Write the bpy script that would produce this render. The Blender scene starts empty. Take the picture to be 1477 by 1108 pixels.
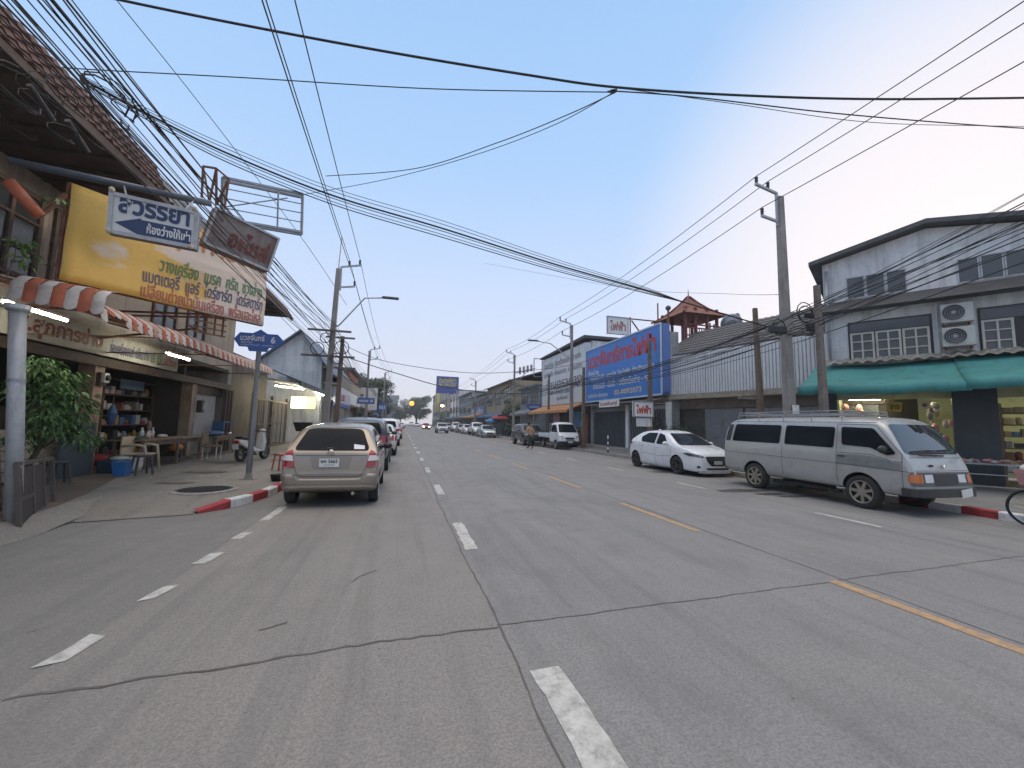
import bpy, bmesh, math, random
from mathutils import Vector, Matrix
from mathutils.bvhtree import BVHTree
random.seed(11)
S = bpy.context.scene
COL = S.collection
# ------------------------------------------------------------------ camera
FPX, CX, CY, EYE = 593.485, 738.5, 554.0, 1.567
_yaw, _pit, _rol = .259859, .0981794, .0222118
_fw = Vector((math.sin(_yaw)*math.cos(_pit), math.cos(_yaw)*math.cos(_pit), math.sin(_pit)))
_r0 = Vector((math.cos(_yaw), -math.sin(_yaw), 0)); _u0 = _r0.cross(_fw)
_rt = _r0*math.cos(_rol)+_u0*math.sin(_rol); _up = _u0*math.cos(_rol)-_r0*math.sin(_rol)
cam = bpy.data.cameras.new('camera'); camo = bpy.data.objects.new('camera', cam); COL.objects.link(camo)
cam.sensor_width = 36; cam.lens = 36*FPX/1477; cam.clip_start = .05; cam.clip_end = 3000
camo.matrix_world = Matrix(((_rt.x, _up.x, -_fw.x, 0), (_rt.y, _up.y, -_fw.y, 0), (_rt.z, _up.z, -_fw.z, EYE), (0, 0, 0, 1)))
S.camera = camo
# ------------------------------------------------------------------ sky, sun, exposure
SUN_EL, SUN_AZ = math.radians(9), math.radians(66)          # azimuth clockwise from +Y (the street direction)
w = bpy.data.worlds.new("World"); S.world = w; w.use_nodes = True
nt = w.node_tree; bg = nt.nodes['Background']
sky = nt.nodes.new('ShaderNodeTexSky'); sky.sky_type = 'NISHITA'; sky.sun_disc = False
sky.sun_elevation = SUN_EL; sky.sun_rotation = SUN_AZ
sky.air_density = 1.0; sky.dust_density = 1.6; sky.ozone_density = 2.0; sky.altitude = 0
bg.inputs[1].default_value = .15
# hazy dusk: the clear-sky model thinned by a veil of haze that pales towards the horizon and the low sun, below an added bright zenith
def _n(k, **kw):
    n = nt.nodes.new(k)
    for a_, b_ in kw.items(): setattr(n, a_, b_)
    return n
_tc = _n('ShaderNodeTexCoord'); _sp = _n('ShaderNodeSeparateXYZ'); nt.links.new(_tc.outputs['Generated'], _sp.inputs[0])
_cr = _n('ShaderNodeValToRGB'); nt.links.new(_sp.outputs[2], _cr.inputs[0])
_e = _cr.color_ramp.elements
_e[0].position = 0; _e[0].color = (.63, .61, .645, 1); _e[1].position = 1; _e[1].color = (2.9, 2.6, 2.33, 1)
for _p, _c in ((.10, (.58, .605, .70)), (.28, (.49, .58, .76)), (.55, (.33, .50, .75)), (.76, (.28, .455, .72)), (.84, (1.1, 1.03, .96))): _x = _e.new(_p); _x.color = (*_c, 1)  # top stops: bright warm overhead sky added out of view to light the road
_dp = _n('ShaderNodeVectorMath', operation='DOT_PRODUCT'); nt.links.new(_tc.outputs['Generated'], _dp.inputs[0])
_dp.inputs[1].default_value = (math.sin(SUN_AZ)*math.cos(.25), math.cos(SUN_AZ)*math.cos(.25), math.sin(.25))
_mr = _n('ShaderNodeMapRange', interpolation_type='SMOOTHSTEP'); _mr.inputs[1].default_value = .80; _mr.inputs[2].default_value = 1.0; nt.links.new(_dp.outputs['Value'], _mr.inputs[0])
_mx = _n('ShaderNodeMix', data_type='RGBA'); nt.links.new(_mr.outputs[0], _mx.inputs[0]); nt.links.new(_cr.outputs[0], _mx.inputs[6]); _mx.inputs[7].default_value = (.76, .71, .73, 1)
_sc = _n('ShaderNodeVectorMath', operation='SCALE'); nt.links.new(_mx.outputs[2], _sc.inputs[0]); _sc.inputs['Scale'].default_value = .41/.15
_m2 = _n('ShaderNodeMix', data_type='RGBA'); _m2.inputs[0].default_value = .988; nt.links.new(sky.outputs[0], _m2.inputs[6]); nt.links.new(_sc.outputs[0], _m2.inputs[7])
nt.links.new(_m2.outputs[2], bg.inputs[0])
sl = bpy.data.lights.new('sun', 'SUN'); sl.energy = .5; sl.angle = math.radians(12); sl.color = (1, .86, .72)
so = bpy.data.objects.new('sun', sl); COL.objects.link(so)
_sd = Vector((math.sin(SUN_AZ)*math.cos(SUN_EL), math.cos(SUN_AZ)*math.cos(SUN_EL), math.sin(SUN_EL)))
so.rotation_euler = (-_sd).to_track_quat('-Z', 'Y').to_euler(); so.location = (40, 20, 30)
S.view_settings.view_transform = 'Standard'; S.view_settings.look = 'None'
S.view_settings.exposure = 1.7; S.view_settings.gamma = 1
S.cycles.max_bounces = 6; S.cycles.transparent_max_bounces = 8

# ------------------------------------------------------------------ survey helpers: a sight line met with a real plane
def ray(x, y): return _rt*((x-CX)/FPX) - _up*((y-CY)/FPX) + _fw
E0 = Vector((0, 0, EYE))
def GZ(x, y, z=0): d = ray(x, y); return E0+d*((z-EYE)/d.z)
def AX(x, y, X): d = ray(x, y); return E0+d*(X/d.x)
def AY(x, y, Y): d = ray(x, y); return E0+d*(Y/d.y)
def PD(x, y, D): return E0+ray(x, y)*D

# ------------------------------------------------------------------ mesh helpers
XF = {}
class MB:
    def __init__(s): s.v = []; s.f = []; s.m = []
    def add(s, vs, fs, mi=0):
        o = len(s.v); s.v += [Vector(p) for p in vs]; s.f += [[i+o for i in f] for f in fs]; s.m += [mi]*len(fs); return s
    def bx(s, x0, x1, y0, y1, z0, z1, mi=0):
        return s.add([(x, y, z) for z in (z0, z1) for y in (y0, y1) for x in (x0, x1)],
                     [(0, 2, 3, 1), (4, 5, 7, 6), (0, 1, 5, 4), (2, 6, 7, 3), (0, 4, 6, 2), (1, 3, 7, 5)], mi)
    def box(s, c, d, mi=0, rot=None):
        h = [Vector((x*d[0]/2, y*d[1]/2, z*d[2]/2)) for z in (-1, 1) for y in (-1, 1) for x in (-1, 1)]
        if rot is not None: h = [rot @ p for p in h]
        return s.add([Vector(c)+p for p in h], [(0, 2, 3, 1), (4, 5, 7, 6), (0, 1, 5, 4), (2, 6, 7, 3), (0, 4, 6, 2), (1, 3, 7, 5)], mi)
    def bar(s, a, b, wd, hg, mi=0):
        a = Vector(a); b = Vector(b); d = (b-a); L = d.length; q = d.to_track_quat('Y', 'Z').to_matrix()
        return s.box((a+b)/2, (wd, L, hg), mi, q)
    def quad(s, a, b, c, d, mi=0): return s.add([a, b, c, d], [(0, 1, 2, 3)], mi)
    def poly(s, pts, mi=0): return s.add(pts, [list(range(len(pts)))], mi)
    def prism(s, pts, off, mi=0):
        n = len(pts); off = Vector(off); P = [Vector(p) for p in pts]
        return s.add(P+[p+off for p in P], [list(range(n))[::-1], list(range(n, 2*n))]+[(i, (i+1) % n, n+(i+1) % n, n+i) for i in range(n)], mi)
    def tube(s, pts, r, n=6, mi=0, cap=True):
        pts = [Vector(p) for p in pts]; m = len(pts); rs = r if isinstance(r, (list, tuple)) else [r]*m
        vs = []; prev = None
        for i, p in enumerate(pts):
            t = (pts[min(i+1, m-1)]-pts[max(i-1, 0)]).normalized()
            a = Vector((0, 0, 1)) if abs(t.z) < .9 else Vector((1, 0, 0))
            if prev is not None and abs(prev.dot(t)) < .95: a = prev
            u = (a-t*a.dot(t)).normalized(); prev = u; v = t.cross(u)
            vs += [p+(u*math.cos(2*math.pi*k/n)+v*math.sin(2*math.pi*k/n))*rs[i] for k in range(n)]
        fs = [(i*n+k, i*n+(k+1) % n, (i+1)*n+(k+1) % n, (i+1)*n+k) for i in range(m-1) for k in range(n)]
        if cap: fs += [list(range(n))[::-1], list(range((m-1)*n, m*n))]
        return s.add(vs, fs, mi)
    def lathe(s, prof, c=(0, 0, 0), axis='z', n=16, mi=0):
        c = Vector(c); vs = []
        for r, h in prof:
            for k in range(n):
                a = 2*math.pi*k/n; x, y = r*math.cos(a), r*math.sin(a)
                vs.append(c+Vector({'z': (x, y, h), 'x': (h, x, y), 'y': (y, h, x)}[axis]))
        m = len(prof)
        return s.add(vs, [(i*n+k, i*n+(k+1) % n, (i+1)*n+(k+1) % n, (i+1)*n+k) for i in range(m-1) for k in range(n)], mi)
    def ball(s, c, r, n=10, mi=0):
        r = r if isinstance(r, (tuple, list)) else (r, r, r); c = Vector(c); m = max(4, n//2+1)
        vs = [c+Vector((r[0]*math.sin(math.pi*i/m)*math.cos(2*math.pi*k/n), r[1]*math.sin(math.pi*i/m)*math.sin(2*math.pi*k/n), r[2]*math.cos(math.pi*i/m))) for i in range(m+1) for k in range(n)]
        return s.add(vs, [((i+1)*n+k, (i+1)*n+(k+1) % n, i*n+(k+1) % n, i*n+k) for i in range(m) for k in range(n)], mi)
    def build(s, name, mats, parent=None, smooth=False, bev=0, W=True, label=None, fixn=False):
        if not isinstance(mats, (list, tuple)): mats = [mats]
        vs = s.v
        if parent is not None and W:
            inv = XF.get(parent.name)
            if inv is not None: vs = [inv @ p for p in vs]
        me = bpy.data.meshes.new(name); me.from_pydata([tuple(p) for p in vs], [], s.f)
        for m in mats: me.materials.append(m)
        if len(mats) > 1: me.polygons.foreach_set('material_index', s.m)
        if smooth: me.polygons.foreach_set('use_smooth', [True]*len(me.polygons))
        if fixn:
            bm = bmesh.new(); bm.from_mesh(me); bmesh.ops.recalc_face_normals(bm, faces=bm.faces); bm.to_mesh(me); bm.free()
        me.update()
        o = bpy.data.objects.new(name, me); COL.objects.link(o)
        if parent is not None:
            o.parent = parent
            if parent.name in XF: XF[o.name] = XF[parent.name]
        if bev:
            b = o.modifiers.new('bevel', 'BEVEL'); b.width = bev; b.segments = 2; b.limit_method = 'ANGLE'; b.angle_limit = .6
        if label: o['label'] = label
        return o
def tag(o, label, cat, group=None):
    o['label'] = label; o['category'] = cat
    if group: o['group'] = group
    return o
def struct(o, kind='structure'): o['kind'] = kind; return o
def thing(name, label, cat, loc=(0, 0, 0), group=None):
    o = bpy.data.objects.new(name, None); COL.objects.link(o); o.location = loc; o.empty_display_size = .2
    XF[o.name] = Matrix.Translation(-Vector(loc)); return tag(o, label, cat, group)
def dup(root, loc=None, rz=None, label=None, group=None):
    r = root.copy(); COL.objects.link(r)
    if loc is not None: r.location = loc
    if rz is not None: r.rotation_euler = (0, 0, rz)
    if label: r['label'] = label
    if group: r['group'] = group
    for ch in list(root.children):
        c = ch.copy(); COL.objects.link(c); c.parent = r
        for g in list(ch.children):
            d = g.copy(); COL.objects.link(d); d.parent = c
    return r

# ------------------------------------------------------------------ materials
MC = {}
def mat(name, col, rough=.65, metal=0., var=.12, scale=2.5, dirt=0., dcol=(.06, .045, .035), bump=0., bscale=40, coat=0., emit=None, estr=0., streak=1., spec=.5):
    if name in MC: return MC[name]
    m = bpy.data.materials.new(name); m.use_nodes = True; MC[name] = m
    t = m.node_tree; N = t.nodes; L = t.links; p = N['Principled BSDF']
    p.inputs['Roughness'].default_value = rough; p.inputs['Metallic'].default_value = metal
    p.inputs['Coat Weight'].default_value = coat; p.inputs['Specular IOR Level'].default_value = spec
    if emit:
        p.inputs['Base Color'].default_value = (*col, 1)
        p.inputs['Emission Color'].default_value = (*emit, 1); p.inputs['Emission Strength'].default_value = estr; return m
    tc = N.new('ShaderNodeTexCoord')
    def noise(sc, stretch=(1, 1, 1), det=6.):
        mp = N.new('ShaderNodeMapping'); mp.inputs['Scale'].default_value = stretch; L.new(tc.outputs['Object'], mp.inputs[0])
        n = N.new('ShaderNodeTexNoise'); n.inputs['Scale'].default_value = sc; n.inputs['Detail'].default_value = det; n.inputs['Roughness'].default_value = .65
        L.new(mp.outputs[0], n.inputs['Vector']); return n.outputs[0]
    def ramp(src, a, b):
        r = N.new('ShaderNodeMapRange'); r.inputs[1].default_value = a; r.inputs[2].default_value = b; L.new(src, r.inputs[0]); return r.outputs[0]
    def mix(f, a, b):
        x = N.new('ShaderNodeMix'); x.data_type = 'RGBA'
        L.new(f, x.inputs[0])
        for sock, val in ((x.inputs[6], a), (x.inputs[7], b)):
            if isinstance(val, tuple): sock.default_value = (*val, 1)
            else: L.new(val, sock)
        return x.outputs[2]
    lo = tuple(c*(1-var) for c in col); hi = tuple(min(1, c*(1+var)) for c in col)
    c = mix(ramp(noise(scale), .3, .7), lo, hi)
    if dirt:
        c = mix(ramp(noise(scale*.8, (streak, streak, 1/streak if streak > 1 else 1)), .62-.3*dirt, .95-.25*dirt), c, tuple(.5*a+.5*b for a, b in zip(dcol, tuple(.5*q for q in col))))
        f = ramp(noise(scale*6), .5, .75); 
        mm = N.new('ShaderNodeMath'); mm.operation = 'MULTIPLY'; mm.inputs[1].default_value = dirt*.6; L.new(f, mm.inputs[0])
        c = mix(mm.outputs[0], c, dcol)
    L.new(c, p.inputs['Base Color'])
    if var > .02:
        L.new(ramp(noise(scale*3), 0, 1), (r2 := N.new('ShaderNodeMapRange')).inputs[0]); r2.inputs[3].default_value = max(.03, rough-.1); r2.inputs[4].default_value = min(1, rough+.1); L.new(r2.outputs[0], p.inputs['Roughness'])
    if bump:
        b = N.new('ShaderNodeBump'); b.inputs['Strength'].default_value = bump; b.inputs['Distance'].default_value = .02
        L.new(noise(bscale, det=4), b.inputs['Height']); L.new(b.outputs[0], p.inputs['Normal'])
    return m
def leafmat(name, col, var=.5):
    if name in MC: return MC[name]
    m = mat(name, col, rough=.55, var=var, scale=1.6, dirt=0); p = m.node_tree.nodes['Principled BSDF']
    p.inputs['Transmission Weight'].default_value = 0
    return m
PLASTER = mat('plaster', (.36, .33, .29), .85, var=.12, dirt=.5, bump=.15, streak=3)
WHITEWALL = mat('white_plaster', (.64, .645, .65), .85, var=.12, scale=1.2, dirt=.55, dcol=(.2, .2, .2), bump=.1, streak=3)
DARKWOOD = mat('dark_wood', (.07, .045, .035), .7, var=.35, scale=5, dirt=.3, bump=.2)
OLDWOOD = mat('old_wood', (.17, .12, .09), .8, var=.3, scale=6, dirt=.5, bump=.3, streak=4)
GREYWOOD = mat('weathered_wood', (.19, .16, .14), .85, var=.3, scale=6, dirt=.4, bump=.3, streak=4)
CONC = mat('pole_concrete', (.27, .25, .23), .85, var=.2, scale=2, dirt=.45, bump=.2, bscale=60, streak=3)
CABLE = mat('cable_black', (.012, .012, .014), .6, var=0.01)
STEEL = mat('grey_steel', (.30, .31, .33), .5, .5, var=.12, scale=8, dirt=.2)
GALV = mat('galvanised', (.42, .43, .44), .5, .4, var=.12, scale=5, dirt=.25)
RUST = mat('rust', (.22, .10, .06), .85, var=.5, scale=4, dirt=.5, bump=.3)
BLACKRUB = mat('black_rubber', (.018, .018, .019), .75, var=.2, scale=6)
BLACKPL = mat('black_plastic', (.02, .02, .022), .45, var=.1)
GLASS = mat('dark_glass', (.010, .013, .018), .06, var=.01, spec=.06)
WINGLASS = mat('window_glass', (.06, .07, .078), .15, var=.25, scale=2, spec=.6)
CHROME = mat('chrome', (.6, .6, .6), .12, 1., var=.02)
WHITEP = mat('white_paint', (.72, .72, .70), .55, var=.08, scale=3, dirt=.25, dcol=(.25, .22, .2))
CREAM = mat('cream_paint', (.50, .43, .33), .6, var=.12, dirt=.3)
REDP = mat('kerb_red', (.33, .03, .035), .65, var=.2, scale=9, dirt=.35)
KWHITE = mat('kerb_white', (.62, .62, .62), .7, var=.12, scale=9, dirt=.35, dcol=(.15, .14, .13))
LAMP = mat('fluorescent', (1, 1, 1), emit=(1, .96, .74), estr=22)

# ------------------------------------------------------------------ ground, road, pavements
def roadmat(name, ca, cb, split):
    m = bpy.data.materials.new(name); m.use_nodes = True; t = m.node_tree; N = t.nodes; L = t.links; p = N['Principled BSDF']
    tc = N.new('ShaderNodeTexCoord')
    def noise(sc, st=(1, 1, 1), det=8, rough=.65):
        mp = N.new('ShaderNodeMapping'); mp.inputs['Scale'].default_value = st; L.new(tc.outputs['Object'], mp.inputs[0])
        n = N.new('ShaderNodeTexNoise'); n.inputs['Scale'].default_value = sc; n.inputs['Detail'].default_value = det; n.inputs['Roughness'].default_value = rough
        L.new(mp.outputs[0], n.inputs['Vector']); return n.outputs[0]
    def rng(s, a, b, c=0., d=1.):
        r = N.new('ShaderNodeMapRange'); r.inputs[1].default_value = a; r.inputs[2].default_value = b; r.inputs[3].default_value = c; r.inputs[4].default_value = d; L.new(s, r.inputs[0]); return r.outputs[0]
    def mix(f, a, b, bt='MIX'):
        x = N.new('ShaderNodeMix'); x.data_type = 'RGBA'; x.blend_type = bt
        if isinstance(f, float): x.inputs[0].default_value = f
        else: L.new(f, x.inputs[0])
        for sock, val in ((x.inputs[6], a), (x.inputs[7], b)):
            if isinstance(val, tuple): sock.default_value = (*val, 1)
            else: L.new(val, sock)
        return x.outputs[2]
    sx = N.new('ShaderNodeSeparateXYZ'); L.new(tc.outputs['Object'], sx.inputs[0])
    c = mix(rng(sx.outputs[0], split-.02, split+.02), ca, cb)
    c = mix(rng(noise(.55, (1, .35, 1)), .35, .7), c, mix(.5, c, (.15, .145, .14)))            # broad worn patches along the traffic
    c = mix(rng(noise(1.3, (1, .5, 1)), .5, .8, 0, .55), c, (.105, .1, .1))                      # dark greasy stains
    c = mix(rng(noise(2.2, (1.6, .06, 1), 5), .50, .72, 0, .45), c, (.085, .083, .083))         # tyre-darkened streaks along the lanes
    c = mix(rng(noise(.35, (1, 1, 1), 4), .52, .60, 0, .28), c, (.26, .25, .235))               # repaired paler patches
    c = mix(rng(noise(9, (1, 1, 1), 8, .8), .58, .75, 0, .5), c, (.10, .096, .092))            # grimy mottling
    c = mix(rng(noise(24, det=4), .48, .66, 0, .38), c, (.12, .115, .11))
    c = mix(rng(noise(60, det=3), .42, .62, 0, .5), c, (.09, .088, .088))                      # aggregate
    c = mix(rng(noise(150, det=2), .6, .72, 0, .5), c, (.40, .39, .37))                         # pale chips
    c = mix(rng(noise(5, det=3), .70, .74, 0, .6), c, (.07, .065, .06))                        # spots
    L.new(c, p.inputs['Base Color'])
    L.new(rng(noise(2.5), .3, .7, .62, .85), p.inputs['Roughness'])
    b = N.new('ShaderNodeBump'); b.inputs['Strength'].default_value = .5; b.inputs['Distance'].default_value = .006
    L.new(noise(110, det=3), b.inputs['Height']); L.new(b.outputs[0], p.inputs['Normal'])
    return m
ROADM = roadmat('worn_concrete_road', (.270, .246, .224), (.252, .243, .237), .80)
SIDEM = roadmat('side_street_asphalt', (.205, .195, .185), (.205, .195, .185), 50)
PAVEM = roadmat('pavement_concrete', (.27, .235, .195), (.235, .215, .195), 5)
DIRTM = mat('bare_ground', (.16, .14, .12), .9, var=.2, scale=.3, dirt=.4)
struct(MB().bx(-120, 120, -60, 420, -.6, -.03).build('ground', DIRTM))
KXL, KXR = -2.45, 10.87
struct(MB().bx(-2.05, KXR, -30, 410, -.25, 0).build('road', ROADM))
# kerb line on the left: a rounded corner, then straight along the street
KL = [(-3.15, 8.0), (-2.86, 8.35), (-2.66, 8.8), (-2.52, 9.5), (-2.46, 10.6), (-2.45, 12), (-2.45, 900)]
def kerbx(y):
    for (x0, y0), (x1, y1) in zip(KL, KL[1:]):
        if y <= y1: return x0+(x1-x0)*max(0, (y-y0)/(y1-y0))
    return KXL
struct(MB().bx(-70, -2.05, -30, 7.4, -.25, -.002).poly([(-2.05, 7.4, -.002), (-2.05, 410, -.002), (-2.45, 410, -.002), (-2.45, 12, -.002), (-2.46, 10.6, -.002), (-2.52, 9.5, -.002), (-2.66, 8.8, -.002), (-2.86, 8.35, -.002), (-3.15, 8.0, -.002), (-5.2, 7.4, -.002)]).build('side_street', SIDEM))
# road joints (sealed cracks), wobbly strips 3 mm above the slab
jb = MB()
def strip(pts, wd, z, mb, jit=.012, step=.12, mi=0):
    P = []
    for (a, b) in zip(pts, pts[1:]):
        n = max(1, int((Vector(b)-Vector(a)).length/step))
        P += [Vector(a).lerp(Vector(b), i/n) for i in range(n)]
    P.append(Vector(pts[-1])); vs = []
    ox = 0
    for i, p in enumerate(P):
        t = (P[min(i+1, len(P)-1)]-P[max(0, i-1)]).normalized(); nrm = Vector((-t.y, t.x))
        ox = ox*.8+random.uniform(-jit, jit); h = wd*random.uniform(.55, 1.2)/2
        for s in (-1, 1): q = p+nrm*(ox+s*h); vs.append((q.x, q.y, z))
    mb.add(vs, [(2*i, 2*i+1, 2*i+3, 2*i+2) for i in range(len(P)-1)], mi)
for k in range(9):
    y = 3.05+10.35*k; st = .12 if k < 3 else .5
    strip([(-2.04, y), (.8, y+.24)], .024 if k == 0 else .02, .0035, jb, jit=.016, step=st*.6); strip([(.8, y+.24), (10.8, y+.75)], .013, .0035, jb, jit=.01, step=st*.7)
strip([(.80, -10), (.81, 60)], .014, .0042, jb, step=.15); strip([(4.62, -10), (4.62, 60)], .013, .0042, jb, step=.25); strip([(8.05, -5), (8.05, 60)], .012, .0042, jb, step=.3)
strip([(-.42, 4.45), (-.2, 4.75)], .022, .0035, jb, .02, .05); strip([(-.95, 3.6), (-.78, 3.69)], .025, .0035, jb, .02, .05)
struct(jb.build('road_joint', mat('joint_tar', (.105, .097, .09), .9, var=.4, scale=3)))
def wornpaint(name, col, wear):
    m = mat(name, col, .7, var=.1, scale=8, dirt=.3, dcol=(.2, .19, .18)); t = m.node_tree; N = t.nodes; L = t.links; p = N['Principled BSDF']
    src = p.inputs['Base Color'].links[0].from_socket; tc = N.new('ShaderNodeTexCoord')
    n = N.new('ShaderNodeTexNoise'); n.inputs['Scale'].default_value = 9; n.inputs['Detail'].default_value = 8; n.inputs['Roughness'].default_value = .75; L.new(tc.outputs['Object'], n.inputs['Vector'])
    r = N.new('ShaderNodeMapRange'); r.inputs[1].default_value = .45; r.inputs[2].default_value = .70; r.inputs[4].default_value = wear; L.new(n.outputs[0], r.inputs[0])
    x = N.new('ShaderNodeMix'); x.data_type = 'RGBA'; L.new(r.outputs[0], x.inputs[0]); L.new(src, x.inputs[6]); x.inputs[7].default_value = (.16, .155, .15, 1); L.new(x.outputs[2], p.inputs['Base Color']); return m
MW = wornpaint('road_paint_white', (.50, .49, .46), .85); MY = wornpaint('road_paint_ochre', (.44, .265, .125), 1.0)
def ragged(mb, x0, x1, y0, y1, z, jit=.02, mi=0, skew=0):
    n = max(2, int((y1-y0)/.12)); vs = []
    for i in range(n+1):
        y = y0+(y1-y0)*i/n; e = jit*(1.5 if i in (0, n) else 1); sk = skew*i/n
        vs += [(x0+sk+random.uniform(-e, e)*.6, y+random.uniform(-e, e), z), (x1+sk+random.uniform(-e, e)*.6, y+random.uniform(-e, e), z)]
    mb.add(vs, [(2*i, 2*i+1, 2*i+3, 2*i+2) for i in range(n)], mi)
wl = MB()
for k in range(40):
    y = 1.15+4.1*k
    if k == 0: ragged(wl, .88, 1.08, y+.25, 2.66, .004, .02)
    elif k in (3, 4): ragged(wl, .84, .99, y, y+.7, .004); ragged(wl, .86, 1.0, y+.85, y+1.45, .004)
    else: ragged(wl, .85, 1.01, y, y+1.45, .004)
struct(wl.build('white_lane_line', MW))
yl = MB()
for k in range(40): ragged(yl, 4.40, 4.53, 1.2+4.33*k, 3.48+4.33*k, .004, .008)
struct(yl.build('centre_line', MY))
rl = MB()
for k in range(-1, 40): ragged(rl, 7.76, 7.86, 5.2+4.15*k, 6.35+4.15*k, .004, .012)
struct(rl.build('parking_line', MW))
pl = MB()
for x, a, b, sk, j in ((-2.14, 3.40, 3.74, .06, .035), (-2.12, 4.38, 4.68, .07, .03), (-2.1, 5.3, 5.68, .04, .012), (-2.08, 6.28, 6.62, .04, .008), (-2.05, 7.3, 8.4, .02, .006)): ragged(pl, x, x+.13, a, b, .0045, j, 0, sk)
struct(pl.build('give_way_dashes', MW))
st = MB()
for cx, cy, rx, ry in ((8.6, 8.9, .75, .28), (8.9, 8.35, .5, .2), (9.2, 8.0, .5, .15), (9.0, 13.0, .4, .3)):
    st.poly([(cx+rx*math.cos(a)*random.uniform(.75, 1.15), cy+ry*math.sin(a)*random.uniform(.75, 1.15), .0045) for a in [2*math.pi*i/24 for i in range(24)]])
struct(st.build('oil_stain', mat('oil_stain', (.06, .058, .056), .45, var=.25, scale=4)))

# left pavement: kerb to shop floor, rising gently, ramped down to the side street
def smooth(t): t = max(0, min(1, t)); return t*t*(3-2*t)
FX = -6.45
def floorx(y): return FX+1.6*(1-smooth((y-6.9)/6.5))
pv = MB(); rows = [0, .12, .3, .55, .9, 1.4, 2, 3, 4.2, 6, 8, 11, 15, 22, 35, 60, 120, 300]; NC = 12; vs = []
def pavez(x, y):
    k = kerbx(max(y, 8)); fx = floorx(y); t = max(0, min(1, (x-k)/(fx-k) if abs(fx-k) > .01 else 0))
    ye = 7.95+(x+3.15)*.26 if x < -3.15 else 8.0
    return (.125+.05*t)*(.06+.94*smooth((y-ye)/1.4)) if x < -2.9 else .125*(.5+.5*smooth((y-7.95)/.6))
for r in rows:
    for j in range(NC+1):
        t = j/NC; x = -3.15-3.2*t; y = 7.95+(x+3.15)*.26+r
        if y > 8: k = kerbx(y)-.14; x = k+(FX-.1-k)*t
        vs.append((x, y, pavez(x, y)))
pv.add(vs, [(i*(NC+1)+j, i*(NC+1)+j+1, (i+1)*(NC+1)+j+1, (i+1)*(NC+1)+j) for i in range(len(rows)-1) for j in range(NC)])
struct(pv.build('pavement', PAVEM, smooth=True, fixn=True))
# shop floor slab with its stained flared front edge
sf = MB(); ys = [2.0, 6.2, 7, 8, 9, 10, 11, 12, 13, 14, 16, 22, 30]
top = [(floorx(y), y) for y in ys]
sf.poly([(x, y, .2) for x, y in top]+[(-13, 30, .2), (-13, 2.0, .2)])
rp = MB(); ry = [2.0, 4.0, 5.4]+ys[1:8]; fe = lambda y: floorx(max(y, 6.2)); rz_ = lambda y: .001 if y < 7.2 else max(.001, pavez(floorx(y)+.34, y)-.004)
for (y0_, y1_) in zip(ry, ry[1:]): rp.quad((fe(y0_)-.02, y0_, .195), (fe(y1_)-.02, y1_, .195), (fe(y1_)+.34, y1_, rz_(y1_)), (fe(y0_)+.34, y0_, rz_(y0_)))
struct(rp.build('pavement_ramp', PAVEM, fixn=True))
for (a, b) in zip(top[7:], top[8:]): sf.quad((a[0], a[1], .2), (b[0], b[1], .2), (b[0]+.16, b[1], .02), (a[0]+.16, a[1], .02))
struct(sf.build('shop_floor', mat('stained_floor', (.13, .10, .08), .8, var=.3, scale=1.2, dirt=.6), fixn=True))
# kerbs
def kerb(pts, n, mats, name, h=.15, wd=.15, side=-1):
    P = [Vector((x, y, 0)) for x, y in pts]; mb = MB()
    segs = []
    for a, b in zip(P, P[1:]):
        L = (b-a).length; segs.append((a, b, L))
    tot = sum(s[2] for s in segs)
    def at(d):
        for a, b, L in segs:
            if d <= L+1e-6: return a.lerp(b, d/L), (b-a).normalized()
            d -= L
        return segs[-1][1], (segs[-1][1]-segs[-1][0]).normalized()
    for k in range(n):
        sub = 4
        for q in range(sub):
            d0 = tot*(k+q/sub)/n; d1 = tot*(k+(q+1)/sub)/n
            (p, t0), (r, t1) = at(d0), at(d1)
            n0 = Vector((-t0.y, t0.x, 0))*wd*(-side); n1 = Vector((-t1.y, t1.x, 0))*wd*(-side)
            b0 = min(1, .35+d0*1.2) if side < 0 else 1; b1 = min(1, .35+d1*1.2) if side < 0 else 1
            H0 = Vector((0, 0, h*b0)); H1 = Vector((0, 0, h*b1)); bev = .02
            i0 = n0*(bev/wd); i1 = n1*(bev/wd); e0 = Vector((0, 0, bev)); 
            mb.add([p, r, r+H1-e0, p+H0-e0, p+H0+i0, r+H1+i1, p+H0+n0, r+H1+n1], [(0, 1, 2, 3), (3, 2, 5, 4), (4, 5, 7, 6)], k % 2)
    return struct(mb.build(name, mats, fixn=True))
LK = [(x, y) for x, y in KL[:-1]]+[(-2.45, 17)]
kerb(LK, 17, [REDP, KWHITE], 'painted_kerb')
struct(MB().bx(-2.6, -2.45, 17, 300, 0, .15).build('kerb', CONC))
kerb([(KXR, 1.0), (KXR, 9.0)], 15, [REDP, KWHITE], 'painted_kerb', side=1)
struct(MB().bx(KXR, KXR+.15, 9.0, 300, 0, .15).build('kerb', CONC))
kerb([(KXR-.012, 37), (KXR-.012, 44)], 12, [REDP, KWHITE], 'painted_kerb', h=.155, side=1)
struct(MB().bx(KXR+.15, 15.2, -12, 300, -.2, .14).build('pavement', mat('pavement_right', (.17, .165, .16), .85, var=.2, scale=1, dirt=.4, bump=.2)))
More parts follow.
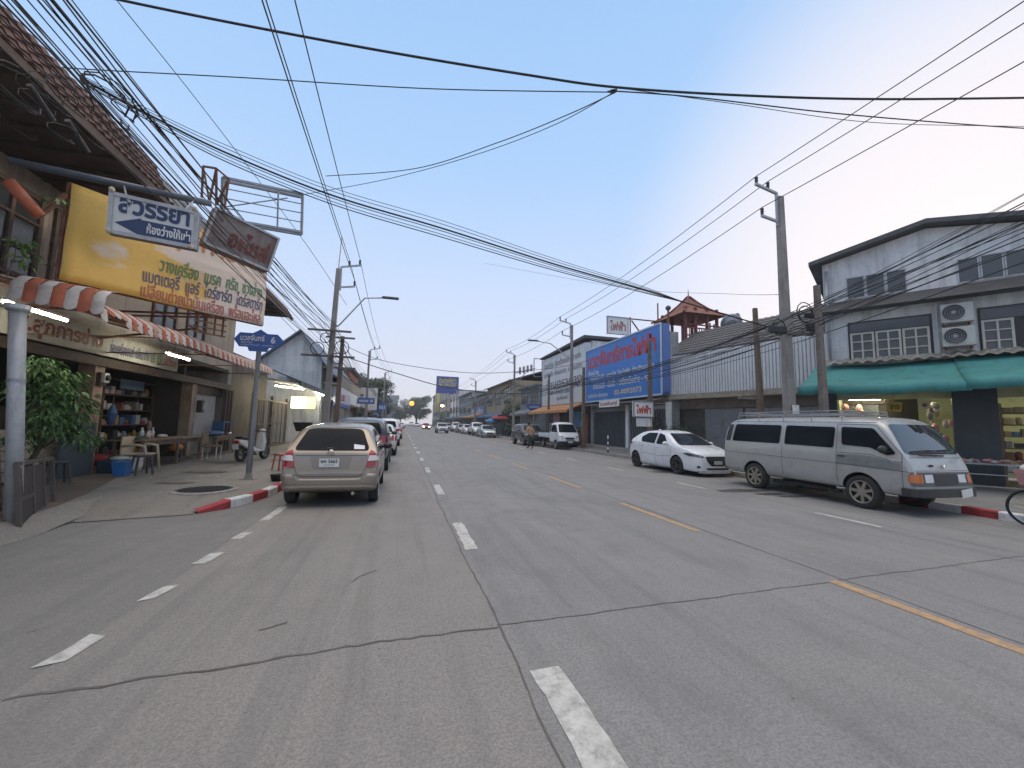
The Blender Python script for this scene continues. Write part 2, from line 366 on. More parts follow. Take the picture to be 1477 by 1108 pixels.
# manhole cover in the pavement
mh = GZ(295, 709, .12); t = thing('manhole_cover', 'dark round manhole cover set in the pavement corner', 'manhole cover', (mh.x, mh.y, 0))
zz = pavez(mh.x, mh.y)+.012
MB().lathe([(0, zz+.006), (.46, zz+.006), (.47, zz-.02)], (mh.x, mh.y, 0), n=28).build('cover', mat('cast_iron', (.045, .043, .042), .6, .3, var=.3, scale=14, bump=.5, bscale=50), t)
mr = MB().lathe([(.47, zz-.02), (.47, zz+.012), (.56, zz+.004), (.57, zz-.03)], (mh.x, mh.y, 0), n=28); mr.build('frame', CONC, t)
rb = MB()
for i in range(-5, 6):
    hw = math.sqrt(max(0, .42**2-(i*.075)**2)); rb.bx(mh.x-hw, mh.x+hw, mh.y+i*.075-.012, mh.y+i*.075+.012, zz+.006, zz+.014)
rb.build('tread', MC['cast_iron'], t)

# ------------------------------------------------------------------ vehicles
def lerpt(tab, x):
    if x <= tab[0][0]: return tab[0][1]
    for (a, b), (c, d) in zip(tab, tab[1:]):
        if x <= c: return b+(d-b)*(x-a)/(c-a) if c > a else d
    return tab[-1][1]
def rpoly(pts, r=.05, n=4):
    out = []; m = len(pts)
    for i in range(m):
        p = Vector(pts[i]); a = Vector(pts[i-1])-p; b = Vector(pts[(i+1) % m])-p
        ra = min(r, a.length*.45); rb = min(r, b.length*.45); A = p+a.normalized()*ra; B = p+b.normalized()*rb
        for k in range(n+1):
            t = k/n; out.append(tuple(A*(1-t)**2+p*2*t*(1-t)+B*t*t))
    return out
def inset(pts, d):
    c = sum((Vector(p) for p in pts), Vector((0, 0)))/len(pts); out = []
    for p in pts:
        q = Vector(p)-c; out.append(tuple(c+Vector((q.x-math.copysign(min(d, abs(q.x)), q.x), q.y-math.copysign(min(d, abs(q.y)), q.y)))))
    return out
def panel(mb, bvh, pts, axis, sgn, off=.004, mi=0, grid=.09, miss=3.0):
    """lay a flat outline (two coordinates) onto a body surface from one side, as a skin conforming to it"""
    bm = bmesh.new(); vs = [bm.verts.new((p[0], p[1], 0)) for p in pts]
    try: bm.faces.new(vs)
    except ValueError: bm.free(); return
    for ax in (0, 1):
        lo = min(p[ax] for p in pts); hi = max(p[ax] for p in pts); k = math.floor(lo/grid)+1
        while k*grid < hi:
            co = [0, 0, 0]; no = [0, 0, 0]; co[ax] = k*grid; no[ax] = 1
            bmesh.ops.bisect_plane(bm, geom=bm.verts[:]+bm.edges[:]+bm.faces[:], plane_co=co, plane_no=no); k += 1
    bm.verts.index_update(); out = []
    for v in bm.verts:
        a, b = v.co.x, v.co.y
        if axis == 'x': o, d = Vector((sgn*4, a, b)), Vector((-sgn, 0, 0))
        elif axis == 'y': o, d = Vector((a, sgn*6, b)), Vector((0, -sgn, 0))
        else: o, d = Vector((a, b, 5)), Vector((0, 0, -1))
        h, nrm, i, dist = bvh.ray_cast(o, d)
        if h is None: h, nrm, i, dist = bvh.find_nearest(o+d*miss)
        if nrm.dot(d) > 0: nrm = -nrm
        out.append(h+nrm*off)
    fs = []
    for f in bm.faces:
        ix = [v.index for v in f.verts]
        n = Vector((0, 0, 0))
        p = [out[i] for i in ix]
        for q in range(len(p)): n += p[q].cross(p[(q+1) % len(p)])
        want = Vector((sgn, 0, 0)) if axis == 'x' else Vector((0, sgn, 0)) if axis == 'y' else Vector((0, 0, 1))
        fs.append(ix if n.dot(want) > 0 else ix[::-1])
    bm.free(); mb.add(out, fs, mi)
def seam(mb, bvh, line, axis, sgn, wd=.009, off=.0025, mi=0):
    for a, b in zip(line, line[1:]):
        a = Vector(a); b = Vector(b); t = (b-a).normalized(); n = Vector((-t.y, t.x))*wd/2
        panel(mb, bvh, [tuple(a-n-t*wd*.3), tuple(b-n+t*wd*.3), tuple(b+n+t*wd*.3), tuple(a+n-t*wd*.3)], axis, sgn, off, mi, .08)
def loft(sp):
    """closed body skin from its profile: top / bottom / belt outlines, half-width, roof half-width, plan taper"""
    ys = sorted(set([y for y, _ in sp['top']]+[y for y, _ in sp.get('taper', [])]+sp.get('ys', []))); rings = []
    W, WR, HR = sp['W'], sp['WR'], sp['HR']
    for y in ys:
        zt = lerpt(sp['top'], y); zb = lerpt(sp['bot'], y); zl = min(lerpt(sp['belt'], y), zt-.05); tp = lerpt(sp.get('taper', [(0, 1)]), y); bl = lerpt(sp['belt'], y)
        def wz(z): return W*.965 if z <= bl else W*.965+(WR-W*.965)*min(1, (z-bl)/(HR-bl))
        z5 = zl+(zt-zl)*.86; zm = zb+(zl-zb)*.5
        half = [(0, zb), (W*.86, zb), (W*.975, zb+.07), (W, zm), (W*.99, zl-(zl-zb)*.12), (wz(zl), zl+.01), (wz((zl+z5)/2), (zl+z5)/2), (wz(z5), z5), (wz(zt)*.86, zt-(zt-z5)*.12), (wz(zt)*.45, zt+sp.get('crown', .012)), (0, zt+sp.get('crown', .012)*1.4)]
        rings.append([(x*tp, y, z) for x, z in half]+[(-x*tp, y, z) for x, z in half[1:-1]][::-1])
    n = len(rings[0]); vs = [p for r in rings for p in r]; fs = [(i*n+k, i*n+(k+1) % n, (i+1)*n+(k+1) % n, (i+1)*n+k) for i in range(len(rings)-1) for k in range(n)]
    for r, i0, flip in ((rings[0], 0, 1), (rings[-1], (len(rings)-1)*n, 0)):
        cz = sum(p[2] for p in r)/n; o = len(vs)
        vs += [(p[0]*.8, p[1]+(-.012 if flip else .012), cz+(p[2]-cz)*.8) for p in r]
        fs += [(i0+k, i0+(k+1) % n, o+(k+1) % n, o+k) for k in range(n)]
        h = n//2
        fs += [(o+k, o+k+1, o+(n-k-1) % n, o+(n-k) % n) for k in range(1, h-1)]+[(o, o+1, o+n-1), (o+h, o+h+1, o+h-1)]
    me = bpy.data.meshes.new('body'); me.from_pydata(vs, [], fs)
    bm = bmesh.new(); bm.from_mesh(me); bmesh.ops.recalc_face_normals(bm, faces=bm.faces); bm.to_mesh(me); bm.free()
    return me
def tmp_eval(me, mods):
    o = bpy.data.objects.new('temp', me); COL.objects.link(o); mods(o)
    dg = bpy.context.evaluated_depsgraph_get(); r = bpy.data.meshes.new_from_object(o.evaluated_get(dg)); bpy.data.objects.remove(o); return r
ARCH = mat('wheel_arch', (.012, .012, .012), .9, var=.01)
TYRE = mat('tyre', (.022, .021, .021), .85, var=.25, scale=8)
RIMS = mat('alloy', (.42, .42, .42), .35, .8, var=.06); RIMD = mat('dark_alloy', (.04, .04, .042), .35, .6, var=.06); RIMG = mat('dusty_alloy', (.30, .27, .22), .5, .5, var=.2, dirt=.3, scale=8)
TAIL = mat('tail_lamp_red', (.33, .012, .018), .12, var=.03, coat=.5); TAILC = mat('lamp_clear', (.62, .58, .56), .1, var=.03, coat=.6); AMBER = mat('amber_lens', (.45, .13, .03), .2, var=.05)
HEADL = mat('headlamp', (.42, .45, .48), .08, .3, var=.1, scale=9, coat=1); PLATE = mat('plate_white', (.66, .66, .64), .5, var=.04); INK = mat('ink_black', (.015, .015, .015), .6, var=.01)
CHASSIS = mat('underbody', (.015, .015, .015), .9, var=.2)
def paint(name, col, metal=.25, rough=.32, dirt=.08, dcol=(.12, .10, .08)): return mat(name, col, rough, metal, var=.03, scale=1.5, dirt=dirt, dcol=dcol, coat=.6)
def wheels(root, pos, R, wd, rim, spokes=5, hub=.62):
    proto = None
    for x, y in pos:
        sg = 1 if x > 0 else -1; c = (x, y, R); h = wd/2
        t = MB().lathe([(R*.64, -h*.8), (R*.72, -h), (R*.93, -h*.98), (R, -h*.7), (R*1.003, 0), (R, h*.7), (R*.93, h*.98), (R*.72, h), (R*.64, h*.8)], c, 'x', 28).build('wheel', TYRE, root, smooth=True, W=False)
        m = MB(); o = sg*h
        m.lathe([(R*.72, o*.98), (R*.68, o*1.0), (R*.64, o*.9), (R*.6, o*.45), (.0, o*.4)] , c, 'x', 24, 1)
        m.lathe([(R*.70, o*1.0), (R*.66, o*1.02), (R*.63, o*.9)], c, 'x', 24, 0)
        for k in range(spokes):
            a = 2*math.pi*k/spokes+.3; ca, sa = math.cos(a), math.sin(a); e = Vector((0, ca, sa)); q = Vector((0, -sa, ca))*R*(.5/spokes+.03); q2 = q*.8
            p0 = Vector(c)+e*R*.1; p1 = Vector(c)+e*R*.66; f = Vector((o*.88, 0, 0)); b = Vector((o*.5, 0, 0)); f1 = Vector((o*.95, 0, 0))
            m.add([p0+f-q, p0+f+q, p1+f1+q2, p1+f1-q2, p0+b-q, p0+b+q, p1+b+q2, p1+b-q2], [(0, 1, 2, 3), (0, 3, 7, 4), (1, 5, 6, 2)], 0)
        m.lathe([(R*.2, o*.5), (R*.2, o*.93), (0, o*.96)], c, 'x', 14, 0)
        m.build('rim', [rim, ARCH], t, W=False, fixn=True)
def body(sp, root, pm, name='body'):
    me = loft(sp); WH = sp['wheels']; R = sp['R']
    cut = MB()
    for y in WH:
        for s in (1, -1): cut.lathe([(0, s*.52*sp['W']), (R*1.17, s*.52*sp['W']), (R*1.17, s*(sp['W']+.3)), (0, s*(sp['W']+.3))], (0, y, R*1.04), 'x', 32)
    co = cut.build('cutter', ARCH, None, fixn=True)
    me.materials.append(pm); me.materials.append(CHASSIS); me.materials.append(ARCH)
    def mods(o):
        m = o.modifiers.new('s', 'SUBSURF'); m.levels = 2; m.render_levels = 2
        m = o.modifiers.new('b', 'BOOLEAN'); m.operation = 'DIFFERENCE'; m.object = co; m.solver = 'EXACT'; m.material_mode = 'TRANSFER'
    r = tmp_eval(me, mods); bpy.data.objects.remove(co)
    bm = bmesh.new(); bm.from_mesh(r)
    lowz = sp.get('sill', 0)
    for f in bm.faces:
        f.smooth = True; c = f.calc_center_median()
        if f.material_index == 0 and (f.normal.z < -.75 and c.z < .5 or c.z < lowz): f.material_index = 1
        if f.material_index > 1: f.smooth = False
    bvh = BVHTree.FromBMesh(bm)
    for e in bm.edges:
        if len(e.link_faces) == 2 and e.calc_face_angle(0) > .7: e.smooth = False
    bm.to_mesh(r); bm.free()
    mb = MB(); mb.v = [v.co.copy() for v in r.vertices]; mb.f = [list(p.vertices) for p in r.polygons]; mb.m = [p.material_index for p in r.polygons]
    return mb, bvh
def car(spec, name, label, cat, pm, group=None):
    root = thing(name, label, cat, (0, 0, 0), group); sp = spec; mb, bvh = body(sp, root, pm)
    nb = len(mb.f); mats = [pm, CHASSIS, ARCH, BLACKPL]
    for ln in sp.get('seams', []):
        for s in (1, -1): seam(mb, bvh, ln, 'x', s, mi=3)
    for ln in sp.get('rseams', []): seam(mb, bvh, ln, 'y', -1, mi=3)
    for ln in sp.get('fseams', []): seam(mb, bvh, ln, 'y', 1, mi=3)
    if 'stripe' in sp:
        for pts, mi in sp['stripe']:
            for s in (1, -1): panel(mb, bvh, pts, 'x', s, .008, mi)
    o = mb.build('body', mats+sp.get('xmats', []), root, W=False)
    o.data.polygons.foreach_set('use_smooth', [True]*nb+[False]*(len(o.data.polygons)-nb))
    es = o.modifiers.new('edges', 'EDGE_SPLIT'); es.split_angle = .7
    for pts in sp['side']:
        for s in (1, -1):
            b = MB(); panel(b, bvh, rpoly(inset(pts, -.025), sp.get('wr', .07)), 'x', s, .004, 1); panel(b, bvh, rpoly(pts, sp.get('wr', .06)), 'x', s, .009, 0)
            b.build('window', [sp.get('glass', GLASS), BLACKPL], root, smooth=True, W=False)
    for nm, pts, sgn, r in (('windscreen', sp.get('ws'), 1, .08), ('rear_window', sp.get('rw'), -1, .08)):
        if pts is None: continue
        b = MB(); panel(b, bvh, rpoly(inset(pts, -.03), r), 'y', sgn, .004, 1); panel(b, bvh, rpoly(pts, r), 'y', sgn, .009, 0)
        b.build(nm, [sp.get('wsglass', sp.get('glass', GLASS)) if sgn > 0 else sp.get('glass', GLASS), BLACKPL], root, smooth=True, W=False)
    for nm, pts, ax, sgn, m, off, r in sp.get('skins', []):
        b = MB(); panel(b, bvh, rpoly(pts, r) if r else pts, ax, sgn, off, 0, .07)
        b.build(nm, m, root, smooth=True, W=False)
    wheels(root, [(s*(sp['W']-sp.get('win', .12)), y) for y in sp['wheels'] for s in (1, -1)], sp['R'], sp.get('tw', .19), sp.get('rim', RIMS), sp.get('spokes', 5))
    for s in (1, -1):
        if 'mirror' in sp:
            mx, my, mz = sp['mirror']; b = MB(); b.ball((s*(mx+.11), my, mz), (.11, .06, .075), 12); b.bar((s*(mx-.06), my+.02, mz-.05), (s*(mx+.06), my, mz-.02), .05, .03)
            b.build('mirror', sp.get('mirm', pm), root, smooth=True, W=False)
        for y, z in sp.get('handles', []):
            h, n_, i_, d_ = bvh.ray_cast(Vector((s*4, y, z)), Vector((-s, 0, 0)))
            if h: MB().box(h+n_*.012, (.022, .15, .03)).build('handle', sp.get('hm', pm), root, bev=.008, W=False)
    return root, bvh
def both(pts): return [pts, [(-x, z) for x, z in pts][::-1]]
def plate_at(root, bvh, y_sgn, x, z, wd, ht, text=None, tilt=0):
    h, n_, i_, d_ = bvh.ray_cast(Vector((x, y_sgn*6, z)), Vector((0, -y_sgn, 0)))
    y = h.y+y_sgn*.03
    p = MB().box((x, y, z), (wd, .012, ht)).build('number_plate', PLATE, root, bev=.004, W=False)
    return p, y

def hatch_spec():
    sp = dict(W=.84, WR=.60, HR=1.5, R=.29, tw=.18, wheels=(-1.33, 1.12), win=.105, crown=.012, sill=0,
      top=[(-1.92, .62), (-1.915, .74), (-1.89, .90), (-1.85, .985), (-1.78, 1.06), (-1.62, 1.27), (-1.48, 1.42), (-1.40, 1.455), (-1.1, 1.49), (-.5, 1.52), (0, 1.52), (.4, 1.47), (.75, 1.32), (1.1, 1.09), (1.25, 1.0), (1.55, .90), (1.78, .78), (1.88, .64)],
      bot=[(-1.92, .34), (-1.85, .26), (-1.5, .2), (1.5, .18), (1.88, .3)], belt=[(-1.9, .98), (-1, .96), (1.2, .9), (1.9, .7)],
      taper=[(-1.92, .955), (-1.88, .975), (-1.75, .99), (-1.4, 1), (1.0, 1), (1.5, .95), (1.75, .84), (1.88, .66)],
      side=[[(-1.02, 1.0), (-.32, .98), (-.32, 1.40), (-.85, 1.385), (-1.08, 1.2)], [(-.24, .975), (.55, .95), (.18, 1.36), (-.24, 1.40)], [(.62, .95), (.95, .94), (.66, 1.14)], [(-1.5, 1.1), (-1.12, 1.03), (-1.2, 1.3), (-1.36, 1.3)]],
      ws=[(-.66, .98), (.66, .98), (.50, 1.38), (-.50, 1.38)], mirror=(.80, .62, .98), mirm=BLACKPL, handles=[(-.95, .88), (.0, .87)],
      seams=[[(-.28, .28), (-.28, 1.42)], [(-1.12, .68), (-1.0, .5), (-1.0, .95)], [(.72, .3), (.72, .93)], [(-1.8, .62), (-1.68, .62), (-1.62, .55)]], rim=RIMS, spokes=6)
    return sp

def place(root, x, y, rz=0, z=0): root.location = (x, y, z); root.rotation_euler = (0, 0, rz)
# text laid flat on a plane: o = lower left corner, u / v = unit vectors right / up; fills w x h
TXT = {}
def glyphs(s, bold):
    if (s, bold) in TXT: return TXT[(s, bold)]
    c = bpy.data.curves.new('text', 'FONT'); c.body = s; c.size = 1; c.offset = bold; c.resolution_u = 3
    o = bpy.data.objects.new('text', c); COL.objects.link(o)
    dg = bpy.context.evaluated_depsgraph_get(); me = bpy.data.meshes.new_from_object(o.evaluated_get(dg)); bpy.data.objects.remove(o)
    vs = [v.co.copy() for v in me.vertices]; fs = [list(p.vertices) for p in me.polygons]; bpy.data.meshes.remove(me)
    if not vs: vs = [Vector((0, 0, 0))]*3
    TXT[(s, bold)] = (vs, fs); return vs, fs
def text_into(mb, s, o, u, v, w, h, off=.006, bold=.0, mi=0, slant=0):
    vs, fs = glyphs(s, bold); o = Vector(o); u = Vector(u).normalized(); v = Vector(v).normalized(); n = u.cross(v)
    x0 = min(p.x for p in vs); x1 = max(p.x for p in vs); y0 = min(p.y for p in vs); y1 = max(p.y for p in vs)
    kx = w/max(.01, x1-x0); ky = h/max(.01, y1-y0)
    mb.add([o+u*((p.x-x0)*kx+slant*(p.y-y0)*ky)+v*((p.y-y0)*ky)+n*off for p in vs], fs, mi)

# --- the beige hatchback in front of the camera, seen from behind
sp = hatch_spec()
sp['rw'] = [(-.655, 1.015), (.655, 1.015), (.49, 1.40), (.30, 1.415), (-.30, 1.415), (-.49, 1.40)]
sp['rseams'] = [[(-.60, .715), (-.57, .62), (-.50, .565), (-.44, .555), (.44, .555), (.50, .565), (.57, .62), (.60, .715)], [(-.61, .93), (.61, .93)], [(-.56, 1.435), (.56, 1.435)], [(-.8, .70), (-.60, .715)], [(.8, .70), (.60, .715)]]
PB = paint('beige_metallic_paint', (.27, .23, .188), .5, .33)
lampL = [(-.665, 1.03), (-.60, .72), (-.83, .735), (-.83, .86), (-.74, 1.0)]
sp['skins'] = []
for s in (1, -1):
    f = lambda pts: [(s*x, z) for x, z in pts]
    sp['skins'] += [('tail_light', f(lampL), 'y', -1, TAIL, .012, .02), ('light_lens', f([(-.652, .925), (-.628, .83), (-.82, .845), (-.79, .93)]), 'y', -1, TAILC, .019, .02)]
sp['skins'] += [('plate_recess_shade', [(-.37, .92), (.36, .92), (.31, .685), (-.30, .685)], 'y', -1, paint('beige_shade', (.22, .185, .15), .5, .4), .004, .04), ('sticker', [(.37, 1.035), (.56, 1.035), (.55, 1.10), (.36, 1.125)], 'y', -1, mat('paper_sticker', (.7, .7, .72), .5, var=.1, scale=20), .014, 0)]  # plate recess is a flush skin; its shade is put into the darker beige
R_, bv = car(sp, 'parked_hatchback', 'beige hatchback parked at the painted kerb, seen from behind with its plate', 'car', PB)
pl_, y_ = plate_at(R_, bv, -1, -.03, .80, .34, .15)
tb = MB(); text_into(tb, 'ษศ 5663', (-.17, y_-.008, .795), (1, 0, 0), (0, 0, 1), .28, .072, .002, .02); tb.build('lettering', INK, pl_, W=False); tb = MB(); text_into(tb, 'กรุงเทพมหานคร', (-.12, y_-.008, .742), (1, 0, 0), (0, 0, 1), .18, .03, .002, .0)
tb.build('lettering', INK, pl_, W=False)
b = MB(); panel(b, bv, [(-.80, .30), (.80, .30), (.815, .42), (.82, .60), (.60, .60), (.54, .535), (.45, .515), (-.45, .515), (-.54, .535), (-.60, .60), (-.82, .60), (-.815, .42)], 'y', -1, .022, 0, .06)
bo = b.build('bumper', PB, R_, smooth=True, W=False); sm = bo.modifiers.new('thick', 'SOLIDIFY'); sm.thickness = .03; sm.offset = -1
b = MB(); panel(b, bv, rpoly([(-.78, .375), (.78, .375), (.78, .40), (-.78, .40)], .01), 'y', -1, .032, 0, .06); b.build('bumper_highlight', paint('beige_highlight', (.42, .37, .31), .4, .25), R_, smooth=True, W=False)  # highlight along the bumper crease, painted as a brighter beige strip
b = MB(); h = bv.ray_cast(Vector((0, -6, 1.06)), Vector((0, 1, 0)))[0]
b.tube([(.0+.16, -1.83, .985), (.10, -1.81, 1.035), (-.05, -1.80, 1.06), (-.30, -1.785, 1.06)], [.014, .012, .009, .007], 6); b.build('wiper', BLACKPL, R_, W=False)
b = MB(); b.lathe([(.05, .0), (.058, -.012), (.05, -.02), (.046, -.01)], (-.02, -1.875, .975), 'y', 18); b.box((-.02, -1.885, .975), (.02, .01, .07)); b.box((-.02, -1.887, .975), (.07, .01, .014)); b.build('badge', CHROME, R_, W=False)
MB().tube([(.40, -1.60, .25), (.40, -1.93, .25)], .03, 12).build('exhaust', CHROME, R_, W=False)
for x in (-.56, .56): MB().ball((x, -1.945, .45), .018).build('parking_sensor', PB, R_, W=False)
place(R_, -1.20, 10.12)

# --- silver van at the right kerb
VANP = paint('silver_van_paint', (.40, .40, .39), .3, .38, .34, (.16, .13, .10)); VANL = paint('van_lower_paint', (.34, .335, .32), .3, .42, .3, (.14, .11, .08))
GREYM = mat('grey_band', (.20, .21, .21), .45, .2, var=.1, dirt=.2)
SKYGL = mat('windscreen_glass', (.03, .032, .034), .03, var=.01, spec=1.0, coat=.6)
sp = dict(W=.85, WR=.735, HR=1.84, R=.335, tw=.2, wheels=(-1.28, 1.40), win=.11, crown=.03, sill=.0,
  top=[(-2.36, .95), (-2.355, 1.15), (-2.33, 1.45), (-2.27, 1.7), (-2.2, 1.82), (-2.05, 1.87), (-1.4, 1.885), (0, 1.885), (1.2, 1.875), (1.65, 1.85), (1.80, 1.79), (1.92, 1.64), (2.16, 1.20), (2.22, 1.09), (2.30, .93), (2.335, .72), (2.34, .6)],
  bot=[(-2.36, .42), (-2.2, .36), (2.2, .33), (2.34, .40)], belt=[(-2.36, 1.2), (2.0, 1.15), (2.2, 1.04), (2.34, .66)], taper=[(-2.36, .965), (-2.3, .985), (-2.1, 1), (1.7, 1), (2.1, .985), (2.25, .955), (2.34, .91)],
  side=[[(-2.04, 1.25), (-.50, 1.235), (-.46, 1.70), (-1.94, 1.725)], [(-.36, 1.235), (.86, 1.21), (.89, 1.67), (-.33, 1.70)], [(1.04, 1.29), (1.02, 1.68), (1.66, 1.655), (2.07, 1.16), (1.90, 1.12), (1.62, 1.26)]],
  ws=[(-.745, 1.17), (.745, 1.17), (.63, 1.74), (-.63, 1.74)], wsglass=SKYGL, rw=[(-.68, 1.2), (.68, 1.2), (.6, 1.68), (-.6, 1.68)],
  seams=[[(.93, .38), (.93, 1.74), (1.70, 1.72), (2.15, 1.16), (2.15, .42)], [(-2.35, .94), (-1.72, .93), (.93, .885)], [(.93, .885), (2.3, .83)], [(-2.3, .47), (-1.75, .47)], [(-.42, .40), (-.42, 1.2)], [(1.0, 1.12), (1.6, 1.12), (1.95, 1.03), (2.15, 1.0)], [(-2.1, 1.80), (1.75, 1.775)]],
  fseams=[[(-.70, 1.10), (.70, 1.10)], [(-.78, .86), (.78, .86)]],
  stripe=[([(.95, .895), (2.13, .845), (2.13, .98), (1.95, 1.01), (1.6, 1.09), (.95, 1.09)], 4)], xmats=[GREYM], rim=RIMG, spokes=7, mirror=(.86, 1.93, 1.24), mirm=BLACKPL, handles=[(1.04, 1.05)], hm=BLACKPL)
FR = mat('front_grey_plastic', (.11, .11, .11), .55, var=.15, dirt=.25)
sk = [('front_panel', [(-.80, .57), (.80, .57), (.80, .835), (-.80, .835)], 'y', 1, FR, .010, .03), ('grille', [(-.31, .59), (.31, .59), (.31, .80), (-.31, .80)], 'y', 1, BLACKPL, .018, .02)]
for s in (1, -1):
    sk += [('headlight', [(s*.34, .64), (s*.56, .64), (s*.56, .79), (s*.34, .79)], 'y', 1, HEADL, .02, .02), ('indicator', [(s*.60, .635), (s*.80, .635), (s*.80, .79), (s*.60, .79)], 'y', 1, AMBER, .018, .02),
           ('tail_light', [(s*.62, .75), (s*.80, .75), (s*.80, 1.15), (s*.66, 1.15)], 'y', -1, TAIL, .012, .02), ('side_indicator', [(2.235, .64), (2.31, .64), (2.31, .79), (2.235, .79)], 'x', s, AMBER, .012, .01),
           ('rear_trim', [(-2.3, 1.25), (-2.12, 1.25), (-2.03, 1.72), (-2.2, 1.72)], 'x', s, BLACKPL, .004, .02)]
sp['skins'] = sk
R_, bv = car(sp, 'parked_van', 'old silver passenger van with roof rack and dirty sides at the right kerb', 'van', VANP)
b = MB()
for z in (.61, .64, .67, .70, .73, .76): b.box((0, 2.335-(z-.6)*.12+.015, z), (.60, .02, .010))
b.build('grille_slat', GREYM, R_, W=False)
b = MB()
prof = [(-.86, 2.14), (-.85, 2.30), (-.74, 2.40), (0, 2.43), (.74, 2.40), (.85, 2.30), (.86, 2.14)]
b.add([(x, y, z) for x, y in prof for z in (.37, .53)]+[(x*.93, y-.07, z) for x, y in prof for z in (.37, .53)],
      [(2*i, 2*i+2, 2*i+3, 2*i+1) for i in range(6)]+[(2*i+1, 2*i+3, 2*i+17, 2*i+15) for i in range(6)]+[(2*i, 2*i+14, 2*i+16, 2*i+2) for i in range(6)])
b.build('bumper', mat('bumper_black', (.03, .03, .03), .5, var=.3, dirt=.3, dcol=(.12, .11, .1)), R_, smooth=False, W=False, fixn=True, bev=.012)
q = Matrix.Rotation(.12, 3, 'Y'); MB().box((-.42, 2.43, .445), (.30, .012, .15), 0, q).build('number_plate', PLATE, R_, W=False)
for s in (1, -1): MB().tube([(s*.10-.1, 2.235, 1.14), (s*.10+.30, 2.245, 1.155), (s*.10+.55, 2.20, 1.165)], [.014, .012, .008], 6).build('wiper', BLACKPL, R_, W=False)
b = MB(); b.bar((-.05, 2.325, .97), (0, 2.335, .90), .012, .02); b.bar((.05, 2.325, .97), (0, 2.335, .90), .012, .02); b.build('badge', CHROME, R_, W=False)
MB().box((.30, 2.31, .955), (.09, .02, .04)).build('nozzle', BLACKPL, R_, W=False)
b = MB()
for s in (1, -1):
    for z in (1.98, 2.04): b.tube([(s*.66, -1.9, z), (s*.66, 1.0, z)], .012, 6)
    for y in (-1.9, -1.2, -.45, .3, 1.0): b.tube([(s*.72, y, 1.80), (s*.70, y, 1.90), (s*.66, y, 2.04)], .011, 6)
for y in [-1.9+.29*i for i in range(11)]: b.tube([(-.66, y, 1.965), (.66, y, 1.965)], .01, 5)
b.tube([(-.66, 1.0, 2.04), (.66, 1.0, 2.04)], .012, 6); b.tube([(-.66, -1.9, 2.04), (.66, -1.9, 2.04)], .012, 6)
b.build('roof_rack', STEEL, R_, W=False)
b = MB(); b.box((0, -2.40, .5), (1.5, .08, .14)); b.build('rear_bumper', BLACKPL, R_, bev=.02, W=False)
b = MB(); b.tube([(.7, -.8, .27), (.7, .9, .27)], .04, 8); b.box((.55, 0, .3), (.2, 1.2, .1)); b.build('side_step', CHASSIS, R_, W=False)
place(R_, 10.14, 7.95, math.pi)

# --- white hatchback behind the van, facing the camera
WP = paint('white_car_paint', (.66, .67, .69), .0, .28, .04)
sp = dict(W=.86, WR=.60, HR=1.46, R=.30, tw=.19, wheels=(-1.50, 1.06), win=.105, crown=.012, sill=.19,
  top=[(-2.03, .62), (-2.02, .80), (-1.97, .98), (-1.80, 1.12), (-1.55, 1.30), (-1.35, 1.405), (-1.0, 1.455), (-.4, 1.485), (0, 1.465), (.35, 1.37), (.75, 1.14), (1.0, 1.01), (1.15, .965), (1.6, .88), (1.9, .76), (2.0, .66), (2.03, .5)],
  bot=[(-2.03, .36), (-1.9, .24), (-1.5, .15), (1.6, .13), (1.95, .11), (2.03, .14)], belt=[(-2.0, 1.04), (-1.2, 1.03), (.7, .95), (1.2, .88), (2.03, .6)],
  taper=[(-2.03, .90), (-1.95, .94), (-1.7, .98), (-1.2, 1), (1.2, 1), (1.6, .965), (1.85, .88), (1.97, .77), (2.03, .66)],
  side=[[(-.20, .98), (-.22, 1.375), (-.80, 1.37), (-1.16, 1.20), (-1.05, 1.02)], [(-.10, .975), (.62, .955), (.22, 1.30), (-.12, 1.375)]],
  ws=[(-.70, .985), (.70, .985), (.52, 1.375), (-.52, 1.375)], rw=[(-.6, 1.06), (.6, 1.06), (.48, 1.36), (-.48, 1.36)], mirror=(.85, .62, 1.02), handles=[(-1.0, .90), (-.05, .86)],
  seams=[[(-.15, .25), (-.16, 1.40)], [(.72, .25), (.78, .93)], [(-1.18, .62), (-1.05, .5), (-.98, 1.0)], [(-.9, .62), (.0, .55), (.8, .60)]], rim=RIMD, spokes=8)
NOSE = [(-.44, .665), (.44, .665), (.40, .50), (.24, .36), (-.24, .36), (-.40, .50)]
sk = [('grille', NOSE, 'y', 1, BLACKPL, .012, .05), ('air_intake', [(-.45, .30), (.45, .30), (.40, .235), (-.40, .235)], 'y', 1, BLACKPL, .010, .02), ('spoiler', [(-.82, .19), (.82, .19), (.82, .13), (-.82, .13)], 'y', 1, WP, .02, .01)]
for s in (1, -1):
    sk += [('headlight', [(s*.47, .655), (s*.80, .765), (s*.835, .73), (s*.80, .66), (s*.56, .615)], 'y', 1, mat('headlamp_dark', (.07, .08, .09), .08, .3, var=.3, scale=14, coat=1), .012, .02), ('fog_light', [(s*.62, .36), (s*.70, .36), (s*.70, .29), (s*.62, .29)], 'y', 1, BLACKPL, .01, .03),
           ('side_skirt', [(-1.1, .24), (.68, .22), (.68, .15), (-1.1, .16)], 'x', s, WP, .02, .01), ('tail_light', [(s*.5, .85), (s*.82, .86), (s*.82, 1.0), (s*.6, .98)], 'y', -1, TAIL, .01, .02)]
sp['skins'] = sk
R_, bv = car(sp, 'parked_hatchback', 'white hatchback with black wheels facing the camera, parked behind the van', 'car', WP)
pl_, y_ = plate_at(R_, bv, 1, 0, .47, .30, .10)
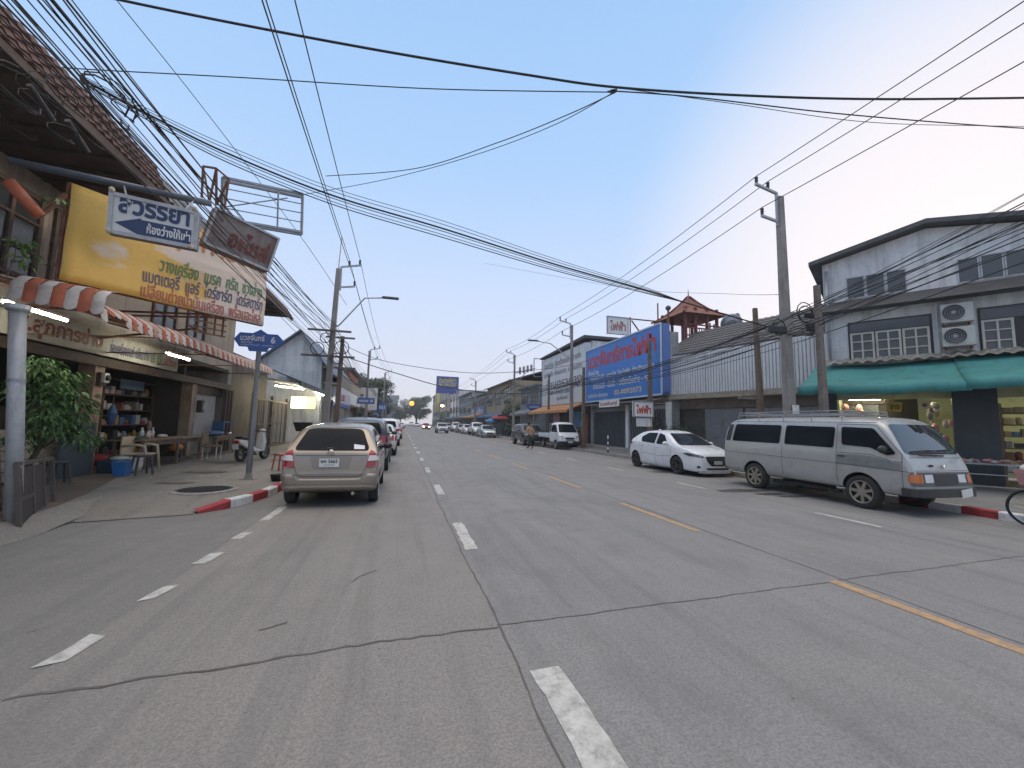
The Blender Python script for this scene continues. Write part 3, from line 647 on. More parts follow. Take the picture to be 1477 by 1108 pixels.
b = MB(); text_into(b, '3กฮ 741', (.13, y_+.008, .445), (-1, 0, 0), (0, 0, 1), .26, .055, .002, .02); b.build('lettering', INK, pl_, W=False)
b = MB(); b.lathe([(.05, 0), (.056, .012), (.045, .014)], (0, 2.0, .60), 'y', 16); b.build('badge', CHROME, R_, W=False)
b = MB(); b.ball((0, -1.05, 1.47), (.03, .08, .05)); b.build('aerial', WP, R_, smooth=True, W=False)
place(R_, 10.04, 13.45, math.pi)

# --- other cars in the street: generic sedan / tall wagon / pickup / cab-over mini truck
def ends(sp, hz=.66, tz=.82, hw=.16, gr=True, lit=None, yb=None):
    W = sp['W']; sk = sp.setdefault('skins', [])
    for s in (1, -1):
        sk += [('headlight', [(s*(W*.58), hz-.05), (s*(W*.93), hz-.02), (s*(W*.95), hz+.09), (s*(W*.62), hz+.05)], 'y', 1, lit or HEADL, .012, .02), ('tail_light', [(s*W*.66, tz-.12), (s*W*.97, tz-.12), (s*W*.95, tz+.14), (s*W*.72, tz+.14)], 'y', -1, TAIL, .012, .02)]
    if gr: sk += [('grille', [(-W*.46, hz-.04), (W*.46, hz-.04), (W*.42, hz-.22), (-W*.42, hz-.22)], 'y', 1, BLACKPL, .012, .03), ('air_intake', [(-W*.55, hz-.30), (W*.55, hz-.30), (W*.5, hz-.38), (-W*.5, hz-.38)], 'y', 1, BLACKPL, .01, .02)]
    return sp
def sedan():
    return ends(dict(W=.85, WR=.60, HR=1.45, R=.30, wheels=(-1.35, 1.22), win=.1, sill=.19,
      top=[(-2.2, .6), (-2.19, .85), (-2.12, .98), (-1.7, 1.03), (-1.45, 1.10), (-1.0, 1.36), (-.7, 1.44), (-.2, 1.47), (.2, 1.43), (.55, 1.28), (.95, 1.03), (1.1, .97), (1.6, .89), (1.95, .78), (2.15, .64), (2.2, .5)],
      bot=[(-2.2, .36), (-2, .22), (2, .18), (2.2, .24)], belt=[(-2.2, 1.0), (-1.4, .97), (1, .93), (2.2, .6)], taper=[(-2.2, .88), (-2.0, .95), (-1.5, .99), (1.2, 1), (1.7, .95), (2.05, .83), (2.2, .66)],
      side=[[(-.28, .99), (-.28, 1.38), (-.75, 1.36), (-1.18, 1.12), (-1.1, 1.0)], [(-.2, .98), (.62, .96), (.2, 1.33), (-.2, 1.38)]], ws=[(-.68, .99), (.68, .99), (.52, 1.37), (-.52, 1.37)], rw=[(-.64, 1.08), (.64, 1.08), (.52, 1.35), (-.52, 1.35)],
      mirror=(.83, .55, 1.0), handles=[(-.95, .88), (-.02, .86)], seams=[[(-.24, .3), (-.24, 1.4)], [(.72, .3), (.72, .93)], [(-1.2, .9), (-1.1, .5)]]))
def wagon(h=1.76, W=.9, L=2.3):
    k = h/1.76
    return ends(dict(W=W, WR=.69, HR=1.7*k, R=.36, tw=.23, wheels=(-1.38, 1.35), win=.11, sill=.0,
      top=[(-L, .62), (-L+.01, .95), (-L+.05, 1.18*k), (-L+.13, 1.42*k), (-L+.26, 1.62*k), (-1.7, 1.70*k), (-1, 1.755*k), (0, 1.755*k), (.4, 1.71*k), (.7, 1.55*k), (1.12, 1.20*k), (1.25, 1.12*k), (1.8, 1.05*k), (2.1, .93), (L-.05, .75), (L, .6)],
      bot=[(-L, .45), (-2, .36), (2, .34), (L, .4)], belt=[(-L, 1.14*k), (1, 1.09*k), (L, .72)], taper=[(-L, .94), (-2.1, .98), (-1.6, 1), (1.3, 1), (1.9, .96), (2.15, .88), (L, .78)],
      side=[[(-1.30, 1.16*k), (-1.30, 1.58*k), (-1.82, 1.56*k), (-2.0, 1.2*k)], [(-.35, 1.15*k), (-.35, 1.62*k), (-1.2, 1.6*k), (-1.2, 1.16*k)], [(-.26, 1.14*k), (.72, 1.12*k), (.36, 1.55*k), (-.26, 1.62*k)]],
      ws=[(-.74, 1.18*k), (.74, 1.18*k), (.6, 1.61*k), (-.6, 1.61*k)], rw=[(-.66, 1.2*k), (.66, 1.2*k), (.58, 1.58*k), (-.58, 1.58*k)], mirror=(.88, .68, 1.2*k), handles=[(-1.1, 1.02*k), (-.1, 1.0*k)],
      seams=[[(-.3, .4), (-.3, 1.64*k)], [(.8, .4), (.8, 1.08)], [(-1.25, .9), (-1.2, .6)]]), .82, 1.0)
def pickup():
    return ends(dict(W=.9, WR=.68, HR=1.72, R=.38, tw=.25, wheels=(-1.45, 1.6), win=.12, sill=.0,
      top=[(-2.6, .7), (-2.59, 1.0), (-2.5, 1.07), (-1.2, 1.07), (-1.08, 1.12), (-1.0, 1.5), (-.9, 1.70), (-.5, 1.76), (.1, 1.77), (.45, 1.70), (.72, 1.52), (1.12, 1.20), (1.25, 1.14), (1.9, 1.08), (2.3, .98), (2.55, .82), (2.6, .65)],
      bot=[(-2.6, .55), (-2.2, .45), (2.2, .4), (2.6, .45)], belt=[(-2.6, 1.02), (1, 1.08), (2.6, .8)], taper=[(-2.6, .97), (-2.3, 1), (1.4, 1), (2.1, .96), (2.4, .9), (2.6, .8)],
      side=[[(-.12, 1.14), (-.12, 1.62), (-.8, 1.6), (-.86, 1.15)], [(-.04, 1.13), (.8, 1.12), (.42, 1.56), (-.04, 1.62)]], ws=[(-.74, 1.2), (.74, 1.2), (.6, 1.62), (-.6, 1.62)], rw=[(-.62, 1.2), (.62, 1.2), (.56, 1.58), (-.56, 1.58)],
      mirror=(.88, .75, 1.2), handles=[(-.7, 1.0), (.1, 1.0)], seams=[[(-.08, .45), (-.08, 1.66)], [(.88, .45), (.88, 1.1)], [(-.95, .5), (-.95, 1.1)]]), .85, .92)
DARKP = paint('dark_grey_paint', (.035, .036, .038), .3, .3); NAVYP = paint('dark_blue_grey_paint', (.045, .05, .06), .4, .3); SILP = paint('silver_paint', (.42, .44, .46), .5, .3); PEARL = paint('pearl_paint', (.62, .60, .56), .1, .3); REDC = paint('red_car_paint', (.30, .02, .025), .1, .3); GREYP = paint('grey_car_paint', (.2, .21, .22), .4, .3)
sp = wagon(1.70, .88, 2.3); R_, bv = car(sp, 'parked_wagon', 'dark grey tall car parked right in front of the beige hatchback', 'car', DARKP); place(R_, -1.22, 15.6)
sp = sedan(); R_, bv = car(sp, 'parked_sedan', 'white sedan parked between the dark tall car and the white wagon', 'car', PEARL); place(R_, -1.0, 22.0); sedan_w = R_
sp = wagon(1.80, .92, 2.35); R_, bv = car(sp, 'parked_wagon', 'white tall wagon with tinted rear window, foremost of the left parked row', 'car', WP); place(R_, -.95, 30.0); wagon_w = R_
sp = sedan(); R_, bv = car(sp, 'red_car', 'small red car half hidden past the white tall wagon on the left', 'car', REDC); place(R_, -.7, 41.5)
sp = wagon(1.66, .87, 2.15); R_, bv = car(sp, 'parked_minivan', 'dark blue grey minivan parked behind the white mini truck', 'car', NAVYP); place(R_, 9.85, 31.6, math.pi)
sp = sedan(); R_, bv = car(sp, 'parked_sedan', 'silver white sedan facing us by the painted kerb, nearest of the far right row', 'car', SILP); place(R_, 9.75, 48.0, math.pi); sil = R_
sp = pickup(); pk, bv = car(sp, 'parked_pickup', 'big white pickup facing us behind the silver white sedan', 'pickup truck', WP); place(pk, 9.95, 55.5, math.pi)
c = dup(sedan_w, (9.8, 62.5, 0), math.pi, 'small white sedan facing us just beyond the big white pickup')
sp = sedan(); R_, bv = car(sp, 'parked_sedan', 'dark sedan wedged between two white cars of the far right row', 'car', GREYP); place(R_, 9.8, 69, math.pi)
c = dup(pk, (9.9, 77, 0), math.pi, 'pinkish white pickup seen at the far end of the right parked row')
sp = wagon(1.62, .9, 2.25); R_, bv = car(sp, 'oncoming_car', 'silver grey car driving towards us in the oncoming lane', 'car', SILP); place(R_, 6.2, 66, math.pi); onc = R_
HLIT = mat('headlight_lit', (1, 1, 1), emit=(1, .86, .6), estr=14)
sp = sedan(); ends(sp, lit=HLIT); sp['skins'] = [q for q in sp['skins'] if not (q[0] == 'headlight' and q[4] is HEADL)]
R_, bv = car(sp, 'oncoming_car', 'far oncoming car with its headlights glowing', 'car', REDC); place(R_, 5.6, 98, math.pi)
dup(sil, (5.4, 150, 0), math.pi, 'tiny pale oncoming car near the far junction, left of the glowing headlights'); dup(wagon_w, (4.0, 175, 0), math.pi, 'tiny white car furthest down the road at the junction')
dup(sedan_w, (-.3, 120, 0), .4, 'tiny white sedan turning at the far junction'); dup(onc, (9.8, 90, 0), math.pi, 'pale blue car at the far end of the right row, beyond the pinkish pickup'); dup(sedan_w, (9.8, 112, 0), math.pi, 'farthest white car of the right row by the dark tree')

# --- white cab-over mini truck
sp = dict(W=.76, WR=.62, HR=1.76, R=.29, tw=.17, wheels=(1.28,), win=.1, crown=.02, sill=.0,
  top=[(.18, .9), (.19, 1.3), (.22, 1.66), (.32, 1.77), (.7, 1.80), (1.1, 1.78), (1.25, 1.70), (1.4, 1.50), (1.68, 1.12), (1.78, 1.0), (1.92, .84), (1.97, .62), (1.98, .5)],
  bot=[(.18, .40), (1.9, .38), (1.98, .44)], belt=[(.18, 1.12), (1.4, 1.08), (1.75, .92), (1.98, .6)], taper=[(.18, .985), (.3, 1), (1.5, 1), (1.8, .97), (1.92, .92), (1.98, .84)],
  side=[[(.52, 1.14), (.52, 1.62), (1.16, 1.62), (1.45, 1.26), (1.45, 1.12)], [(.26, 1.15), (.44, 1.14), (.44, 1.6), (.28, 1.6)]], ws=[(-.66, 1.12), (.66, 1.12), (.55, 1.66), (-.55, 1.66)], rw=[(-.55, 1.15), (.55, 1.15), (.5, 1.6), (-.5, 1.6)],
  mirror=(.78, 1.5, 1.2), mirm=BLACKPL, handles=[(.62, 1.0)], seams=[[(.48, .45), (.48, 1.68), (1.2, 1.68), (1.56, 1.12), (1.56, .45)]])
sk = [('grille', [(-.34, .79), (.34, .79), (.30, .66), (-.30, .66)], 'y', 1, BLACKPL, .012, .03)]
for s in (1, -1): sk += [('headlight', [(s*.44, .76), (s*.70, .80), (s*.72, .88), (s*.46, .90)], 'y', 1, HEADL, .012, .03)]
sp['skins'] = sk
R_, bv = car(sp, 'mini_truck', 'white cab-over mini truck with black front bumper parked facing us', 'truck', WP)
b = MB(); b.bx(-.77, .77, 1.80, 2.03, .27, .55); b.bx(-.80, .80, 1.62, 1.84, .29, .52); b.build('bumper', BLACKPL, R_, bev=.04, W=False)
b = MB(); b.tube([(-.32, 2.02, .48), (-.32, 2.09, .60), (.32, 2.09, .60), (.32, 2.02, .48)], .022, 8); b.build('bull_bar', BLACKPL, R_, W=False)
MB().box((0, 2.06, .50), (.32, .012, .12)).build('number_plate', PLATE, R_, W=False)
b = MB(); b.bx(-.74, .74, -2.0, .12, .72, .78); b.bx(-.76, -.72, -2.0, .12, .78, 1.02); b.bx(.72, .76, -2.0, .12, .78, 1.02); b.bx(-.72, .72, -2.0, -1.96, .78, 1.02); b.bx(-.72, .72, .08, .12, .78, 1.02); b.build('cargo_bed', WP, R_, bev=.01, W=False)
b = MB(); b.bx(-.5, .5, -1.95, .3, .42, .72); b.build('chassis', CHASSIS, R_, W=False)
b = MB()
for x in (-.68, .68): b.tube([(x, .06, 1.02), (x, .06, 1.68)], .018, 6)
b.tube([(-.68, .06, 1.68), (.68, .06, 1.68)], .018, 6); b.tube([(-.68, .06, 1.35), (.68, .06, 1.35)], .015, 6); b.build('headboard_rail', STEEL, R_, W=False)
wheels(R_, [(s*.66, -1.1) for s in (1, -1)], .29, .17, RIMS)
place(R_, 10.72, 27.35, math.pi+.03)

# ------------------------------------------------------------------ left side: garage shophouse on the corner
TILE = mat('red_roof_tile', (.075, .034, .029), .8, var=.4, scale=5, dirt=.45, bump=.3)
GREYSH = mat('old_grey_sheet', (.16, .165, .17), .6, .3, var=.25, scale=2, dirt=.5, streak=3)
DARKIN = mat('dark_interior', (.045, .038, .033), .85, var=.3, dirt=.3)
BEIGEW = mat('beige_wall', (.40, .36, .30), .85, var=.12, dirt=.45, streak=3)
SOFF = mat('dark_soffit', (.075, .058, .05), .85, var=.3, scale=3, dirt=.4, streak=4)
SHUT = mat('shutter_grey', (.30, .30, .29), .5, .3, var=.12, dirt=.35, streak=4)
def corrug(mb, o, u, v, L, H, pitch, amp, mi=0, n=None, seg=6):
    """corrugated sheet: waves along u, straight along v"""
    o = Vector(o); u = Vector(u).normalized(); v = Vector(v).normalized(); w_ = u.cross(v); k = int(L/pitch*seg)
    vs = []
    for i in range(k+1):
        d = L*i/k; h = amp*math.cos(2*math.pi*i/seg)
        vs += [o+u*d+w_*h, o+u*d+w_*h+v*H]
    mb.add(vs, [(2*i, 2*i+2, 2*i+3, 2*i+1) for i in range(k)], mi)
def tiles(mb, a, b, up, rows, pitch, mi=0):
    """tiled roof slope: courses of small lapped waves from eave line a-b up the slope vector"""
    a = Vector(a); b = Vector(b); up = Vector(up); u = (b-a).normalized(); L = (b-a).length; nrm = u.cross(up).normalized()
    if nrm.z < 0: nrm = -nrm
    k = max(4, int(L/pitch*4))
    for r in range(rows):
        vs = []
        for i in range(k+1):
            h = .018*math.cos(2*math.pi*i/4)+.02
            p = a+u*(L*i/k)+up*(r/rows); vs += [p+nrm*(h+.03), p+up/rows*1.06+nrm*h, p+nrm*(h-.005)]
        mb.add(vs, [(3*i, 3*i+3, 3*i+4, 3*i+1) for i in range(k)]+[(3*i, 3*i+2, 3*i+5, 3*i+3) for i in range(k)], mi)
def window(parent, o, u, v, w_, h, cols, rows, frame, pane, fw=.06, dep=.05, name='window', W=True):
    """framed window proud of a wall: frame mesh with a pane as its child"""
    o = Vector(o); u = Vector(u).normalized(); v = Vector(v).normalized(); n = u.cross(v); f = MB()
    def bar(a, b, c, d):
        P = [o+u*a+v*b, o+u*c+v*b, o+u*c+v*d, o+u*a+v*d]; f.prism(P, n*dep)
    bar(0, 0, w_, fw); bar(0, h-fw, w_, h); bar(0, fw, fw, h-fw); bar(w_-fw, fw, w_, h-fw)
    for i in range(1, cols): x = w_*i/cols; bar(x-fw*.4, fw, x+fw*.4, h-fw)
    for i in range(1, rows):
        z = h*i/rows
        for c in range(cols): bar(w_*c/cols+fw*.4+(fw*.6 if c == 0 else 0), z-fw*.3, w_*(c+1)/cols-fw*.4-(fw*.6 if c == cols-1 else 0), z+fw*.3)
    fo = f.build(name, frame, parent, fixn=True, W=W)
    g = MB(); g.prism([o+u*fw*.5+v*fw*.5+n*.006, o+u*(w_-fw*.5)+v*fw*.5+n*.006, o+u*(w_-fw*.5)+v*(h-fw*.5)+n*.006, o+u*fw*.5+v*(h-fw*.5)+n*.006], n*.012); g.build('pane', pane, fo, W=W)
    return fo
UY, UX, UZ = Vector((0, 1, 0)), Vector((1, 0, 0)), Vector((0, 0, 1))
B = thing('garage_shophouse', 'old corner shophouse with red tiled eave and an open dark garage below', 'house', (-8, 13, 0))
b = MB(); b.bx(-7.6, -7.25, 3.0, 20.4, 3.62, 7.4); b.bx(-13, -7.6, 2.9, 3.2, .1, 7.4); b.bx(-13, -7.25, 20.1, 20.45, .2, 3.62); b.bx(-13, -7.6, 20.1, 20.45, 3.62, 7.2); b.bx(-7.55, -7.25, 3.0, 9.6, .2, 1.15)
b.build('wall', BEIGEW, B)
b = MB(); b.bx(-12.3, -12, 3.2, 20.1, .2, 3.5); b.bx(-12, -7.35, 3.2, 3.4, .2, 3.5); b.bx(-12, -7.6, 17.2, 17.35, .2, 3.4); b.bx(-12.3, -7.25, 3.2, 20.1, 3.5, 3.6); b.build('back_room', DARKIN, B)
for y in (12.45, 17.35): MB().bx(-7.62, -7.28, y-.17, y+.17, .2, 3.0).build('pillar', mat('flaking_pillar', (.36, .28, .21), .85, var=.25, scale=2, dirt=.9, dcol=(.10, .045, .03), streak=2), B)
MB().bx(-7.42, -7.2, 3.4, 20.3, 2.78, 3.0).build('beam', DARKWOOD, B)
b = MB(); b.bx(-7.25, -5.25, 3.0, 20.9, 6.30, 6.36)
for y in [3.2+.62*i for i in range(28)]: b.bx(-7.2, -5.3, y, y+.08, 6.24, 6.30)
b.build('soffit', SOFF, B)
b = MB(); tiles(b, (-5.2, 3.0, 6.36), (-5.2, 10.3, 6.36), (-.32, 0, .72), 5, .2); tiles(b, (-5.2, 14.6, 6.36), (-5.2, 21.2, 6.30), (-.36, 0, .55), 4, .2)
b.add([(-5.53, 3, 7.09), (-5.57, 21.2, 6.86), (-9.5, 21.2, 7.6), (-9.5, 3, 9.0)], [(0, 1, 2, 3)]); b.build('roof', TILE, B)
b = MB(); corrug(b, (-5.16, 10.25, 6.32), UY, (-.32, 0, .6), 4.4, .66, .2, .018); b.build('roof_sheet', GREYSH, B)
MB().bx(-5.24, -5.19, 3.0, 21.2, 6.22, 6.37).build('fascia', DARKWOOD, B)
for y in (7.2, 8.85, 10.5, 14.2, 16.2): window(B, (-7.25, y, 4.15), UY, UZ, 1.35, 1.75, 2, 3, OLDWOOD, WINGLASS, .09, .06)
MB().bx(-7.25, -7.19, 6.0, 20.2, 3.98, 4.1).build('sill_band', OLDWOOD, B)
# low plank wall, doors and pale sliding panel at the rear of the front
b = MB()
for i in range(5): b.bx(-7.2, -7.12, 8.2, 11.2, .28+i*.2, .46+i*.2)
b.build('plank_screen', mat('pale_planks', (.33, .29, .23), .85, var=.25, scale=4, dirt=.5), B)
b = MB(); corrug(b, (-7.45, 17.6, .2), UY, UZ, 2.0, 2.3, .12, .012); b.build('sheet_door', mat('cream_sheet', (.42, .40, .36), .6, .1, var=.1, dirt=.3, streak=4), B)
for y in (19.75, 20.05, 20.35): MB().bx(-7.25, -7.12, y, y+.1, .2, 2.75).build('door_post', mat('brown_post', (.10, .06, .05), .7, var=.2), B)
MB().bx(-7.5, -7.4, 17.5, 20.4, 2.45, 2.8).build('grille', DARKWOOD, B)
# meter and wall box on the pillar
t = thing('electric_meter', 'small pale meter on the flaking garage pillar', 'meter', (-7.28, 12.45, 2.45)); b = MB(); b.bx(-7.28, -7.2, 12.34, 12.58, 2.30, 2.62); b.build('board', DARKWOOD, t); b = MB(); b.bx(-7.2, -7.12, 12.37, 12.55, 2.38, 2.62); b.build('case', WHITEP, t, bev=.01); MB().lathe([(.07, 0), (.07, .04), (0, .05)], (-7.12, 12.46, 2.50), 'x', 14).build('dial', INK, t)

# shop signboard above the garage mouth
SB = thing('shop_signboard', 'long pale signboard with maroon lettering over the garage mouth', 'sign', (-7.0, 12.6, 3.2))
MB().bx(-7.14, -7.06, 9.4, 15.55, 3.02, 3.58).build('board', mat('signboard_cream', (.42, .41, .37), .6, var=.12, dirt=.3), SB)
def sign_text(name, col, parent, items, o, u, v, off=.008, bold=.02):
    for s, x, z, w_, h in items: mb = MB(); text_into(mb, s, Vector(o)+Vector(u)*x+Vector(v)*z, u, v, w_, h, off, bold); mb.build('lettering', mat('ink_'+name, col, .6, var=.06), parent)
sign_text('maroon', (.17, .03, .03), SB, [('ส.สุภการช่าง', .3, .04, 2.35, .50)], (-7.06, 9.4, 3.02), UY, UZ, bold=.035)
sign_text('navy', (.035, .04, .12), SB, [('ซ่อมเครื่องยนต์', 2.9, .10, .95, .34), ('เปลี่ยน', 3.92, .10, .35, .34), ('ถ่าย', 4.32, .12, .22, .30)], (-7.06, 9.4, 3.02), UY, UZ)
sign_text('green', (.05, .14, .05), SB, [('แอร์', 4.62, .10, .22, .34), ('เบรค', 4.95, .10, .28, .30)], (-7.06, 9.4, 3.02), UY, UZ)
sign_text('orange', (.35, .09, .03), SB, [('คลัช', 5.3, .10, .24, .33), ('ช่วงล่าง', 5.6, .10, .42, .30)], (-7.06, 9.4, 3.02), UY, UZ)
# fluorescent battens under the awning
def batten(name, a, b_, label, h=.035):
    a = Vector(a); b_ = Vector(b_); t = thing(name, label, 'lamp', (a+b_)/2)
    MB().bar(a+Vector((0, 0, .05)), b_+Vector((0, 0, .05)), .07, .05).build('fitting', WHITEP, t); MB().tube([a, b_], .022, 8).build('tube', LAMP, t)
batten('fluorescent_lamp', (-6.0, 8.0, 3.28), (-6.0, 9.25, 3.28), 'glowing tube lamp under the striped awning, behind the grey post'); batten('fluorescent_lamp', (-6.0, 12.6, 3.22), (-6.0, 13.8, 3.22), 'glowing tube lamp under the striped awning above the work tables')

# striped awning
AW = thing('striped_awning', 'orange and white striped scalloped awning along the garage front', 'awning', (-5.8, 12, 3.2))
SW = mat('awning_white', (.55, .50, .46), .8, var=.12, scale=3, dirt=.45, dcol=(.2, .16, .14)); SO = mat('awning_orange', (.42, .115, .06), .8, var=.2, scale=3, dirt=.3)
SP = mat('awning_orange_faded', (.43, .22, .14), .8, var=.15, scale=3, dirt=.3)
b = MB(); y = 7.75; k = 0
def stripe(mb, base, along, prof, wd, mi, sag=0):
    vs = []; m = 5
    for i in range(m):
        s = -1+2*i/(m-1); bul = .03*(1-s*s)
        for j, (out, z) in enumerate(prof):
            last = j == len(prof)-1
            p = Vector(base)+Vector(along)*(wd*(i/(m-1)))+prof_dir*(out+(bul if j > 0 else 0))+Vector((0, 0, z-(.05*(1-s*s) if last else 0)+(bul*.5 if 0 < j < len(prof)-1 else 0)))
            vs.append(p)
    n = len(prof); mb.add(vs, [(i*n+j, i*n+j+1, (i+1)*n+j+1, (i+1)*n+j) for i in range(m-1) for j in range(n-1)], mi)
prof_dir = Vector((1, 0, 0))
while y < 16.7:
    wd = .155; z0 = 3.22+.010*(y-7.7)+.02*math.sin(y*1.3); tear = 7.9 < y < 8.25
    stripe(b, (-7.1, y, z0), UY, [(0, .62), (1.2, .42), (1.9, .26), (2.3, .14), (2.47, .02), (2.5, -.12+(.12 if tear else 0))], wd, (k % 2)*(2 if y > 13.5 or k % 3 == 0 else 1)); y += wd; k += 1
prof_dir = Vector((0, -1, 0)); x = -5.75; k = 0
while x < -4.72:
    stripe(b, (x, 8.05, 3.55-.12*(x+5.75)), UX, [(0, .16), (.20, .10), (.31, 0), (.34, -.26)], .17, k % 2); x += .17; k += 1
b.build('cloth', [SW, SO, SP], AW, smooth=True)
b = MB(); b.tube([(-4.62, 7.75, 3.17), (-4.62, 16.7, 3.26)], .02, 6); b.tube([(-5.75, 7.75, 3.2), (-4.62, 7.75, 3.17)], .02, 6)
for yy in (7.75, 10, 12.2, 14.4, 16.6): b.tube([(-4.62, yy, 3.2), (-7.1, yy, 3.85)], .018, 6); b.tube([(-4.62, yy, 3.2), (-7.25, yy, 3.1)], .014, 6)
b.build('frame', RUST, AW)
# grey pipe post, leaning frame and the rough pole at the corner
p = GZ(19, 768, 0.02); t = thing('pipe_post', 'thick grey pipe post with cap holding up the near end of the awning', 'post', (p.x, p.y, 0))
b = MB(); b.tube([(p.x, p.y, 0), (p.x-.28, p.y, 3.0)], .085, 16); b.build('shaft', mat('post_paint', (.36, .37, .38), .55, .2, var=.12, scale=3, dirt=.4, streak=3), t, smooth=True)
MB().lathe([(.10, 2.95), (.125, 2.98), (.125, 3.04), (.0, 3.04)], (p.x-.28, p.y, 0), n=16).build('cap', GALV, t)
b = MB(); b.lathe([(.09, 1.98), (.09, 2.03)], (p.x-.187, p.y, 0), n=16); b.build('strap', STEEL, t)
t = thing('broken_pallet', 'broken dark wooden frame leaning on the grey pipe post', 'wooden frame', (p.x+.2, p.y, 0))
q0 = GZ(28, 772, 0); q1 = GZ(78, 742, 0); d = (q1-q0).normalized(); L = (q1-q0).length; uv = Vector((-d.y, d.x, 0))*.12+Vector((0, 0, 1)); uv.normalize(); wv = d.cross(uv)
b = MB()
for a_, b_ in (((0, 0), (L, 0)), ((0, .92), (L, .88)), ((0, 0), (0, .92)), ((L, 0), (L, .88)), ((L*.36, 0), (L*.36, .91)), ((L*.68, 0), (L*.68, .89)), ((0, .45), (L*.36, .45))): b.bar(q0+d*a_[0]+uv*a_[1], q0+d*b_[0]+uv*b_[1], .05, .05)
b.build('rail', mat('frame_brown', (.095, .075, .065), .85, var=.3, dirt=.4), t)
b = MB(); b.prism([q0+d*.05+uv*.05, q0+d*(L*.66)+uv*.05, q0+d*(L*.66)+uv*.84, q0+d*.05+uv*.86], wv*.015); b.build('board', mat('board_brown', (.045, .036, .032), .85, var=.3, dirt=.4), t)
b = MB(); b.tube([q0+d*.1+uv*.9, q0+d*.2+uv*.7+wv*-.06, q0+d*.5+uv*.6+wv*-.05, q0+d*.6+uv*.92, q0+d*.75+uv*.5+wv*-.06], .016, 6); b.build('rope', DARKWOOD, t)
p2 = AX(4, 500, -5.55); t = thing('wooden_pole', 'rough brown utility pole at the left edge beside the corner shop', 'pole', (-5.6, p2.y, 0))
b = MB(); b.tube([(-5.45, p2.y, -.05), (-5.85, p2.y, 3), (-6.4, p2.y, 7.2)], [.15, .14, .12], 10); b.build('shaft', GREYWOOD, t, smooth=True)
b = MB()
for k in range(4): b.tube([(-5.85+random.uniform(-.05, .1), p2.y-.18, 3.9+k*.2+random.uniform(0, .3)), (-5.78, p2.y-.2, 4.3+k*.1), (-5.9, p2.y-.18, 4.7+k*.1), (-6.0, p2.y-.18, 4.2)], .012, 5)
b.build('wire_coil', mat('pale_wire', (.4, .38, .36), .6, var=.05), t)

# ------------------------------------------------------------------ signs over the corner
def plane3(o, a, c):
    """frame of a sign: origin o, right vector towards a (length), up towards c"""
    o, a, c = Vector(o), Vector(a), Vector(c); return o, (a-o).normalized(), (a-o).length, (c-o).normalized(), (c-o).length
BL, BR_ = AX(85, 403, -5.6), AX(380, 470, -3.7); TL = Vector((BL.x, BL.y, AX(105, 265, -5.6).z)); TR = Vector((BR_.x, BR_.y, AX(392, 372, -3.7).z))
def bil(s, t): return BL.lerp(BR_, s).lerp(TL.lerp(TR, s), t)
un = (BR_-BL); nb = un.cross(UZ).normalized()
T = thing('workshop_banner', 'big faded yellow vinyl banner with green, navy and red Thai lines above the awning', 'banner', (BL+BR_)/2)
def bannermat():
    m = mat('banner_vinyl', (.68, .42, .085), .55, var=.08, scale=2, dirt=.15); t = m.node_tree; N = t.nodes; L = t.links; p = N['Principled BSDF']; src = p.inputs['Base Color'].links[0].from_socket
    at = N.new('ShaderNodeAttribute'); at.attribute_name = 'fade'; n = N.new('ShaderNodeTexNoise'); n.inputs['Scale'].default_value = 1.6; n.inputs['Detail'].default_value = 5
    tc = N.new('ShaderNodeTexCoord'); mp = N.new('ShaderNodeMapping'); mp.inputs['Scale'].default_value = (1, 1, 2.2); L.new(tc.outputs['Object'], mp.inputs[0]); L.new(mp.outputs[0], n.inputs['Vector'])
    ad = N.new('ShaderNodeMath'); ad.operation = 'MULTIPLY_ADD'; ad.inputs[1].default_value = .9; L.new(n.outputs[0], ad.inputs[0]); L.new(at.outputs['Fac'], ad.inputs[2])
    r = N.new('ShaderNodeMapRange'); r.inputs[1].default_value = .78; r.inputs[2].default_value = .98; L.new(ad.outputs[0], r.inputs[0])
    x = N.new('ShaderNodeMix'); x.data_type = 'RGBA'; L.new(r.outputs[0], x.inputs[0]); L.new(src, x.inputs[6]); x.inputs[7].default_value = (.70, .60, .52, 1); L.new(x.outputs[2], p.inputs['Base Color']); return m
b = MB(); n1, n2 = 24, 12; random.seed(5)
for i in range(n1+1):
    for j in range(n2+1):
        s, t_ = i/n1, j/n2; b.v.append(bil(s, t_)+nb*(.02*math.sin(s*9+t_*2)+.012*math.sin(t_*11+s*4)))
b.f = [[i*(n2+1)+j, (i+1)*(n2+1)+j, (i+1)*(n2+1)+j+1, i*(n2+1)+j+1] for i in range(n1) for j in range(n2)]; b.m = [0]*len(b.f)
o = b.build('vinyl', bannermat(), T, smooth=True)
at = o.data.attributes.new('fade', 'FLOAT', 'POINT'); at.data.foreach_set('value', [max(0, min(.75, (i/n1-.30)*1.25+.1))+(.25 if .5 < j/n2 < .8 and i/n1 > .32 else 0)+max(0, .45-1.1*(((i/n1-.16)/.2)**2+((j/n2-.42)/.6)**2)) for i in range(n1+1) for j in range(n2+1)])
sdm = o.modifiers.new('thick', 'SOLIDIFY'); sdm.thickness = .012; sdm.offset = -1
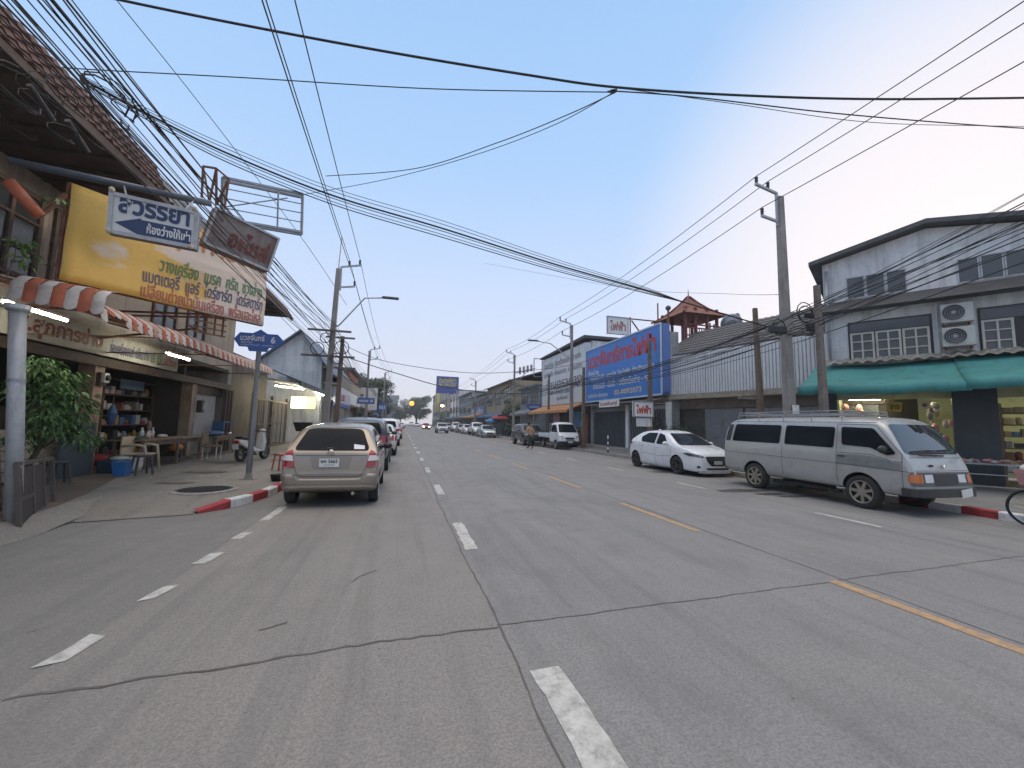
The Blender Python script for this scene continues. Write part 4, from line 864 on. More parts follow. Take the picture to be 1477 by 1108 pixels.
def ban_text(items, name, col):
    mb = MB()
    for s, s0, s1, t0, t1 in items:
        vs, fs = glyphs(s, .012); x0 = min(p.x for p in vs); x1 = max(p.x for p in vs); y0 = min(p.y for p in vs); y1 = max(p.y for p in vs); P = []
        for p in vs: a = (p.x-x0)/(x1-x0); c = (p.y-y0)/(y1-y0); ss = s0+(s1-s0)*a; tt = t0+(t1-t0)*c; P.append(bil(ss, tt)+nb*(.02*math.sin(ss*9+tt*2)+.012*math.sin(tt*11+ss*4)+.012))
        mb.add(P, fs)
    mb.build('lettering', mat('ink_'+name, col, .6, var=.15, scale=6), T)
ban_text([('วางเครื่อง  เบรค  ครัช  ช่วงล่าง', .36, .965, .36, .55)], 'banner_green', (.06, .22, .10)); ban_text([('แบตเตอรี่  แอร์  ไดร์ชาร์ต  ไดร์สตาร์ท', .29, .975, .19, .37)], 'banner_navy', (.07, .07, .17))
ban_text([('เปลี่ยนถ่ายน้ำมันเครื่อง  พร้อมอะไหล่', .285, .97, .015, .19)], 'banner_red', (.42, .09, .07)); ban_text([('สุภการช่าง', .38, .98, .66, .95)], 'banner_orange', (.52, .20, .10))
b = MB(); P = [bil(0, 0), bil(1, 0), bil(1, 1), bil(0, 1)]
for i in range(4): b.bar(P[i]-nb*.06, P[(i+1) % 4]-nb*.06, .04, .04)
for s in (.33, .66): b.bar(bil(s, 0)-nb*.06, bil(s, 1)-nb*.06, .04, .04)
b.bar(bil(1, .1)-nb*.06, (-7.2, 12.9, 4.2), .04, .04); b.bar(bil(1, .9)-nb*.06, (-7.2, 12.9, 5.8), .04, .04); b.bar(bil(.66, 0)-nb*.06, (-7.2, 11.6, 4.0), .04, .04)
b.build('frame', RUST, T)
# rusty lattice bracket under the banner
t = thing('lattice_bracket', 'small rusty lattice bracket under the yellow banner', 'bracket', bil(.66, -.15)-nb*.3); b = MB()
for k in range(4): b.bar(bil(.60+k*.05, 0)-nb*.14, bil(.60+k*.05, -.24)-nb*.14, .035, .035)
for q in (-.02, -.1, -.17, -.24): b.bar(bil(.58, q)-nb*.14, bil(.77, q)-nb*.14, .03, .03)
b.bar(bil(.60, -.2)-nb*.14, (-7.2, 12.0, 3.4), .04, .04); b.build('lattice', RUST, t)

# hanging light-box sign on a pipe
def boxsign(name, label, c4, depth, D, framem, face, cat='sign'):
    """c4 = TL, TR, BR, BL sight points; D = distances of left and right edge"""
    TLp, TRp, BRp, BLp = [PD(x, y, d) for (x, y), d in zip(c4, (D[0], D[1], D[1], D[0]))]
    o = BLp; u = (BRp-BLp); Lw = u.length; u.normalize(); zt = ((TLp-BLp).length+(TRp-BRp).length)/2
    v = ((TLp-BLp)+(TRp-BRp)).normalized(); n = u.cross(v).normalized(); v = n.cross(u)
    t = thing(name, label, cat, tuple(o+u*Lw/2+v*zt/2)); return t, o, u, v, n, Lw, zt
HS, o, u, v, n, Lw, ht = boxsign('hanging_sign', 'small white and navy arrow sign box hung from the pipe before the yellow banner', [(160, 275), (292, 307), (283, 360), (153, 335)], .3, (5.5, 6.0), GALV, None)
b = MB(); b.prism([o-n*.22, o+u*Lw-n*.22, o+u*Lw+v*ht-n*.22, o+v*ht-n*.22], n*.20); b.build('case', mat('case_grey', (.16, .17, .19), .5, .4, var=.2, dirt=.3), HS, bev=.01)
b = MB(); b.prism([o+u*.04+v*.04-n*.02, o+u*(Lw-.04)+v*.04-n*.02, o+u*(Lw-.04)+v*(ht-.04)-n*.02, o+u*.04+v*(ht-.04)-n*.02], n*.014); b.build('face', mat('sign_white', (.62, .62, .61), .35, var=.05, dirt=.12), HS)
b = MB()
for a0, b0, a1, b1 in ((0, 0, Lw, .05), (0, ht-.05, Lw, ht), (0, .05, .05, ht-.05), (Lw-.05, .05, Lw, ht-.05)): b.prism([o+u*a0+v*b0-n*.02, o+u*a1+v*b0-n*.02, o+u*a1+v*b1-n*.02, o+u*a0+v*b1-n*.02], n*.035)
b.build('frame', GALV, HS, fixn=True)
NAVY = mat('navy_ink', (.025, .05, .13), .5, var=.05)
b = MB(); hh = ht*.46; P = lambda a, c: o+u*a+v*c-n*.003
b.poly([P(.07, hh*.62), P(.34, hh*.16), P(.34, hh*.22), P(Lw-.07, hh*.22), P(Lw-.07, hh*1.02), P(.34, hh*1.02), P(.34, hh*1.10)]); b.build('arrow', NAVY, HS)
b = MB(); text_into(b, 'สวรรยา', o+u*.10+v*(ht*.54), u, v, Lw-.2, ht*.40, .0, .04, slant=.0); b.build('lettering', NAVY, HS)
b = MB(); text_into(b, 'ห้องว่างให้เช่า', o+u*(Lw*.42)+v*(hh*.36), u, v, Lw*.5, hh*.56, .0015, .03); b.build('lettering', WHITEP, HS)
for a, c in ((.03, ht+.02), (Lw-.05, ht+.02), (Lw-.06, .02), (.03, .02)): MB().ball(tuple(o+u*a+v*c+n*.02), .035, 10).build('bulb', CREAM, HS, smooth=True)
t = thing('sign_pipe', 'long blue grey pipe from the pole that carries the arrow sign', 'pipe', (-5.5, 8.6, 5.5)); pa = PD(14, 232, 5.4); pb = PD(305, 294, 6.5)
MB().tube([pa, pb], .05, 10).build('pipe', mat('pipe_blue', (.10, .12, .15), .5, .3, var=.2, dirt=.2), t, smooth=True)
b = MB()
for s in (.52, .90): q = pa.lerp(pb, s); tgt = o+u*(Lw*(.15 if s < .6 else .8))+v*ht-n*.15; b.tube([q, tgt], .012, 5)
b.build('hanger', STEEL, t)
# rusted empty sign box and bare sign frame
RS, o, u, v, n, Lw, ht = boxsign('rusty_sign', 'old rust-streaked sign box with flaking red letters at the right end of the banner', [(297, 300), (393, 332), (388, 392), (292, 350)], .3, (8.0, 8.9), None, None)
b = MB(); b.prism([o-n*.35, o+u*Lw-n*.35, o+u*Lw+v*ht-n*.35, o+v*ht-n*.35], n*.33); b.build('case', mat('rusty_sheet', (.27, .255, .245), .75, .2, var=.15, scale=2, dirt=1.0, dcol=(.16, .05, .03), bump=.2, streak=3), RS)
b = MB()
for a0, b0, a1, b1 in ((0, 0, Lw, .04), (0, ht-.04, Lw, ht), (0, .04, .04, ht-.04), (Lw-.04, .04, Lw, ht-.04)): b.prism([o+u*a0+v*b0-n*.02, o+u*a1+v*b0-n*.02, o+u*a1+v*b1-n*.02, o+u*a0+v*b1-n*.02], n*.03)
b.build('frame', GALV, RS, fixn=True)
b = MB(); text_into(b, 'อะไหล่', o+u*(Lw*.30)+v*(ht*.18), u, v, Lw*.6, ht*.55, -.004, .03); b.build('lettering', mat('rust_red_ink', (.16, .045, .035), .8, var=.5, scale=12), RS)
RF, o, u, v, n, Lw, ht = boxsign('bare_sign_frame', 'bare grey steel frame of a lost sign standing over the rusty sign against the sky', [(328, 258), (441, 281), (435, 335), (320, 315)], .25, (8.9, 9.6), None, None)
b = MB()
for k in (0, -.22):
    for p, q in (((0, 0), (Lw, 0)), ((0, ht), (Lw, ht)), ((0, 0), (0, ht)), ((Lw, 0), (Lw, ht))): b.bar(o+u*p[0]+v*p[1]+n*k, o+u*q[0]+v*q[1]+n*k, .05, .05)
b.build('box_frame', STEEL, RF)
b = MB(); b.bar(o+u*Lw*.68, o+u*Lw*.68+v*ht, .03, .03)
for q in (.28, .52, .76): b.bar(o+v*ht*q-n*.05, o+u*Lw+v*ht*q-n*.05, .018, .018)
b.bar(o+v*ht*.3-n*.08, o+u*Lw*.8+v*ht*.85-n*.08, .02, .02); b.build('brace', STEEL, RF)
t = thing('roof_bracket', 'rusty truss of thin bars standing on the eave beside the bare frame', 'bracket', (-5.3, 11, 6.6)); b = MB()
q = [PD(x, y, 8.8) for x, y in ((293, 240), (312, 243), (330, 258), (291, 285), (302, 291), (312, 296), (324, 300))]
for i, j in ((0, 3), (0, 1), (1, 2), (1, 5), (0, 4), (1, 4), (2, 6), (2, 5)): b.bar(q[i], q[j], .035, .035)
b.build('truss', RUST, t)
# orange pipe and climbing shoots by the windows
t = thing('orange_pipe', 'short fat orange pipe stub hanging by the upper windows at the left edge', 'pipe', tuple(PD(40, 290, 6))); MB().tube([PD(12, 262, 5.9), PD(58, 312, 6.1)], .08, 12).build('pipe', mat('orange_plastic', (.42, .12, .06), .5, var=.12, dirt=.2), t, smooth=True); MB().tube([PD(58, 312, 6.1), PD(95, 280, 6.3)], .035, 8).build('elbow', RUST, t)

# street name sign on its post
p = GZ(358, 692, .13); pzz = .13; ST = thing('street_sign', 'blue arrow-ended street name sign on a grey post at the left corner', 'sign', (p.x, p.y, pzz))
b = MB(); b.lathe([(.062, 0), (.062, 1.4), (.055, 1.42), (.055, 3.16)], (p.x, p.y, pzz), n=14); b.build('post', mat('post_grey', (.17, .18, .19), .5, .4, var=.15, dirt=.3), ST, smooth=True)
b = MB(); b.bx(p.x-.15, p.x+.15, p.y-.12, p.y+.12, .10, .155); b.lathe([(.10, .0), (.065, .14)], (p.x, p.y, .15), n=12); b.build('base', CONC, ST)
SIGNB = mat('sign_blue', (.035, .10, .33), .35, var=.06, dirt=.1); o = Vector((p.x-.54, p.y-.06, 3.30)); rz = .12; u = Vector((math.cos(rz), -math.sin(rz)*0, 0)).normalized(); v = UZ
b = MB(); W_, H_ = 1.10, .34; b.prism([o+u*a+v*c for a, c in ((0, H_*.5), (.12, 0), (W_-.16, 0), (W_, H_*.5), (W_-.16, H_), (.12, H_))], (0, .05, 0)); b.prism([o+u*a+v*c for a, c in ((.30, 0), (.34, -.10), (W_-.38, -.10), (W_-.34, 0))], (0, .05, 0)); b.prism([o+u*a+v*c for a, c in ((.40, H_), (.56, H_+.10), (.72, H_))], (0, .04, 0))
b.build('plate', SIGNB, ST, fixn=True)
b = MB(); 
for args in (('นวลจันทร์', o+u*.14+v*.15, u, v, .52, .15, .004, .015), ('6', o+u*.80+v*.11, u, v, .10, .17, .004, .03), ('Nuan Chan', o+u*.16+v*.085, u, v, .24, .045, .004), ('แขวงนวลจันทร์   เขตบึงกุ่ม', o+u*.15+v*.025, u, v, .72, .045, .004)): b = MB(); text_into(b, *args); b.build('lettering', WHITEP, ST)

# ------------------------------------------------------------------ garage clutter
FL = .2
def table(name, label, x0, x1, y0, y1, h, top, leg, th=.04):
    t = thing(name, label, 'table', ((x0+x1)/2, (y0+y1)/2, FL)); MB().bx(x0, x1, y0, y1, FL+h-th, FL+h).build('tabletop', top, t, bev=.006)
    for x in (x0+.08, x1-.08):
        for y in (y0+.1, y1-.1): MB().bx(x-.03, x+.03, y-.03, y+.03, FL, FL+h-th).build('leg', leg, t)
    MB().bx(x1-.08, x1-.05, y0+.13, y1-.13, FL+h-th-.12, FL+h-th).build('apron', leg, t); return t
TBW = mat('table_wood', (.20, .13, .08), .6, var=.25, scale=5, dirt=.3)
table('work_table', 'long wooden work table with bottles on it in the garage mouth', -7.1, -6.35, 12.75, 14.7, .76, TBW, OLDWOOD)
table('work_table', 'second work table with a paler top behind the grey stool', -7.2, -6.5, 14.85, 16.5, .74, mat('pale_top', (.30, .22, .15), .6, var=.15, dirt=.3), OLDWOOD)
bt = table('bench_table', 'brown bench table with blue tarpaulin before the cream sheet door', -7.2, -6.55, 17.7, 19.6, .68, TBW, TBW)
def bottle(x, y, z, h, r, m, label, group='bottles and jars on the work table'):
    t = tag(MB().lathe([(0, 0), (r, .005), (r, h*.55), (r*.85, h*.68), (r*.4, h*.78), (r*.4, h*.95), (0, h*.95)], (x, y, z), n=12).build('bottle', m, smooth=True), label, 'bottle', group)
    MB().lathe([(r*.45, h*.93), (r*.45, h), (0, h)], (x, y, z), n=10).build('cap', WHITEP, t)
CLR = mat('clear_plastic', (.42, .45, .46), .2, var=.1); PINKJ = mat('pink_jar', (.42, .22, .20), .4, var=.15)
zt_ = FL+.76
bottle(-6.7, 13.3, zt_, .30, .055, CLR, 'clear bottle with white cap, left on the work table'); bottle(-6.62, 13.48, zt_, .22, .07, PINKJ, 'squat pink jar on the work table beside the clear bottle'); bottle(-6.75, 13.9, zt_, .30, .045, CLR, 'slim clear bottle standing alone on the work table'); bottle(-6.6, 13.38, zt_, .2, .06, mat('jar_white', (.5, .45, .42), .4, var=.1), 'pale jar before the clear bottle on the work table')
t = tag(MB().bx(-7.05, -6.5, 12.8, 13.25, zt_, zt_+.05).bx(-7.0, -6.6, 12.85, 13.2, zt_+.05, zt_+.08, 0).build('tray', mat('dark_green_tray', (.03, .07, .035), .5, var=.3)), 'flat dark green tray at the near end of the work table', 'tray')
t = tag(MB().ball((-6.7, 14.3, zt_+.05), (.12, .16, .06), 10).build('parts_bag', mat('bag_pale', (.45, .45, .42), .4, var=.2), smooth=True), 'crumpled pale bag on the far end of the work table', 'bag')
# vase of dark ornament
t = tag(MB().lathe([(0, 0), (.07, 0), (.09, .12), (.05, .25), (.07, .34), (.04, .44), (0, .5)], (-6.95, 14.1, zt_), n=14).build('vase', mat('dark_ceramic', (.12, .07, .05), .4, var=.4, scale=12), smooth=True), 'tall dark ornamental jar at the back of the work table', 'jar')
def stool(name, label, x, y, z, h, w_, m, lm=None):
    t = thing(name, label, 'stool', (x, y, z)); MB().lathe([(0, h), (w_, h), (w_*1.04, h-.02), (w_*.98, h-.05), (0, h-.03)], (x, y, z), n=4).build('seat', m, t)
    for k in range(4):
        a = math.pi/2*k; c = Vector((x+math.cos(a)*w_*.86, y+math.sin(a)*w_*.86, z+h-.04)); d = Vector((x+math.cos(a)*w_*1.15, y+math.sin(a)*w_*1.15, z)); MB().bar(d, c, .04, .03).build('leg', lm or m, t)
    return t
DGREY = mat('dark_grey_plastic', (.055, .058, .065), .45, var=.15); REDPL = mat('red_plastic', (.33, .025, .03), .4, var=.1)
a = GZ(240, 678, FL); stool('plastic_stool', 'dark grey plastic stool in front of the garage tables', -5.85, a.y-1.0, FL, .46, .2, DGREY)
stool('plastic_stool', 'dark stool under the plank screen by the potted tree', -6.55, 10.35, FL, .45, .2, DGREY)
a = GZ(405, 678, .14); stool('plastic_stool', 'red plastic stool on the pavement behind the beige hatchback', a.x, a.y, .13, .47, .2, REDPL)
# chair with pale legs at the tables
t = thing('wooden_chair', 'low wooden chair with white metal legs beside the second work table', 'chair', (-6.0, 15.9, FL)); b = MB(); b.bx(-6.25, -5.8, 15.7, 16.15, FL+.42, FL+.46); b.build('seat', TBW, t); MB().bx(-6.28, -6.24, 15.7, 16.15, FL+.5, FL+.88).build('backrest', TBW, t)
for x in (-6.22, -5.83):
    for y in (15.74, 16.11): MB().tube([(x, y, FL), (x, y, FL+.42)], .013, 6).build('leg', WHITEP, t)
# armchair of bent pale plastic
t = thing('plastic_armchair', 'cream plastic armchair with bent arms tucked under the work table', 'chair', (-6.35, 12.6, FL)); CP = mat('cream_plastic', (.46, .38, .28), .45, var=.1, dirt=.2)
MB().bx(-6.6, -6.1, 12.35, 12.85, FL+.40, FL+.44).build('seat', CP, t, bev=.01); MB().bx(-6.64, -6.6, 12.35, 12.85, FL+.42, FL+.85).build('backrest', CP, t, bev=.01)
for y in (12.33, 12.87): MB().tube([(-6.6, y, FL+.62), (-6.3, y, FL+.66), (-6.12, y, FL+.62), (-6.08, y, FL+.4), (-6.03, y, FL)], [.03, .035, .035, .03, .025], 8).build('arm', CP, t, smooth=True)
for y in (12.38, 12.82): MB().tube([(-6.6, y, FL+.42), (-6.66, y, FL)], .025, 6).build('leg', CP, t)
def bucket(name, label, cat, x, y, z, r0, r1, h, m):
    o = tag(MB().lathe([(0, .01), (r0, 0), (r1, h), (r1+.015, h), (r1-.01, h-.01), (r0-.01, .02)], (x, y, z), n=16).build(name, m, smooth=True), label, cat); return o
a = GZ(175, 686, FL); t = thing('bin', 'bright blue square bin on the garage floor edge', 'bin', (a.x, a.y, FL)); b = MB(); b.add([(a.x+s*w_, a.y+q*w_, FL+z) for z, w_ in ((0, .11), (.30, .14)) for s, q in ((-1, -1), (1, -1), (1, 1), (-1, 1))], [(0, 1, 5, 4), (1, 2, 6, 5), (2, 3, 7, 6), (3, 0, 4, 7), (3, 2, 1, 0)]); b.build('tub', mat('blue_plastic', (.03, .15, .42), .4, var=.08), t); b = MB(); b.bx(a.x-.15, a.x+.15, a.y-.15, a.y+.15, FL+.30, FL+.32); b.build('rim', MC['blue_plastic'], t)
a = GZ(155, 684, FL); t = thing('crate', 'dark blue crate of rags beside the bright blue bin', 'crate', (a.x, a.y, FL)); MB().bx(a.x-.3, a.x+.25, a.y+.1, a.y+.75, FL, FL+.30).build('box', mat('navy_plastic', (.02, .035, .06), .5, var=.2), t, bev=.02); MB().ball((a.x, a.y+.45, FL+.33), (.22, .26, .07), 10).build('rags', CLR, t, smooth=True)
a = GZ(193, 680, FL); tag(MB().lathe([(0, 0), (.13, .01), (.17, .16), (.16, .28), (.19, .37), (.12, .36), (0, .3)], (a.x, a.y, FL), n=9).build('plastic_bag', mat('white_bag', (.62, .60, .58), .4, var=.15, scale=9, bump=.4, bscale=14), smooth=True), 'white plastic bag standing next to the blue bin', 'bag')
a = GZ(140, 672, FL); tag(MB().ball((a.x, a.y, FL+.16), (.22, .25, .16), 10).build('red_bag', mat('red_cloth', (.30, .03, .05), .7, var=.2), smooth=True), 'crumpled red bag under the work table by the pillar', 'bag')
tag(MB().ball((-6.6, 14.9, FL+.45), (.18, .2, .12), 10).build('orange_bag', mat('orange_cloth', (.48, .19, .03), .7, var=.2), smooth=True), 'orange yellow bag between the two work tables', 'bag')
t = tag(MB().bx(-6.95, -6.9, 10.9, 11.9, FL, FL+1.15).build('leaning_board', mat('dark_blue_board', (.035, .055, .065), .6, var=.2, dirt=.3)), 'dark blue board leaning by the garage pillar', 'board')
# blue umbrella hung on the pillar, pennant
t = thing('umbrella', 'folded blue umbrella hanging on the flaking garage pillar', 'umbrella', (-7.15, 12.75, 1.5)); MB().lathe([(.0, -.28), (.08, -.1), (.11, .08), (.05, .24), (.02, .30)], (-7.12, 12.78, 1.55), n=10).build('canopy', mat('umbrella_blue', (.03, .07, .17), .6, var=.2), t); MB().tube([(-7.12, 12.78, 1.85), (-7.12, 12.78, 2.05)], .012, 6).build('handle', DARKWOOD, t)
# parts shelf with stock, pale cabinet
sh = thing('parts_shelf', 'tall red-brown shelf full of spare parts at the back of the garage', 'shelf', (-8.6, 15.9, FL)); SHM = mat('shelf_redbrown', (.12, .06, .045), .7, var=.25, dirt=.3)
for y in (14.6, 17.1):
    for x in (-8.85, -8.4): MB().bx(x-.03, x+.03, y-.03, y+.03, FL, FL+2.55).build('upright', SHM, sh)
random.seed(3); STK = [mat('stock_%s' % n_, c_, .6, var=.2, scale=10) for n_, c_ in (('tan', (.25, .19, .12)), ('grey', (.2, .2, .2)), ('white', (.45, .44, .42)), ('ochre', (.38, .24, .06)), ('blue', (.06, .13, .25)), ('red', (.25, .05, .04)), ('black', (.03, .03, .03)))]
for k in range(6):
    z = FL+.15+k*.46; MB().bx(-8.9, -8.35, 14.58, 17.12, z, z+.035).build('shelf_board', SHM, sh); y = 14.7
    if k == 5: break
    while y < 16.95:
        w_ = random.uniform(.1, .26); h = random.uniform(.10, .30); m = random.choice(STK)
        if random.random() < .55: o = MB().bx(-8.75, -8.42, y, y+w_, z+.037, z+.037+h).build('box', m)
        else: o = MB().lathe([(0, 0), (w_*.45, 0), (w_*.45, h*.7), (w_*.25, h*.85), (w_*.25, h), (0, h)], (-8.55, y+w_/2, z+.037), n=10).build('jar', m, smooth=True)
        tag(o, 'small spare part or container on the tall garage shelf', 'spare part', 'stock on the garage shelf'); y += w_+random.uniform(.02, .12)
t = thing('cabinet', 'pale dusty cabinet with a row of tins on top in the garage', 'cabinet', (-9.2, 13.7, FL)); MB().bx(-9.5, -9.0, 12.9, 14.4, FL, FL+1.55).build('case', mat('pale_cabinet', (.17, .14, .10), .7, var=.2, dirt=.5), t); MB().bx(-8.995, -8.98, 13.1, 14.2, FL+.75, FL+1.3).build('opening', DARKIN, t)
for k in range(7): tag(MB().lathe([(0, 0), (.07, 0), (.07, .16), (0, .17)], (-9.15, 13.0+.2*k, FL+1.552), n=10).build('tin', STK[(k*3) % 7], smooth=True), 'small tin in the row along the top of the pale cabinet', 'tin', 'tins on the cabinet')
t = tag(MB().bx(-8.36, -8.34, 15.2, 16.4, FL+2.2, FL+2.5).build('wall_sign', mat('faded_blue_board', (.12, .20, .27), .5, var=.2, scale=8)), 'faded blue board across the top of the parts shelf', 'sign')
# blue tarpaulin and frame on the bench
t = thing('blue_tarpaulin', 'blue tarpaulin bundle and folded blue frame lying on the bench table', 'tarpaulin', (-6.9, 18.6, FL+.68)); random.seed(4)
b = MB(); b.ball((-6.9, 18.3, FL+.78), (.28, .6, .11), 14); o = b.build('cloth', mat('tarp_blue', (.03, .10, .20), .6, var=.25, scale=6, bump=.6, bscale=8), t, smooth=True)
b = MB(); b.bx(-7.1, -6.7, 18.55, 18.62, FL+.72, FL+1.25); b.bx(-7.1, -6.7, 18.62, 19.5, FL+1.18, FL+1.25); b.build('frame', MC['tarp_blue'], t)
tag(MB().lathe([(0, 0), (.09, 0), (.10, .12), (0, .14)], (-6.75, 19.3, FL+.68), n=12).build('bowl', CHROME, smooth=True), 'shiny metal bowl at the far end of the bench table', 'bowl')
t = thing('lantern', 'dark wall lantern box hanging beside the cream sheet door', 'lantern', (-7.2, 17.7, 1.9)); MB().bx(-7.27, -7.12, 17.55, 17.8, 1.75, 2.2).build('back', DARKWOOD, t); MB().lathe([(.05, 0), (.07, .05), (.06, .25), (.0, .3)], (-7.08, 17.68, 1.82), n=10).build('glass', CLR, t)

# ------------------------------------------------------------------ plants
def leafcloud(mb, centres, n, size, seed, droop=.4, mats=3, asp=.5, flat=.3):
    """n leaf blades: each a bent two-face blade, scattered through a set of overlapping clumps"""
    rnd = random.Random(seed)
    for _ in range(n):
        c, r = rnd.choice(centres)
        while True:
            p = Vector((rnd.uniform(-1, 1), rnd.uniform(-1, 1), rnd.uniform(-1, 1)))
            if .25 < p.length < 1: break
        q = Vector(c)+Vector((p.x*r[0], p.y*r[1], p.z*r[2])); d = Vector((p.x, p.y, rnd.uniform(-.5, .5)-droop)).normalized()
        s = d.cross(Vector((0, 0, 1))); s = s.normalized() if s.length > .05 else Vector((1, 0, 0)); s = (s+Vector((0, 0, rnd.uniform(-.6, .6)))).normalized(); L = size*rnd.uniform(.6, 1.35); W_ = L*asp
        m = q+d*L*.5+Vector((0, 0, L*.12)); e = q+d*L+Vector((0, 0, -L*.15))
        mb.add([q, m-s*W_*.5, e, m+s*W_*.5], [(0, 1, 2), (0, 2, 3)], rnd.randrange(mats))
LEAF = [leafmat('leaf_mid', (.075, .17, .04)), leafmat('leaf_light', (.14, .25, .07)), leafmat('leaf_dark', (.03, .08, .022))]
LEAFD = [leafmat('tree_leaf_mid', (.045, .075, .03)), leafmat('tree_leaf_light', (.07, .105, .045)), leafmat('tree_leaf_dark', (.02, .038, .016))]
BARK = mat('bark', (.11, .085, .065), .9, var=.3, scale=8, dirt=.4, bump=.4)
c0 = AX(80, 580, -5.75); t = thing('potted_tree', 'bushy bright green small tree between the grey post and the garage pillar', 'tree', (c0.x, c0.y, .15))
b = MB(); rnd = random.Random(2)
cl = [((c0.x+rnd.uniform(-.25, .25), c0.y+rnd.uniform(-.32, .36), z), (.25, .29, .20)) for z in (1.15, 1.35, 1.5, 1.7, 1.85, 2.0, 2.2, 2.35) for _ in range(2)]
leafcloud(b, cl, 2000, .11, 9, droop=.55, asp=.42); b.build('crown', LEAF, t)
b = MB(); b.tube([(c0.x-.3, c0.y, .1), (c0.x-.25, c0.y, .7), (c0.x-.1, c0.y+.05, 1.2), (c0.x, c0.y, 1.9)], [.05, .045, .035, .02], 8)
for k in range(5): a = k*1.3; b.tube([(c0.x-.12, c0.y+.04, 1.0+k*.15), (c0.x+.3*math.cos(a), c0.y+.35*math.sin(a), 1.35+k*.18)], [.02, .008], 5)
b.build('trunk', BARK, t, smooth=True)
t = thing('climbing_shoots', 'thin climbing shoots with a few leaves on the wall left of the banner', 'plant', (-6, 8, 4)); b = MB(); q = PD(40, 375, 6.1)
leafcloud(b, [(tuple(q), (.16, .14, .12)), (tuple(PD(28, 350, 6.1)), (.12, .1, .08)), (tuple(PD(80, 290, 6.2)), (.12, .12, .06))], 90, .10, 12, asp=.6); b.build('leaves', LEAF, t)
b = MB(); b.tube([PD(10, 398, 6.0), PD(22, 370, 6.05), PD(42, 372, 6.1)], .01, 5); b.tube([PD(22, 370, 6.05), PD(24, 345, 6.1)], .008, 5); b.build('stem', BARK, t)

# ------------------------------------------------------------------ left: gate, scooter, motorbike, the next houses
t = thing('lattice_gate', 'tall folding gate of slim brown-grey bars past the corner shophouse', 'gate', (-6.5, 24, .15)); GB = mat('gate_bar', (.20, .165, .13), .6, .3, var=.25, dirt=.5)
b = MB(); y = 20.9
while y < 26.3: b.box((-6.45+.04*math.sin(y*8), y, 1.35), (.022, .03, 2.3)); y += .125
b.build('bars', GB, t); b = MB(); b.bx(-6.5, -6.4, 20.8, 26.4, .18, .26); b.bx(-6.5, -6.4, 20.8, 26.4, 2.46, 2.54); b.bx(-6.49, -6.41, 20.8, 26.4, 1.3, 1.35); b.build('rail', GB, t)
for y in (20.85, 23.6, 26.4): MB().bx(-6.52, -6.40, y-.05, y+.05, .15, 2.75).build('post', GB, t)
H2 = thing('canopy_house', 'low shop with a dark green sheet canopy over lit tubes, past the folding gate', 'shop', (-7, 23.5, .15))
b = MB(); b.bx(-12, -7.6, 20.5, 26.5, .1, 4.6); b.build('wall', mat('grey_brown_wall', (.22, .19, .16), .85, var=.15, dirt=.5, streak=3), H2)
GRN = mat('canopy_green', (.05, .085, .08), .55, .2, var=.2, dirt=.35)
b = MB(); P = [AX(395, 528, -6.9), AX(447, 562, -4.7)]
corrug(b, (-4.55, 20.6, 3.32), UY, (-2.4, 0, .95), 9.0, 2.6, .22, .02); b.build('canopy', GRN, H2); b = MB(); b.bx(-4.6, -4.5, 20.6, 29.6, 3.12, 3.34); b.build('fascia', mat('canopy_edge', (.12, .15, .15), .6, .2, var=.2, dirt=.3), H2)
b = MB(); b.add([(-4.62, 20.7, 3.24), (-4.62, 29.5, 3.24), (-7.0, 29.5, 3.6), (-7.0, 20.7, 3.6)], [(0, 1, 2, 3)]); b.build('ceiling', WHITEP, H2)
batten('fluorescent_lamp', (-6.6, 24.5, 3.36), (-5.2, 24.5, 3.22), 'bright tube lamp crosswise under the dark green canopy'); batten('fluorescent_lamp', (-4.75, 25.2, 3.12), (-4.75, 28.2, 3.12), 'long bright tube lamp along the front edge of the dark green canopy')
LITY = mat('lit_yellow_sign', (.8, .6, .15), emit=(1, .66, .12), estr=1.6); LITP = mat('lit_pale_sign', (.8, .7, .4), emit=(1, .85, .5), estr=1.6)
t = thing('lit_sign', 'lit yellow shop sign panel under the dark green canopy', 'sign', (-5.4, 26.6, 2.6)); q0 = AX(413, 594, -6.1); y0 = q0.y
b = MB(); b.bx(-6.3, -4.95, 26.6, 26.75, 2.2, 2.95); b.build('case', STEEL, t); MB().bx(-6.27, -5.45, 26.57, 26.6, 2.24, 2.91).build('face', LITP, t); MB().bx(-5.45, -4.98, 26.57, 26.6, 2.24, 2.91).build('face', LITY, t)
b = MB(); text_into(b, 'ร้านอาหาร', (-6.2, 26.56, 2.6), UX, UZ, .7, .22, .004, .03); b.build('lettering', mat('sign_red_ink', (.4, .04, .02), .6), t); b = MB(); text_into(b, 'ตามสั่ง', (-6.2, 26.56, 2.32), UX, UZ, .66, .2, .004, .02); b.build('lettering', mat('sign_red_ink', (.4, .04, .02), .6), t)
